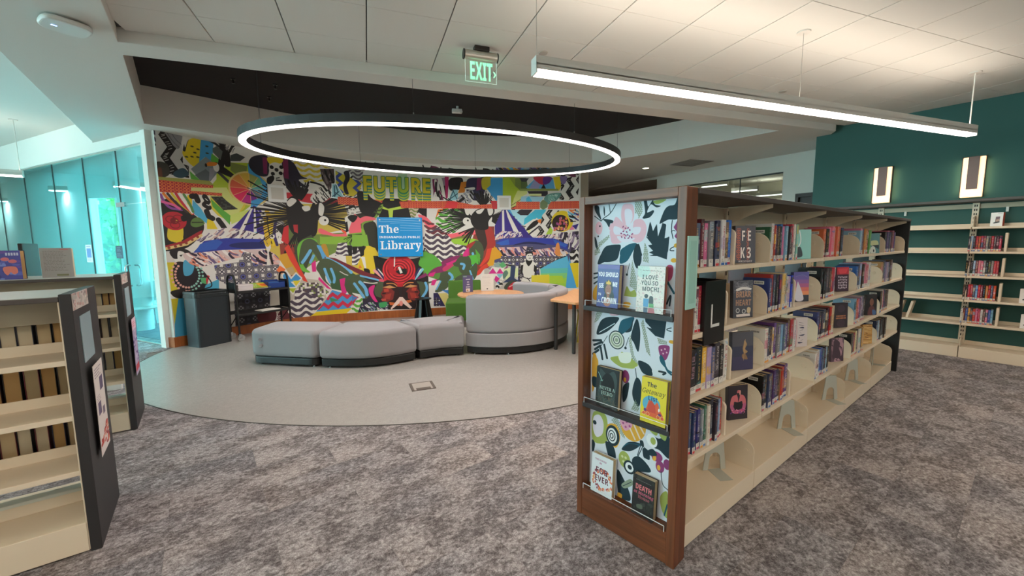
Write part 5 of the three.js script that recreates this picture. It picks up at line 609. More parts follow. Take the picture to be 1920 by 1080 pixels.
const COV = {
  crown: coverTex((g, p) => { g.fillStyle = '#353a86'; g.fillRect(0, 0, 260, 400); g.fillStyle = '#5a4a9a'; g.fillRect(0, 0, 260, 40); g.fillStyle = '#1a1418'; g.beginPath(); g.ellipse(138, 215, 56, 70, 0, 0, 7); g.fill(); g.beginPath(); g.ellipse(150, 300, 60, 70, 0, 0, 7); g.fill(); g.fillStyle = '#9a5a40'; g.beginPath(); g.ellipse(138, 235, 36, 52, 0, 0, 7); g.fill(); g.fillRect(122, 270, 32, 50); g.fillStyle = '#e6e0d8'; g.beginPath(); g.ellipse(138, 262, 18, 7, 0, 0, 3.2); g.fill(); g.fillStyle = '#2a1410'; g.fillRect(116, 222, 14, 4); g.fillRect(146, 222, 14, 4); g.fillStyle = '#b06a58'; g.beginPath(); g.ellipse(128, 350, 44, 40, 0, 0, 7); g.fill(); p.P('#e0b030', '108 150 118 168 138 140 158 168 170 150 166 184 110 184'); text(g, 'YOU SHOULD', 128, 112, 58, '#e8e4ec', { sx: 0.66, line: 2 }); text(g, 'SEE', 52, 220, 60, '#e8e4ec', { sx: 0.6, line: 2, rot: -0.08 }); text(g, 'ME', 212, 200, 56, '#e8e4ec', { sx: 0.72, line: 2, rot: 0.08 }); text(g, 'IN', 34, 292, 34, '#e8e4ec', {}); text(g, 'A', 28, 362, 40, '#e8e4ec', {}); text(g, 'CROWN', 150, 360, 74, '#e8e4ec', { sx: 0.66, line: 2 }); }),
  mochi: coverTex((g, p) => { g.fillStyle = '#d9cfc8'; g.fillRect(0, 0, 260, 400); for (let i = 0; i < 240; i++) { g.fillStyle = pick(['#c8a8a8', '#e6dad4', '#b8c0b8', '#d4b4b8', '#a89890']); g.beginPath(); g.ellipse(rr(0, 260), rr(0, 400), rr(3, 12), rr(2, 6), rr(0, 3), 0, 7); g.fill(); } g.fillStyle = '#a8ccc4'; g.globalAlpha = 0.7; g.beginPath(); g.ellipse(50, 40, 70, 60, 0, 0, 7); g.fill(); g.globalAlpha = 1; text(g, 'I LOVE', 122, 112, 50, '#1d1a1c', { sx: 0.95 }); text(g, 'YOU SO', 122, 162, 50, '#1d1a1c', { sx: 0.9 }); text(g, 'MOCHI', 132, 214, 50, '#1d1a1c', { sx: 0.95 }); g.fillStyle = '#1d1a20'; g.beginPath(); g.arc(96, 258, 18, 0, 7); g.fill(); p.P('#4a8ec0', '70 280 122 280 118 350 72 350'); p.P('#3a4a6a', '74 350 116 350 112 400 76 400'); p.S('#2a2024', '128 260 160 264 162 330 126 330'); p.P('#5a9a5a', '124 318 168 320 172 360 126 360'); p.P('#b0505a', '124 358 174 358 182 400 118 400'); for (let i = 0; i < 12; i++) { g.fillStyle = '#6a5a58'; g.fillRect(52 + i * 13, 34 + (i % 2) * 2, 7, 7); } }),
  hero: coverTex((g, p) => { g.fillStyle = '#20272b'; g.fillRect(0, 0, 260, 400); p.E('#12161a', '130 190', 84, 140); p.S('#3a4a4a', '40 20 120 60 200 20 240 120 220 300 250 400 180 380 60 390 20 300 40 150'); p.E('#15191d', '135 180', 78, 130); for (let i = 0; i < 40; i++) p.L(pick(['#56665f', '#2f3c3e', '#6a5a4a']), rr(1, 4), `${rr(0, 260)} ${rr(240, 400)} ${rr(0, 260)} ${rr(240, 400)}`); p.L('#8fc4ba', 6, '20 60 70 140'); p.L('#8fc4ba', 4, '52 140 78 128'); text(g, 'NEVER A', 130, 222, 46, '#a9c4bc', { f: 'serif', sx: 0.86 }); text(g, 'HERO', 130, 272, 50, '#a9c4bc', { f: 'serif', sx: 0.9 }); }),
  getaway: coverTex((g, p) => { g.fillStyle = '#dccb2e'; g.fillRect(0, 0, 260, 400); p.E('#5aa8c8', '110 230', 92, 74); p.S('#d8603a', '20 320 60 270 90 190 130 240 170 200 200 260 236 310 230 340 20 330'); p.P('#c84a3a', '80 230 110 190 150 230 160 300 70 300'); for (const s of ['50 290', '200 300']) p.E('#6a3a78', s, 16, 12); for (const s of ['36 322', '78 322', '186 326', '226 326']) p.O('#e6d8a0', 3, s, 17); p.E('#e6e2e0', '190 262', 9, 16); text(g, 'The', 108, 78, 56, '#18283a'); text(g, 'Getaway', 122, 140, 60, '#1d2024', { italic: true, b: false, f: 'serif', sx: 0.95 }); text(g, 'List', 122, 196, 58, '#12507a'); p.L('#5a4a2a', 3, '50 370 80 355 90 372 120 358 140 372 200 364', true); }),
  forever: coverTex((g, p) => { g.fillStyle = '#d9e0e6'; g.fillRect(0, 0, 260, 400); for (let i = 0; i < 70; i++) { const a = rr(0, 6.28), r = rr(90, 125); p.S(pick(['#d86a3a', '#b84a4a', '#e09a5a', '#8a3a4a', '#e0b0a0']), `${130 + r * Math.cos(a)} ${250 + r * 0.9 * Math.sin(a)} ${140 + r * Math.cos(a)} ${235 + r * 0.9 * Math.sin(a)} ${148 + r * Math.cos(a)} ${252 + r * 0.9 * Math.sin(a)} ${138 + r * Math.cos(a)} ${262 + r * 0.9 * Math.sin(a)}`); } text(g, 'THIS COULD', 112, 60, 24, '#a0407a'); text(g, 'BE', 112, 92, 24, '#a0407a'); text(g, 'FOR', 128, 190, 84, '#5e2036', { sx: 0.95 }); text(g, 'EVER', 130, 274, 84, '#5e2036', { sx: 0.86 }); g.fillStyle = '#8a98a4'; for (let i = 0; i < 11; i++) g.fillRect(60 + i * 13, 372, 8, 7); }),
  death: coverTex((g, p) => { g.fillStyle = '#26282a'; g.fillRect(0, 0, 260, 400); for (let i = 0; i < 60; i++) p.E(pick(['#30362f', '#1e2022', '#3a423c', '#2c302c']), `${rr(0, 260)} ${rr(0, 400)}`, rr(6, 30), rr(4, 20)); text(g, 'DEATH', 132, 140, 74, '#d87a80', { sx: 0.84, line: 2 }); text(g, 'at Morning', 132, 184, 42, '#d86a86', { italic: true, f: 'serif' }); text(g, 'House', 140, 226, 44, '#b0606a', { f: 'serif' }); p.S('#5a6658', '60 300 120 280 130 320 70 330'); g.fillStyle = '#9a9a94'; for (let i = 0; i < 14; i++) g.fillRect(40 + i * 13, 44, 8, 4); for (let i = 0; i < 12; i++) g.fillRect(50 + i * 14, 372, 8, 5); }),
  tall: coverTex((g, p) => { g.fillStyle = '#33262e'; g.fillRect(0, 0, 260, 400); for (let y = 40; y < 360; y += 26) for (const x of [20, 44, 150]) p.O('#c8562a', 5, `${x + ((y / 26) % 2) * 8} ${y}`, 11); text(g, 'F E', 140, 160, 150, '#e6d8cc', { sx: 0.62 }); text(g, 'K 3', 132, 345, 160, '#e6d8cc', { sx: 0.62 }); text(g, 'KRISTOFF', 130, 390, 26, '#c8b8ae', { sx: 1.5 }); }),
  briar: coverTex((g, p) => { g.fillStyle = '#37333a'; g.fillRect(0, 0, 260, 400); for (let i = 0; i < 40; i++) p.L(pick(['#8a8488', '#5a5458', '#b8b0b0']), rr(1, 3), `${rr(0, 260)} ${rr(0, 90)} ${rr(0, 260)} ${rr(0, 120)} ${rr(0, 260)} ${rr(60, 140)}`, true); p.S('#dcd8d4', '40 90 130 70 230 84 226 104 130 96 50 112'); text(g, 'BRIAR', 132, 180, 88, '#b08060', { sx: 0.78, line: 2 }); text(g, 'HEART', 132, 268, 88, '#a87858', { sx: 0.76, line: 2 }); for (const s of ['60 320', '140 330']) { p.E('#b8b4b0', s, 26); p.E('#37333a', s, 16); } p.S('#c8b088', '190 290 230 300 220 350 180 340'); p.P('#d8ccc4', '40 362 220 356 224 384 44 388'); }),
  moth: coverTex((g, p) => { g.fillStyle = '#33344c'; g.fillRect(0, 0, 260, 400); g.fillStyle = '#4c4a52'; g.fillRect(0, 0, 260, 150); g.fillStyle = '#3c3658'; g.fillRect(0, 260, 260, 140); p.S('#a8875a', '150 90 180 130 160 180 190 210 150 230 130 180 140 130'); p.S('#8a6a48', '120 240 160 230 190 290 130 280'); p.L('#c8a070', 4, '160 80 150 200 140 300', true); }),
  torso: coverTex((g, p) => { g.fillStyle = '#2a222a'; g.fillRect(0, 0, 260, 400); p.S('#c4686e', '108 106 60 120 34 160 24 230 40 250 70 230 80 190 130 200 182 190 196 230 226 248 240 224 228 158 200 122 156 106 150 60 120 62'); p.S('#2a222a', '112 96 128 150 132 196 150 150 152 100'); p.L('#b05a80', 44, '46 240 60 300 130 316 204 298 218 236', true); p.E('#1a1418', '130 240', 62, 42); for (let i = 0; i < 50; i++) p.E(pick(['#e090a8', '#7a3a9a', '#d8506a', '#5a2a6a']), `${rr(30, 230)} ${rr(280, 335)}`, rr(3, 9), rr(3, 7)); p.S('#d8a090', '150 60 165 70 162 110 148 108'); }),
  mint: coverTex((g, p) => { g.fillStyle = '#8ccac2'; g.fillRect(0, 0, 260, 400); p.L('#e6ecec', 16, '70 20 110 150 40 260', true); p.S('#1a2428', '20 260 90 240 120 360 10 370'); }),
  sunset: coverTex((g, p) => { ['#5a52a0', '#6a54a4', '#8a589c', '#b05a8a', '#d86a5a', '#e8905a'].forEach((c, i) => { g.fillStyle = c; g.fillRect(0, i * 52, 260, 54); }); g.fillStyle = '#26222e'; g.fillRect(0, 312, 260, 90); p.S('#d8d4e0', '60 150 90 160 170 370 30 370'); p.L('#8a84b8', 4, '40 60 150 30 220 70', true); }),
  birds: coverTex((g, p) => { g.fillStyle = '#cfc4c2'; g.fillRect(0, 0, 260, 400); for (let i = 0; i < 9; i++) p.S('#3a3a52', `${rr(60, 200)} ${60 + i * 34} ${rr(60, 200)} ${70 + i * 34} ${rr(60, 200)} ${80 + i * 34}`); p.L('#c86a7a', 10, '10 390 30 200 20 20'); }),
  redtop: coverTex((g, p) => { g.fillStyle = '#3a1c30'; g.fillRect(0, 0, 260, 400); g.fillStyle = '#c02a3a'; g.fillRect(0, 0, 260, 120); p.P('#e0434e', '20 30 240 20 200 100 60 110'); for (let y = 150; y < 370; y += 44) for (let x = 30; x < 220; x += 34) { g.fillStyle = '#d8c8d4'; g.fillRect(x, y + rr(-6, 6), 22, 26); g.fillStyle = '#3a1c30'; g.fillRect(x + 7, y + 6, 8, 8); } }),
  copper: coverTex((g, p) => { g.fillStyle = '#33222a'; g.fillRect(0, 0, 260, 400); p.E('#43303a', '130 90', 70, 60); p.E('#43303a', '130 330', 80, 60); for (let i = 0; i < 8; i++) { g.fillStyle = '#d88a5a'; g.fillRect(40 + i * 23, 200, 14, 22); g.fillRect(30 + i * 25, 236, 16, 22); } }),
  rose: coverTex((g, p) => { g.fillStyle = '#5e4654'; g.fillRect(0, 0, 260, 400); for (let i = 0; i < 30; i++) p.S(pick(['#8a6a78', '#b08a94', '#46323e']), `${rr(0, 260)} ${rr(0, 400)} ${rr(0, 260)} ${rr(0, 400)} ${rr(0, 260)} ${rr(0, 400)}`); }),
  heron: coverTex((g, p) => { g.fillStyle = '#5a8a8e'; g.fillRect(0, 0, 260, 400); p.S('#c8cc9a', '20 160 200 150 220 260 60 250'); p.P('#2c3a42', '60 240 240 230 240 320'); p.S('#d8dcd4', '40 280 130 270 160 390 30 390'); p.E('#2a2a2a', '110 350', 16, 30); }),
  portrait: coverTex((g, p) => { g.fillStyle = '#2c2226'; g.fillRect(0, 0, 260, 400); p.E('#8a5a48', '130 150', 52, 70); p.S('#1a1416', '70 120 130 60 190 120 180 90 130 50 80 80'); p.S('#6a3a3a', '40 390 80 240 180 240 230 390'); p.S('#4a6a9a', '150 300 230 320 230 390 160 390'); }),
  tiger: coverTex((g, p) => { g.fillStyle = '#c89a58'; g.fillRect(0, 0, 260, 400); for (let i = 0; i < 14; i++) p.L(pick(['#7a4a22', '#e0c08a', '#a8702f']), rr(8, 18), `${rr(0, 120)} ${i * 28} ${rr(120, 260)} ${i * 28 + 16}`, true); }),
};
const TE = TURN_U - Math.PI / 2 + 4.5 * RAD, onEP = (z, y, out = 0) => { const a = 4.5 * RAD, x = -0.05 + Math.cos(a) * -out + Math.sin(a) * z, zz = Math.sin(a) * out + Math.cos(a) * z; return onBC(x, y, zz); };
[[-0.113, 1.178, 0.128, 0.215, 0.034, '#3a3a7c', COV.crown, 'purple book titled YOU SHOULD SEE ME IN A CROWN on the top ledge'], [0.118, 1.178, 0.138, 0.215, 0.024, '#b87a70', COV.mochi, 'pale pink book titled I LOVE YOU SO MOCHI on the top ledge'], [-0.107, 0.653, 0.136, 0.208, 0.03, '#16181a', COV.hero, 'dark book titled NEVER A HERO on the middle ledge'], [0.15, 0.653, 0.128, 0.215, 0.03, '#d2bf3a', COV.getaway, 'yellow book titled The Getaway List on the middle ledge'], [-0.132, 0.165, 0.134, 0.212, 0.034, '#c9d0d6', COV.forever, 'white book with the big word FOREVER on the bottom ledge'], [0.11, 0.165, 0.116, 0.2, 0.036, '#1d1f20', COV.death, 'black book titled DEATH at Morning House on the bottom ledge']].forEach(([z, y, w, h, d, c, tex, label], i) => faceBook(onEP(z, y, -0.012), TE, w, h, d, 0.06, c, tex, label, 'books shown on the end panel ledges', i === 1 ? std('#c08a80', 0.8) : M.pages));
const SHOWN = [[2.335, 0.975, 0, COV.tall, '#33262e', 0.13, 0.2, 'dark book with tall white letters shown on the top shelf, nearest bay'], [2.335, 0.972, 1, COV.briar, '#2a272c', 0.128, 0.205, 'grey book titled BRIAR HEART shown on the second shelf'], [2.365, 0.972, 2, COV.moth, '#2a2c3c', 0.14, 0.215, 'slate book with a small golden moth shown on the third shelf'], [2.37, 0.985, 3, COV.torso, '#241c24', 0.13, 0.198, 'black book with a pink figure shown on the lowest full shelf'], [3.1, 0.945, 0, COV.mint, '#6fb0a8', 0.13, 0.19, 'mint book with a dark silhouette shown on the top shelf, second bay'], [3.27, 0.99, 1, COV.sunset, '#3a3468', 0.13, 0.205, 'purple book with a sunset and white sail shown on the second shelf'], [3.2, 0.95, 2, COV.birds, '#b0a4a4', 0.1, 0.2, 'white book with dark birds shown on the third shelf, second bay'], [4.18, 0.98, 1, COV.redtop, '#3a1c30', 0.125, 0.2, 'red and plum book shown on the second shelf, middle bay'], [4.17, 0.97, 2, COV.copper, '#2a1c22', 0.14, 0.205, 'dark book with copper lettering shown on the third shelf, middle bay'], [4.19, 0.98, 3, COV.rose, '#46323e', 0.13, 0.2, 'dusky rose book leaning on the lowest full shelf, middle bay'], [4.9, 0.94, 0, COV.heron, '#3a5a5e', 0.12, 0.18, 'teal book with a pale bird shown on the top shelf, fourth bay'], [5.1, 0.96, 2, COV.portrait, '#2c2226', 0.13, 0.2, 'dark portrait book shown on the third shelf, fourth bay'], [5.14, 0.98, 3, COV.tiger, '#a8702f', 0.12, 0.19, 'orange striped book shown on the lowest full shelf, fourth bay']];
SHOWN.forEach(([u, v, s, tex, c, w, h, label]) => faceBook(UV(u, v, SHELF_TOP[s] + 0.001), TURN_U - 24 * RAD, w, h, 0.024, 0.05, c, tex, label, 'books shown cover out on the long bookcase'));
bookMat.map = canvasTex(atlasCanvas);
// plain steel bookends standing at the end of the rows
const ORDB = ['nearest', 'second', 'third', 'fourth', 'fifth', 'sixth'];
[[0, 2.13, 'top shelf, nearest bay'], [1, 2.075, 'second shelf, nearest bay'], [2, 2.15, 'third shelf, nearest bay'], [3, 2.12, 'lowest full shelf, nearest bay'], [1, 2.99, 'second shelf, second bay'], [3, 3.01, 'lowest full shelf, second bay']].forEach(([s, u, w]) => { const t = thing('bookend', `cream steel bookend closing the row of books on the ${w}`, 'bookend', UV(u, 0.941, SHELF_TOP[s]), TURN_U, 'cream bookends on the long bookcase'); const c = new THREE.Shape(); c.moveTo(-0.13, 0); c.lineTo(0, 0); c.lineTo(0, 0.15); c.absarc(-0.03, 0.15, 0.03, 0, Math.PI / 2, false); c.lineTo(-0.1, 0.18); c.absarc(-0.1, 0.15, 0.03, Math.PI / 2, Math.PI, false); c.closePath(); mesh('plate', plate(c, -0.008, 0.008, 0.003).rotateY(-Math.PI / 2), M.cream, t); mesh('foot', rbx(-0.05, 0.0, 0, 0.0015, -0.12, -0.01, 0.0005), M.cream, t); });
[[2.38, 1.11], [3.34, 1.05], [4.26, 1.03], [5.03, 1.055], [5.87, 1.07]].forEach(([u, v], i) => { const t = thing('bookend', `empty grey arched bookend on the bottom shelf, ${ORDB[i]} from the wood end panel`, 'bookend', UV(u, v, 0.128), TURN_U - (i === 4 ? -20 : 30) * RAD, 'empty bookends on the bottom shelf'); const s = new THREE.Shape(); s.moveTo(-0.075, 0); s.lineTo(-0.05, 0.2); s.quadraticCurveTo(-0.048, 0.215, -0.035, 0.215); s.lineTo(0.035, 0.215); s.quadraticCurveTo(0.048, 0.215, 0.05, 0.2); s.lineTo(0.075, 0); s.lineTo(0.042, 0); s.lineTo(0.034, 0.07); s.absarc(0, 0.075, 0.034, 0, Math.PI, false); s.lineTo(-0.042, 0); s.closePath(); mesh('plate', plate(s, -0.004, 0.004, 0.0012), M.bookendGrey, t); mesh('foot', rbx(-0.04, 0.04, 0, 0.002, -0.004, 0.12, 0.001), M.bookendGrey, t); });
{ const t = thing('letter_sign', 'tall black shelf sign with a white letter L among the second shelf books', 'shelf sign', UV(1.917, 0.926, 1.02), TURN_U); mesh('plate', [rbx(-0.097, 0.097, 0, 0.3, -0.004, 0.004, 0.002), rbx(-0.097, -0.09, 0.067, 0.3, -0.18, 0, 0.002), rbx(0.09, 0.097, 0.067, 0.3, -0.18, 0, 0.002)], M.blackGloss, t); mesh('lettering', [bx(-0.04, -0.028, 0.08, 0.19, 0.004, 0.0048), bx(-0.04, 0.042, 0.08, 0.094, 0.004, 0.0048)], std('#dcdcda', 0.5), t); }

// ---------- wall shelving under the sconces ----------
{
  const t = thing('wall_shelving', 'cream steel wall shelving with a dark top ledge along the teal wall', 'shelving', UV(7.92, 0), TURN_U - Math.PI / 2);   // local x = minus v, z towards the room
  const X0 = -2.31, X1 = 1.3, UPR = [-2.285, -1.475, -0.565, 0.345, 1.255];
  mesh('top_ledge', rbx(X0, X1, 1.968, 2.0, 0.003, 0.31, 0.003), M.canopy, t);
  mesh('top_rail', rbx(X0, X1, 1.895, 1.955, 0.012, 0.03, 0.003), M.creamDark, t);
  UPR.forEach((x, i) => { const u = mesh('upright', rbx(x - 0.03, x + 0.03, 0.02, 1.965, 0.003, 0.05, 0.003), M.cream, t); mesh('slot_row', Array.from({ length: 34 }, (_, k) => [bx(x - 0.014, x - 0.004, 0.2 + k * 0.052, 0.226 + k * 0.052, 0.048, 0.0508), bx(x + 0.004, x + 0.014, 0.2 + k * 0.052, 0.226 + k * 0.052, 0.048, 0.0508)]).flat(), M.slot, u); });
  for (let i = 0; i < 4; i++) { const a = UPR[i] + 0.004, b = UPR[i + 1] - 0.004;
    for (const y of TW_TOP) { const s = mesh('shelf', [rbx(a, b, y - 0.026, y, 0.04, 0.285, 0.003), rbx(a, b, y - 0.01, y + 0.042, 0.036, 0.044, 0.002)], M.cream, t); const k = new THREE.Shape(); k.moveTo(0.03, 0); k.lineTo(0.27, 0); k.lineTo(0.27, 0.06); k.absarc(0.2, 0.06, 0.07, 0, Math.PI / 2, false); k.lineTo(0.03, 0.15); k.closePath(); const br = mesh('shelf_bracket', plate(k, -0.003, 0.003, 0.0008).rotateY(-Math.PI / 2), M.cream, s); br.position.set(a + 0.004, y, 0); }
    const base = mesh('base_shelf', [rbx(a, b, 0, 0.14, 0.02, 0.29, 0.003), rbx(a, b, 0.1, 0.19, 0.01, 0.02, 0.002)], M.cream, t); const k = new THREE.Shape(); k.moveTo(0.03, 0); k.lineTo(0.28, 0); k.lineTo(0.28, 0.04); k.absarc(0.21, 0.05, 0.07, 0, Math.PI / 2, false); k.lineTo(0.03, 0.14); k.closePath(); const br = mesh('base_bracket', plate(k, -0.003, 0.003, 0.0008).rotateY(-Math.PI / 2), M.cream, base); br.position.set(a + 0.004, 0.14, 0);
    for (const f of [0.28, 0.99]) { if (i > 0) mesh('rail_clip', rbx(a + f * (b - a) - 0.012, a + f * (b - a) + 0.012, 1.84, 1.9, 0.012, 0.034, 0.003), M.whitePlastic, t); } }
  const onTW = (v, y, z) => UV(7.92 - z, v, y), turn = TURN_U - Math.PI / 2;
  [[1, 'top'], [2, 'second'], [3, 'third'], [4, 'bottom']].forEach(([r, w]) => { const k = thing('bookend', `cream bookend closing the ${w} row of red books on the teal wall`, 'bookend', onTW(0.293, TW_TOP[r], 0.2), turn, 'bookends on the teal wall shelving'); mesh('plate', rbx(-0.012, 0.012, 0, 0.225, -0.11, 0.075, 0.006), M.cream, k); mesh('foot', rbx(-0.09, 0.0, 0, 0.002, -0.1, 0.06, 0.001), M.cream, k); k.position.addScaledVector(V, -0.014); });
  [[1.17, 'left'], [1.075, 'right']].forEach(([v, w]) => { const k = thing('bookend', `empty cream bookend leaning on the lowest teal wall shelf, ${w} one of two`, 'bookend', onTW(v, TW_TOP[4], 0.18), turn, 'bookends on the teal wall shelving'); mesh('plate', rbx(-0.014, 0.014, 0, 0.23, -0.1, 0.07, 0.006), M.cream, k); k.rotation.order = 'YXZ'; k.rotation.z = -0.2; k.position.y += 0.004; });
  const gadget = coverTex((g, p) => { g.fillStyle = '#e4e2de'; g.fillRect(0, 0, 260, 400); p.P('#6a4a52', '110 120 200 118 190 270 100 280'); p.P('#b08a7a', '120 200 190 180 180 260 110 266'); p.S('#2a2626', '60 300 110 270 190 262 190 290 90 316'); g.fillStyle = '#6a6866'; g.fillRect(150, 24, 90, 7); });
  [[0.375, 1.66, 0.1, 0.165, 'white boxed gadget with a red side on the top shelf of the teal wall'], [0.08, 0.745, 0.1, 0.17, 'white boxed gadget at the picture edge, upper one of two on the teal wall'], [0.05, 0.445, 0.1, 0.165, 'white boxed gadget at the picture edge, lower one of two on the teal wall']].forEach(([v, y, w, h, label]) => { const k = thing('box', label, 'box', onTW(v, y, 0.22), turn - 0.2, 'white boxed gadgets'); const f = rbx(-w / 2, w / 2, 0, h, -0.002, 0.0, 0.0008, 1), P = f.attributes.position, N = f.attributes.normal, T = f.attributes.uv; for (let i = 0; i < P.count; i++) N.getZ(i) > 0.6 ? T.setXY(i, P.getX(i) / w + 0.5, P.getY(i) / h) : T.setXY(i, 0.02, 0.5); mesh('front', f, std('#ffffff', 0.4, { map: gadget }), k); mesh('carton', rbx(-w / 2, w / 2 - 0.001, 0, h, -0.06, -0.002, 0.001), M.whitePlastic, k); mesh('side', rbx(w / 2 - 0.001, w / 2 + 0.0005, 0, h, -0.06, -0.001, 0.0003, 1), std('#c2481f', 0.5), k); });
}

// ---------- two low bookcases at the left ----------
function scribble(w, h, fn) { const [c, g] = newCanvas(w, h); fn(g, painter(g), w, h); return std('#ffffff', 0.55, { map: canvasTex(c) }); }
const lines = (g, x, y, w, n, step, col, th = 3) => { g.fillStyle = col; for (let i = 0; i < n; i++) { let X = x; while (X < x + w * rr(0.6, 1)) { const l = rr(4, 16); g.fillRect(X, y + i * step, l, th); X += l + 4; } } };
const headerMat = scribble(256, 64, (g, p) => { g.fillStyle = '#c4bab4'; g.fillRect(0, 0, 256, 64); for (let i = 0; i < 40; i++) p.E(pick(['#b08a84', '#a8a49e', '#d0c4bc', '#8f7f80', '#c29a92']), `${rr(0, 256)} ${rr(0, 64)}`, rr(6, 22), rr(4, 14)); });
const posterMats = [scribble(128, 400, (g, p) => { g.fillStyle = '#d9cfcb'; g.fillRect(0, 0, 128, 400); lines(g, 14, 20, 100, 4, 12, '#8a7a88', 5); g.fillStyle = '#5a4a6a'; g.fillRect(66, 70, 44, 60); g.fillRect(20, 170, 40, 56); g.fillStyle = '#6a5a70'; g.fillRect(74, 210, 30, 34); lines(g, 14, 140, 60, 3, 10, '#8a7a88'); for (let i = 0; i < 30; i++) p.E(pick(['#b03a34', '#c85a4a', '#d88a70', '#8a2a30']), `${rr(20, 124)} ${rr(290, 380)}`, rr(6, 18), rr(4, 10)); }),
  scribble(128, 400, (g, p) => { g.fillStyle = '#a79ab8'; g.fillRect(0, 0, 128, 400); g.fillStyle = '#d8b8c8'; g.fillRect(0, 0, 128, 80); lines(g, 14, 24, 100, 3, 14, '#c84a5a', 6); for (let i = 0; i < 22; i++) p.E(pick(['#6a5a98', '#8a7ab0', '#c8c0d8', '#4a3a78']), `${rr(0, 128)} ${rr(90, 320)}`, rr(8, 22), rr(6, 16)); g.fillStyle = '#b83a4a'; g.fillRect(10, 330, 108, 44); })];
const CASE_TOP = [0.972, 0.7, 0.424];
function lowCase(u0, vFront, len, label, poster, panelNote) {
  const D = 0.272, t = thing('bookcase', label, 'bookcase', UV(u0, vFront + D), TURN_U);
  const ep = mesh('end_panel', rbx(-0.042, 0, 0, 1.285, -D, D, 0.004), M.charcoal, t); ep.userData.label = 'black end panel with notices';
  mesh('header_strip', rbx(0.0, 0.004, 1.205, 1.285, -0.045, D - 0.004, 0.001), headerMat, ep); mesh('mirror_plate', rbx(0.0, 0.004, 0.93, 1.165, -0.06, D - 0.1, 0.001), std('#a4bac2', 0.22), ep);
  { const g = bx(0.012, 0.0135, 0.42, 0.9, -0.085, D - 0.125); const m = mesh('poster', g, poster, ep); m.rotation.z = -0.008; }
  mesh('end_panel', rbx(-len - 0.042, -len, 0, 1.285, -D, D, 0.004), M.charcoal, t);
  mesh('canopy', rbx(-len, -0.042, 1.25, 1.272, -D, D, 0.003), M.canopy, t); mesh('canopy_top', rbx(-len + 0.002, -0.045, 1.2715, 1.2745, -D + 0.015, D - 0.015, 0.001), std('#b4b2ad', 0.35), t);
  mesh('back_panel', rbx(-len, -0.042, 1.12, 1.25, -0.008, 0.008, 0.002), M.creamDark, t);
  for (const x of [-0.062, -0.98].filter((x) => x > -len)) { mesh('upright', rbx(x - 0.018, x + 0.018, 0, 1.25, -0.022, 0.022, 0.003), M.cream, t); mesh('side_trim', rbx(x + 0.014, x + 0.02, 0.01, 1.25, 0.2, D - 0.006, 0.002), M.cream, t); }
  for (const y of CASE_TOP) { mesh('shelf', [rbx(-len, -0.046, y - 0.026, y, 0.02, D - 0.006, 0.003), rbx(-len, -0.046, y - 0.01, y + 0.052, 0.014, 0.022, 0.002)], M.cream, t); mesh('shelf', rbx(-len, -0.046, y - 0.026, y, -D + 0.006, -0.02, 0.003), M.cream, t); }
  mesh('base_shelf', rbx(-len, -0.046, 0.008, 0.155, 0.0, D - 0.003, 0.003), M.cream, t); mesh('base_shelf', rbx(-len, -0.046, 0.008, 0.155, -D + 0.003, -0.004, 0.003), M.cream, t);
  mesh('base_back', rbx(-len, -0.046, 0.155, 0.225, -0.006, 0.006, 0.002), M.cream, t); mesh('base_rail', rbx(-len, -0.046, 0.222, 0.24, -0.03, 0.03, 0.003), std('#c9ccc2', 0.4), t);
  return (x, y, z) => UV(u0 + x, vFront + D - z, y);
}
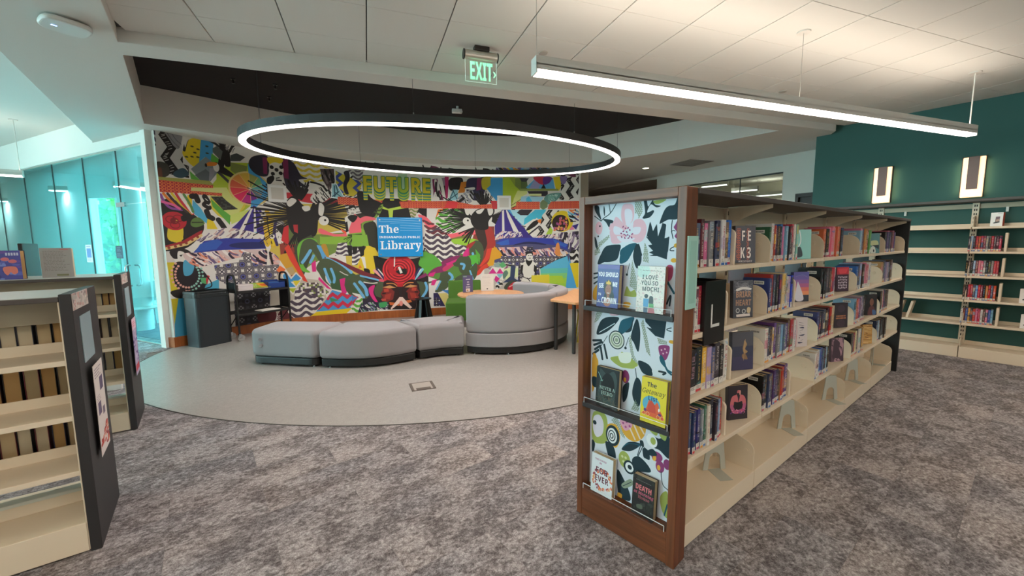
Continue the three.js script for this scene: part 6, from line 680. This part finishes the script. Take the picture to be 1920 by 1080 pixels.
{
  const P1 = lowCase(-0.497, 2.755, 1.0, 'low cream double-sided bookcase with black end panel, nearest at the left', posterMats[0]), P2 = lowCase(-0.519, 4.455, 1.45, 'low cream double-sided bookcase with black end panel, farther one at the left', posterMats[1]);
  const tans = [std('#d6bd94', 0.9), std('#c0aa84', 0.9), std('#cda56c', 0.9), std('#dccbac', 0.9)];
  [[P1, 'nearer', 0.62, 10], [P2, 'farther', 0.42, 8]].forEach(([P, w, span, n]) => [0, 1, 2].forEach((r) => { let x = -0.085; for (let i = 0; i < n; i++) { const th = (span / n) * rr(0.72, 1.05), gap = rr(0.002, 0.014); x -= th / 2; shelfBook(P(x, CASE_TOP[r], -0.258), TURN_U + Math.PI, th, r === 2 ? 0.2 : rr(0.215, 0.245), 0.178, pick(['K', 'D', 'C', 'M', 'N']), `tan page edges of a book, ${ORD[i]} from right, ${['upper', 'middle', 'lower'][r]} row, ${w} low bookcase`, `books seen from behind in the ${w} low bookcase`, { plain: true, pages: pick(tans) }); x -= th / 2 + gap; } }));
  // on top of the farther one
  faceBook(UV(-1.115, 4.55, 1.275), TURN_U - 6 * RAD, 0.135, 0.21, 0.07, 0.02, '#2c2a4a', coverTex((g, p) => { g.fillStyle = '#4a4a9a'; g.fillRect(0, 0, 260, 400); for (let i = 0; i < 20; i++) p.E(pick(['#5a62b8', '#6a4aa0', '#3a3a80', '#7a8ad0']), `${rr(0, 260)} ${rr(0, 400)}`, rr(10, 50), rr(8, 30)); g.fillStyle = '#c8c8e0'; for (let i = 0; i < 5; i++) g.fillRect(120 + i * 26, 30, 18, 40); for (let i = 0; i < 2; i++) p.E('#d8707a', `${110 + i * 70} ${120 + i * 30}`, 40, 26); p.S('#e07a6a', '90 230 200 225 220 300 180 330 150 300 120 340 90 300'); }), 'purple picture book standing on top of the farther low bookcase', undefined, std('#b08a58', 0.9));
  { const t = thing('notice_holder', 'grey printed notice in a stand on top of the farther low bookcase', 'notice', UV(-0.885, 4.62, 1.275), TURN_U - 3 * RAD); const m = scribble(160, 220, (g) => { g.fillStyle = '#a5a19e'; g.fillRect(0, 0, 160, 220); lines(g, 16, 24, 128, 14, 11, '#88827f', 4); g.fillStyle = '#c87878'; g.fillRect(100, 8, 44, 7); g.fillStyle = '#7a7a5a'; g.fillRect(74, 196, 60, 14); }); const g = rbx(-0.085, 0.085, 0, 0.225, -0.003, 0.0, 0.001, 1); const P = g.attributes.position, T = g.attributes.uv; for (let i = 0; i < P.count; i++) T.setXY(i, P.getX(i) / 0.17 + 0.5, P.getY(i) / 0.225); mesh('sheet', g, m, t); mesh('stand', [rbx(-0.087, 0.087, 0, 0.22, -0.034, -0.006, 0.002)], std('#c8bfa4', 0.5), t); }
  { const t = thing('monitor', 'black computer monitor on a stand seen edge-on behind the low bookcases', 'monitor', [-4.22, 1.0, -3.52], 130 * RAD); mesh('base', rbx(-0.12, 0.12, 0, 0.012, -0.1, 0.1, 0.004), M.black, t); mesh('stand', rbx(-0.035, 0.035, 0.01, 0.46, -0.16, -0.115, 0.006), M.black, t); mesh('arm', rbx(-0.02, 0.02, 0.3, 0.34, -0.12, 0.02, 0.006), M.black, t); mesh('screen', rbx(-0.27, 0.27, 0.2, 0.54, 0.02, 0.045, 0.006), M.black, t); mesh('cable', tube([[0, 0.2, 0.02], [0.02, 0.1, -0.03], [0, 0.04, -0.1]], 0.006), M.black, t);
    const d = thing('desk', 'pale service desk under the monitor, hidden behind the low bookcases', 'desk', [-4.2, 0, -3.55], 118 * RAD); mesh('top', rbx(-0.6, 0.6, 0.97, 1.0, -0.35, 0.35, 0.006), M.tableWood, d); for (const x of [-0.55, 0.55]) mesh('side', rbx(x - 0.02, x + 0.02, 0, 0.97, -0.33, 0.33, 0.004), M.whitePlastic, d); }
}

// ---------- lounge ----------
function roundPoly(pts, r, n = 6) { const out = []; pts.forEach((p, i) => { const a = pts[(i + pts.length - 1) % pts.length], b = pts[(i + 1) % pts.length], la = Math.hypot(a[0] - p[0], a[1] - p[1]), lb = Math.hypot(b[0] - p[0], b[1] - p[1]), k = Math.min(r, la / 2.2, lb / 2.2); const A = [p[0] + ((a[0] - p[0]) / la) * k, p[1] + ((a[1] - p[1]) / la) * k], B = [p[0] + ((b[0] - p[0]) / lb) * k, p[1] + ((b[1] - p[1]) / lb) * k]; for (let j = 0; j <= n; j++) { const t = j / n; out.push([(1 - t) ** 2 * A[0] + 2 * t * (1 - t) * p[0] + t * t * B[0], (1 - t) ** 2 * A[1] + 2 * t * (1 - t) * p[1] + t * t * B[1]]); } }); return out; }
const inset = (pts, d) => { const cx = pts.reduce((s, p) => s + p[0], 0) / pts.length, cz = pts.reduce((s, p) => s + p[1], 0) / pts.length; return pts.map(([x, z]) => { const l = Math.hypot(x - cx, z - cz); return [x - ((x - cx) / l) * d, z - ((z - cz) / l) * d]; }); };
const spl = (pts, n = 5) => new THREE.CatmullRomCurve3(pts.map(([x, z]) => new THREE.Vector3(x, 0, z))).getPoints(n * (pts.length - 1)).map((p) => [p.x, p.z]);
function ottoman(label, pts, r, centre) {
  const [cx, cz] = centre, loc = pts.map(([x, z]) => [x - cx, z - cz]), t = thing('ottoman', label, 'ottoman', [cx, 0, cz], 0, 'grey ottomans joined in a curve');
  mesh('cushion', boxUV(slab(roundPoly(loc, r), 0.112, 0.458, 0.062, [], 8), 8), M.sofa, t); mesh('plinth', slab(roundPoly(inset(loc, 0.018), r), 0.024, 0.116, 0.012), M.black, t);
  inset(loc, 0.12).filter((_, i) => i % Math.ceil(loc.length / 5) === 0).forEach(([x, z]) => mesh('foot', [cyl(0.012, 0.012, 0.016, x, 0.016, z, 12), cyl(0.02, 0.02, 0.008, x, 0.004, z, 14)], M.steel, t)); return t;
}
{
  const o1 = ottoman('straight grey fabric ottoman at the left end of the curved seating', [[-3.33, -5.02], [-2.385, -4.85], [-2.31, -5.53], [-3.33, -5.62]], 0.12, [-2.84, -5.25]);
  for (const y of [0.34, 0.26]) mesh('socket', [new THREE.TorusGeometry(0.018, 0.006, 10, 24).translate(0, 0, 0), cyl(0.017, 0.017, 0.006, 0, 0, 0, 20).rotateX(Math.PI / 2)].map((g) => g.rotateY(9 * RAD).translate(-3.16 + 2.84, y, -4.976 + 5.25)), std('#8f8c90', 0.6), o1);
  ottoman('grey fabric ottoman with a bulging front, in the middle of the curved seating', [...spl([[-2.37, -4.85], [-2.06, -4.81], [-1.75, -4.83], [-1.49, -4.94], [-1.235, -5.135]]), ...spl([[-1.62, -5.61], [-1.95, -5.53], [-2.295, -5.53]])], 0.03, [-1.85, -5.2]);
  ottoman('grey fabric ottoman with a hollow front, next to the high-backed booth', [...spl([[-1.215, -5.15], [-0.95, -5.285], [-0.648, -5.345]]), ...spl([[-0.72, -5.94], [-1.2, -5.86], [-1.6, -5.63]])], 0.02, [-1.1, -5.55]);
  const t = thing('booth_sofa', 'high-backed round grey fabric booth sofa curving around the lounge table', 'sofa', [-0.2, 0, -6.43]);
  const ring = (r0, r1, a0, a1, n = 18) => [...arc(0, 0, r1, a0, a1, n), ...arc(0, 0, r0, a1, a0, n)];
  for (const [a0, a1] of [[113.6, 39.4], [38.6, -19.6], [-20.4, -76]]) { mesh('back_cushion', boxUV(slab(roundPoly(ring(0.855, 1.085, a0, a1), 0.02, 2), 0.302, 0.81, 0.045, [], 6), 8), M.sofa, t); mesh('lower_band', boxUV(slab(ring(0.855, 1.09, a0, a1), 0.112, 0.3, 0.014), 8), M.sofa, t); mesh('seat_cushion', boxUV(slab(ring(0.43, 0.86, a0, a1), 0.112, 0.45, 0.04), 8), M.sofa, t); mesh('plinth', slab(ring(0.46, 1.07, a0 - Math.sign(a0 - a1) * 0.4, a1), 0.024, 0.114, 0.01), M.black, t); }
  for (const a of [108, 82, 50, 20, -12, -50]) mesh('foot', [cyl(0.012, 0.012, 0.016, 1.03 * Math.cos(a * RAD), 0.016, 1.03 * Math.sin(a * RAD), 12), cyl(0.02, 0.02, 0.008, 1.03 * Math.cos(a * RAD), 0.004, 1.03 * Math.sin(a * RAD), 14)], M.steel, t);
  const rt = thing('round_table', 'round wooden table inside the grey booth sofa', 'table', [-0.33, 0, -6.27]); mesh('tabletop', boxUV(cyl(0.51, 0.51, 0.03, 0, 0.727, 0, 64), 1.2), M.tableWood, rt); mesh('edge_band', new THREE.TorusGeometry(0.511, 0.008, 8, 64).rotateX(Math.PI / 2).translate(0, 0.727, 0), std('#b87f50', 0.45), rt); mesh('column', cyl(0.04, 0.04, 0.68, 0, 0.37, 0), M.charcoal, rt); mesh('base', cyl(0.24, 0.26, 0.02, 0, 0.014, 0, 40), M.charcoal, rt);
  [[-0.7, -6.4, 0.17, 0.27, 28, 'purple lettered sign in a clear stand on the round table', scribble(140, 220, (g) => { g.fillStyle = '#54507a'; g.fillRect(0, 0, 140, 220); g.fillStyle = '#7f9a8c'; g.fillRect(8, 8, 50, 14); g.fillStyle = '#d8d6e0'; for (const [x, y, w] of [[44, 46, 60], [60, 80, 26], [56, 112, 32], [44, 144, 56]]) for (let i = 0; i < w / 10; i++) g.fillRect(x + i * 10, y, 7, 14); g.fillStyle = '#dcd4cc'; g.fillRect(42, 170, 56, 42); g.fillStyle = '#b8876a'; g.fillRect(52, 186, 24, 20); })], [-0.4, -6.56, 0.21, 0.275, 18, 'white printed notice in a clear stand on the round table', scribble(160, 220, (g, p) => { g.fillStyle = '#d9d7d2'; g.fillRect(0, 0, 160, 220); lines(g, 18, 24, 120, 3, 12, '#b0aab0', 4); lines(g, 18, 74, 120, 8, 11, '#bdb8ba', 3); p.E('#2a2a34', '78 192', 9, 8); })]].forEach(([x, z, w, h, a, label, m]) => { const k = thing('table_sign', label, 'sign', [x, 0.742, z], a * RAD); const g = rbx(-w / 2, w / 2, 0.004, h, -0.001, 0.001, 0.0006, 1), P = g.attributes.position, T = g.attributes.uv; for (let i = 0; i < P.count; i++) T.setXY(i, P.getX(i) / w + 0.5, P.getY(i) / h); mesh('sheet', g, m, k); mesh('clear_stand', [rbx(-w / 2 - 0.003, w / 2 + 0.003, 0, h + 0.003, -0.005, -0.002, 0.001), rbx(-w / 2, w / 2, 0, 0.003, -0.04, 0.04, 0.001)], M.acrylic, k); });
  const st = thing('side_table', 'wooden angular table on dark round legs beside the grey booth', 'table', [1.2, 0, -6.0]); const tp = [[-0.68, 0.5], [-0.385, 0.83], [0.8, 0.25], [0.6, -0.85], [-0.16, -0.75]]; mesh('tabletop', boxUV(slab(roundPoly(tp, 0.02), 0.71, 0.74, 0.004), 1.2), M.tableWood, st); for (const [x, z] of [[-0.585, 0.37], [-0.365, 0.6], [0.62, 0.22], [0.45, -0.65]]) mesh('leg', [cyl(0.026, 0.026, 0.7, x, 0.36, z), cyl(0.024, 0.02, 0.012, x, 0.006, z)], M.charcoal, st);
  const yc = (pos, turn, label) => { const t = thing('chair', label, 'chair', pos, turn, 'yellow plastic chairs'); mesh('seat', rbx(-0.21, 0.21, 0.43, 0.45, -0.2, 0.21, 0.009), M.yellow, t); mesh('backrest', [rbx(-0.2, 0.2, 0.56, 0.86, -0.225, -0.205, 0.009)], M.yellow, t); for (const [x, z] of [[-0.18, -0.19], [0.18, -0.19]]) mesh('leg', rod([x, 0.86, z - 0.03], [x * 1.15, 0, z - 0.05], 0.012), M.yellow, t); for (const [x, z] of [[-0.18, 0.17], [0.18, 0.17]]) mesh('leg', rod([x, 0.44, z], [x * 1.15, 0, z + 0.04], 0.012), M.yellow, t); };
  yc([1.22, 0, -6.22], -95 * RAD, 'yellow plastic chair tucked under the wooden table at the right'); yc([0.66, 0, -8.1], 20 * RAD, 'yellow plastic chair behind the grey booth, only its back showing');
  const gc = thing('lounge_chair', 'green upholstered armless lounge chair behind the round table', 'chair', [-0.9, 0, -7.62], 6 * RAD); mesh('seat', boxUV(rbx(-0.34, 0.34, 0.12, 0.46, -0.3, 0.36, 0.03, 4), 8), M.green, gc); mesh('backrest', boxUV(rbx(-0.32, 0.32, 0.4, 0.83, -0.42, -0.24, 0.03, 4).rotateX(-0.1), 8), M.green, gc); for (const [x, z] of [[-0.28, -0.26], [0.28, -0.26], [-0.28, 0.3], [0.28, 0.3]]) mesh('leg', cyl(0.02, 0.016, 0.12, x, 0.06, z), M.black, gc);
  const bs = thing('stool', 'low black side stool with flared fins by the mural', 'stool', [-1.79, 0, -8.08]); mesh('top', slab(arc(0, 0, 0.165, 0, 354, 40), 0.41, 0.435, 0.008), M.blackGloss, bs); for (let i = 0; i < 6; i++) { const g = plate([[0.03, 0.0], [0.19, 0.0], [0.115, 0.41], [0.03, 0.41]], -0.03, 0.03, 0.006).rotateY((i / 6) * 2 * Math.PI + 0.3); mesh('leg', g, M.blackGloss, bs); } mesh('base', slab(arc(0, 0, 0.21, 0, 354, 40), 0, 0.015, 0.004), M.blackGloss, bs);
}
{ const t = thing('waste_bin', 'tall dark grey waste bin lined with a black bag in front of the mural', 'bin', [-4.69, 0, -6.17], 66.7 * RAD); const o = roundPoly([[-0.24, 0.17], [0.24, 0.17], [0.24, -0.17], [-0.24, -0.17]], 0.06, 4), i = inset(o, 0.012); mesh('body', slab(o, 0, 0.8, 0.004, [i.slice().reverse()]), M.binGrey, t); mesh('floor', slab(i, 0.01, 0.4), M.black, t); mesh('rim', slab(inset(o, -0.008), 0.79, 0.835, 0.006, [inset(o, 0.02).reverse()]), std('#1d2223', 0.3), t); mesh('liner', [slab(inset(o, -0.012), 0.745, 0.8, 0.004, [inset(o, -0.004).reverse()]), slab(inset(o, 0.013), 0.5, 0.838, 0.003, [inset(o, 0.02).reverse()])], std('#2b3032', 0.2), t); }
{ const r = 57.45 * RAD, L = 0.82, Dp = 0.34, t = thing('book_cart', 'black steel two-shelf book cart parked against the mural', 'cart', [-4.31, 0, -6.31], r), B = M.black;   // local x along the wall, minus z towards it
  for (const x of [0, L]) { mesh('end_frame', [tube([[x, 0.1, -0.02], [x, 0.5, -0.03], [x, 0.9, -0.04], [x, 1.0, -0.06], [x, 1.04, -0.1], [x, 1.045, -Dp / 2], [x, 1.04, -Dp + 0.1], [x, 1.0, -Dp + 0.06], [x, 0.9, -Dp + 0.04], [x, 0.5, -Dp + 0.03], [x, 0.1, -Dp + 0.02]], 0.016, 80)], B, t); mesh('end_plate', x ? rbx(x - 0.004, x + 0.004, 0.43, 0.93, -Dp + 0.04, -0.04, 0.003) : rbx(x - 0.004, x + 0.004, 0.76, 0.93, -Dp + 0.04, -0.04, 0.003), B, t); mesh('brace', rod([x, 0.42, -0.04], [x, 0.22, -Dp + 0.04], 0.008), B, t); for (const z of [-0.02, -Dp + 0.02]) { const c = mesh('caster', [cyl(0.05, 0.05, 0.025, 0, 0, 0, 24).rotateX(Math.PI / 2).translate(x + 0.02, 0.05, z)], std('#8f8f8c', 0.4), t); mesh('caster_fork', [rbx(x - 0.015, x + 0.025, 0.05, 0.115, z + 0.014, z + 0.018, 0.001), rbx(x - 0.015, x + 0.025, 0.05, 0.115, z - 0.018, z - 0.014, 0.001), cyl(0.012, 0.012, 0.03, x, 0.115, z, 12)], M.steel, c); } }
  for (const y of [0.79, 0.425]) mesh('shelf', [rbx(0, L, y - 0.006, y, -Dp + 0.01, -0.01, 0.002), rbx(0, L, y - 0.03, y + 0.004, -0.014, -0.008, 0.002), rbx(0, L, y - 0.03, y + 0.03, -Dp + 0.008, -Dp + 0.014, 0.002)], B, t);
  const at = (x, y, z) => new THREE.Vector3(x, y, z).applyMatrix4(new THREE.Matrix4().makeRotationY(r).setPosition(-4.31, 0, -6.31));
  { const k = thing('paper_stack', 'stack of pale folded papers on the top shelf of the black cart', 'papers', at(0.17, 0.791, -0.16), r); for (let i = 0; i < 9; i++) mesh('sheet', rbx(-0.11, 0.11, i * 0.011, i * 0.011 + 0.0105, -0.08, 0.08, 0.002).rotateY(rr(-0.05, 0.05)), std(pick(['#d8cfcf', '#c9bfc2', '#dcd6d2']), 0.8), k); }
  { const k = thing('magazine', 'green and yellow magazine lying tilted on the black cart', 'magazine', at(0.42, 0.794, -0.16), r - 0.1); const m = scribble(128, 96, (g, p) => { g.fillStyle = '#8fae3a'; g.fillRect(0, 0, 128, 96); p.P('#e0a030', '40 10 120 20 124 86 60 80'); p.P('#d8602a', '60 30 110 30 100 70 70 66'); lines(g, 6, 20, 30, 5, 12, '#e0e0c0', 4); }); mesh('cover', rbx(-0.13, 0.13, 0.05, 0.056, -0.09, 0.09, 0.002).rotateX(0.42), m, k); mesh('pages', rbx(-0.125, 0.125, 0.03, 0.05, -0.085, 0.085, 0.003).rotateX(0.42), M.paper, k); k.position.y += 0.012; }
  { const k = thing('storage_tray', 'blue plastic tray at the right end of the black cart', 'tray', at(0.64, 0.791, -0.17), r); const bl = std('#1d3a7c', 0.4); mesh('tray', [rbx(-0.14, 0.14, 0, 0.01, -0.12, 0.12, 0.003), rbx(-0.14, 0.14, 0, 0.09, 0.11, 0.12, 0.003), rbx(-0.14, 0.14, 0, 0.13, -0.12, -0.11, 0.003), rbx(-0.14, -0.13, 0, 0.11, -0.12, 0.12, 0.003), rbx(0.13, 0.14, 0, 0.11, -0.12, 0.12, 0.003)], bl, k); mesh('packet', rbx(-0.1, 0.09, 0.012, 0.1, -0.1, 0.02, 0.006), std('#2a5a9a', 0.5), k); }
  { const k = thing('paper_sheet', 'white paper sheaf lying on the lower shelf of the black cart', 'papers', at(0.5, 0.426, -0.12), r + 0.1); mesh('sheet', rbx(-0.16, 0.16, 0, 0.012, -0.1, 0.1, 0.002), M.paper, k); mesh('top_sheet', rbx(-0.155, 0.15, 0.012, 0.014, -0.095, 0.1, 0.001).rotateY(0.05), M.paper, k); }
}
// sign and speakers on the mural
{ const o = onWall(3.86, 1.657, 0.05), t = thing('library_sign', 'square blue library sign with white lettering fixed on the mural', 'sign', o.p, o.turn); const W = 0.88, H = 0.79, [c, g] = newCanvas(528, 474);
  g.fillStyle = '#1a8ed2'; g.fillRect(0, 0, 528, 474); g.strokeStyle = '#9ad4ee'; g.lineWidth = 3.5; for (let i = 0; i < 6; i++) { g.beginPath(); for (let x = 20; x <= 510; x += 10) { const y = 18 + i * 27 + 9 * Math.sin(x / 90 + i * 0.7) * (1 - i * 0.12); x === 20 ? g.moveTo(x, y) : g.lineTo(x, y); } if (i < 2) g.stroke(); else { g.save(); g.beginPath(); g.rect(i < 3 ? 150 : 250, 0, 400, 474); g.clip(); g.beginPath(); for (let x = 20; x <= 510; x += 10) { const y = 18 + i * 27 + 9 * Math.sin(x / 90 + i * 0.7) * (1 - i * 0.12); x === 20 ? g.moveTo(x, y) : g.lineTo(x, y); } g.stroke(); g.restore(); } }
  g.fillStyle = '#1a8ed2'; g.fillRect(14, 86, 250, 104); text(g, 'The', 16, 186, 122, '#e4ecf2', { f: 'serif', align: 'left', sx: 1.02 }); g.font = 'bold 37px sans-serif'; text(g, 'INDIANAPOLIS PUBLIC', 18, 250, 37, '#e4ecf2', { align: 'left', sx: 486 / g.measureText('INDIANAPOLIS PUBLIC').width }); g.font = 'bold 134px serif'; text(g, 'Library', 24, 382, 134, '#e4ecf2', { f: 'serif', align: 'left', sx: 486 / g.measureText('Library').width });
  const p = rbx(-W / 2, W / 2, -H / 2, H / 2, -0.008, 0.008, 0.002, 1), P = p.attributes.position, T = p.attributes.uv, N = p.attributes.normal; for (let i = 0; i < P.count; i++) N.getZ(i) > 0.6 ? T.setXY(i, P.getX(i) / W + 0.5, P.getY(i) / H + 0.5) : T.setXY(i, 0.5, 0.03); mesh('panel', p, std('#ffffff', 0.25, { map: canvasTex(c) }), t); for (const x of [-1, 1]) for (const y of [-1, 1]) mesh('standoff', cyl(0.014, 0.014, 0.05, 0, 0, 0, 20).rotateX(Math.PI / 2).translate(x * (W / 2 - 0.05), y * (H / 2 - 0.05), -0.014), M.steel, t); }
for (const [s, y, w] of [[1.69, 2.43, 'left'], [6.07, 2.39, 'right']]) { const o = onWall(s, y, 0.006), t = thing('wall_speaker', `square white wall speaker on the ${w} half of the mural`, 'speaker', o.p, o.turn); mesh('frame', [rbx(-0.15, 0.15, 0.1, 0.15, 0, 0.03, 0.004), rbx(-0.15, 0.15, -0.15, -0.1, 0, 0.03, 0.004), rbx(-0.15, -0.1, -0.1, 0.1, 0, 0.03, 0.004), rbx(0.1, 0.15, -0.1, 0.1, 0, 0.03, 0.004)], M.whitePlastic, t); mesh('grille', bx(-0.1, 0.1, -0.1, 0.1, 0.005, 0.024), M.grille, t); }
// notices stuck on the glass
{ const at = (s, y) => new THREE.Vector3(s, y, -0.008).applyMatrix4(new THREE.Matrix4().makeRotationY(GW.rotation.y).setPosition(GW.position)), turn = GW.rotation.y + Math.PI;
  [[2.26, 1.4, 0.22, 0.3, 'pale blue printed notice stuck on the tinted glass, left one', scribble(110, 150, (g) => { g.fillStyle = '#c4d4e6'; g.fillRect(0, 0, 110, 150); g.fillStyle = '#5a86c0'; g.fillRect(14, 30, 80, 80); lines(g, 14, 12, 80, 1, 10, '#405a80', 5); lines(g, 14, 120, 80, 2, 10, '#405a80', 3); })], [1.2, 1.425, 0.22, 0.2, 'dark printed opening hours notice stuck on the tinted glass, right one', scribble(130, 116, (g) => { g.fillStyle = '#26485c'; g.fillRect(0, 0, 130, 116); lines(g, 20, 16, 90, 3, 14, '#7fa8b8', 4); lines(g, 16, 70, 98, 4, 11, '#7fa8b8', 3); })]].forEach(([s, y, w, h, label, m]) => { const t = thing('glass_notice', label, 'notice', at(s, y), turn); mesh('sheet', bx(-w / 2, w / 2, -h / 2, h / 2, 0, 0.001), m, t); mesh('backing', bx(-w / 2, w / 2, -h / 2, h / 2, -0.0015, -0.0002), std('#d8dee0', 0.7), t); }); }
// corridor chair, garden beyond
{ const t = thing('chair', 'pale moulded chair standing behind the tinted glass near the door', 'chair', [-6.55, 0, -7.15], -30 * RAD); mesh('seat', rbx(-0.22, 0.22, 0.42, 0.44, -0.22, 0.22, 0.009), M.whitePlastic, t); mesh('backrest', rbx(-0.22, 0.22, 0.52, 0.9, -0.235, -0.215, 0.009), M.whitePlastic, t); for (const x of [-0.19, 0.19]) for (const z of [-0.19, 0.19]) mesh('leg', rod([x, 0.42, z], [x * 1.1, 0, z * 1.1], 0.011), M.steel, t); }
struct('ground', slab([[-40, -7], [-13.9, -11.7], [-8.1, -8.15], [-6.9, -9.3], [-5.4, -8.8], [-4.6, -8], [0, -10], [0, -50], [-40, -50]], -0.3, -0.05), std('#4c5a34', 0.95));
{ const t = thing('wooden_railing', 'sunlit wooden railing outside behind the tinted glass', 'railing', [-10.6, -0.05, -11.4], -48 * RAD); const w = std('#b8713c', 0.6); for (const x of [-2, -0.7, 0.6, 1.9]) mesh('post', rbx(x - 0.05, x + 0.05, 0, 1.0, -0.05, 0.05, 0.006), w, t); for (const y of [0.62, 0.8]) mesh('rail', rbx(-2.3, 2.3, y, y + 0.14, 0.05, 0.08, 0.006), w, t); mesh('cap', rbx(-2.3, 2.3, 1.0, 1.04, -0.08, 0.1, 0.006), w, t); }
[[-15.4, -14.6, 5.4, 'left'], [-13.6, -14.2, 6, 'middle'], [-12.2, -14.6, 5.4, 'right']].forEach(([x, z, h, w], n) => { const t = thing('tree', `leafy green tree outside behind the tinted glass, ${w} of three`, 'tree', [x, -0.05, z], n); mesh('trunk', [cyl(0.09, 0.14, 1.6, 0, 0.8, 0, 10), rod([0, 1.4, 0], [0.5, 2.6, 0.2], 0.05), rod([0, 1.4, 0], [-0.4, 2.8, -0.2], 0.05)], std('#4a3c2e', 0.9), t);
  const leaf = new THREE.BufferGeometry(); leaf.setAttribute('position', new THREE.Float32BufferAttribute([0, 0, 0, 0.07, 0.08, 0.015, 0, 0.2, 0, -0.07, 0.08, 0.015], 3)); leaf.setIndex([0, 1, 2, 0, 2, 3]); leaf.computeVertexNormals();
  const m = phys('#8fbf66', 0.8, { transmission: 0.4, thickness: 0, side: THREE.DoubleSide }), I = new THREE.InstancedMesh(leaf, m, 4200), M4 = new THREE.Matrix4(), q = new THREE.Quaternion(), e = new THREE.Euler(), col = new THREE.Color();
  for (let i = 0; i < 4200; i++) { const a = rr(0, 6.28), y = rr(-1, 1), k = Math.cbrt(rr(0.25, 1)), s = Math.sqrt(1 - y * y) * k, bump = 1 + 0.22 * Math.sin(a * 5 + y * 7 + n); e.set(rr(0, 6), rr(0, 6), rr(0, 6)); M4.compose(new THREE.Vector3(Math.cos(a) * s * 1.9 * bump, h * 0.5 + y * k * h * 0.46, Math.sin(a) * s * 1.9 * bump), q.setFromEuler(e), new THREE.Vector3(1, 1, 1).multiplyScalar(rr(0.8, 1.7))); I.setMatrixAt(i, M4); I.setColorAt(i, col.setHSL(rr(0.25, 0.33), 0.5, rr(0.5, 0.75))); }
  I.name = 'foliage'; I.userData.kind = 'stuff'; I.castShadow = true; t.add(I); });
renderer.render(scene, camera);
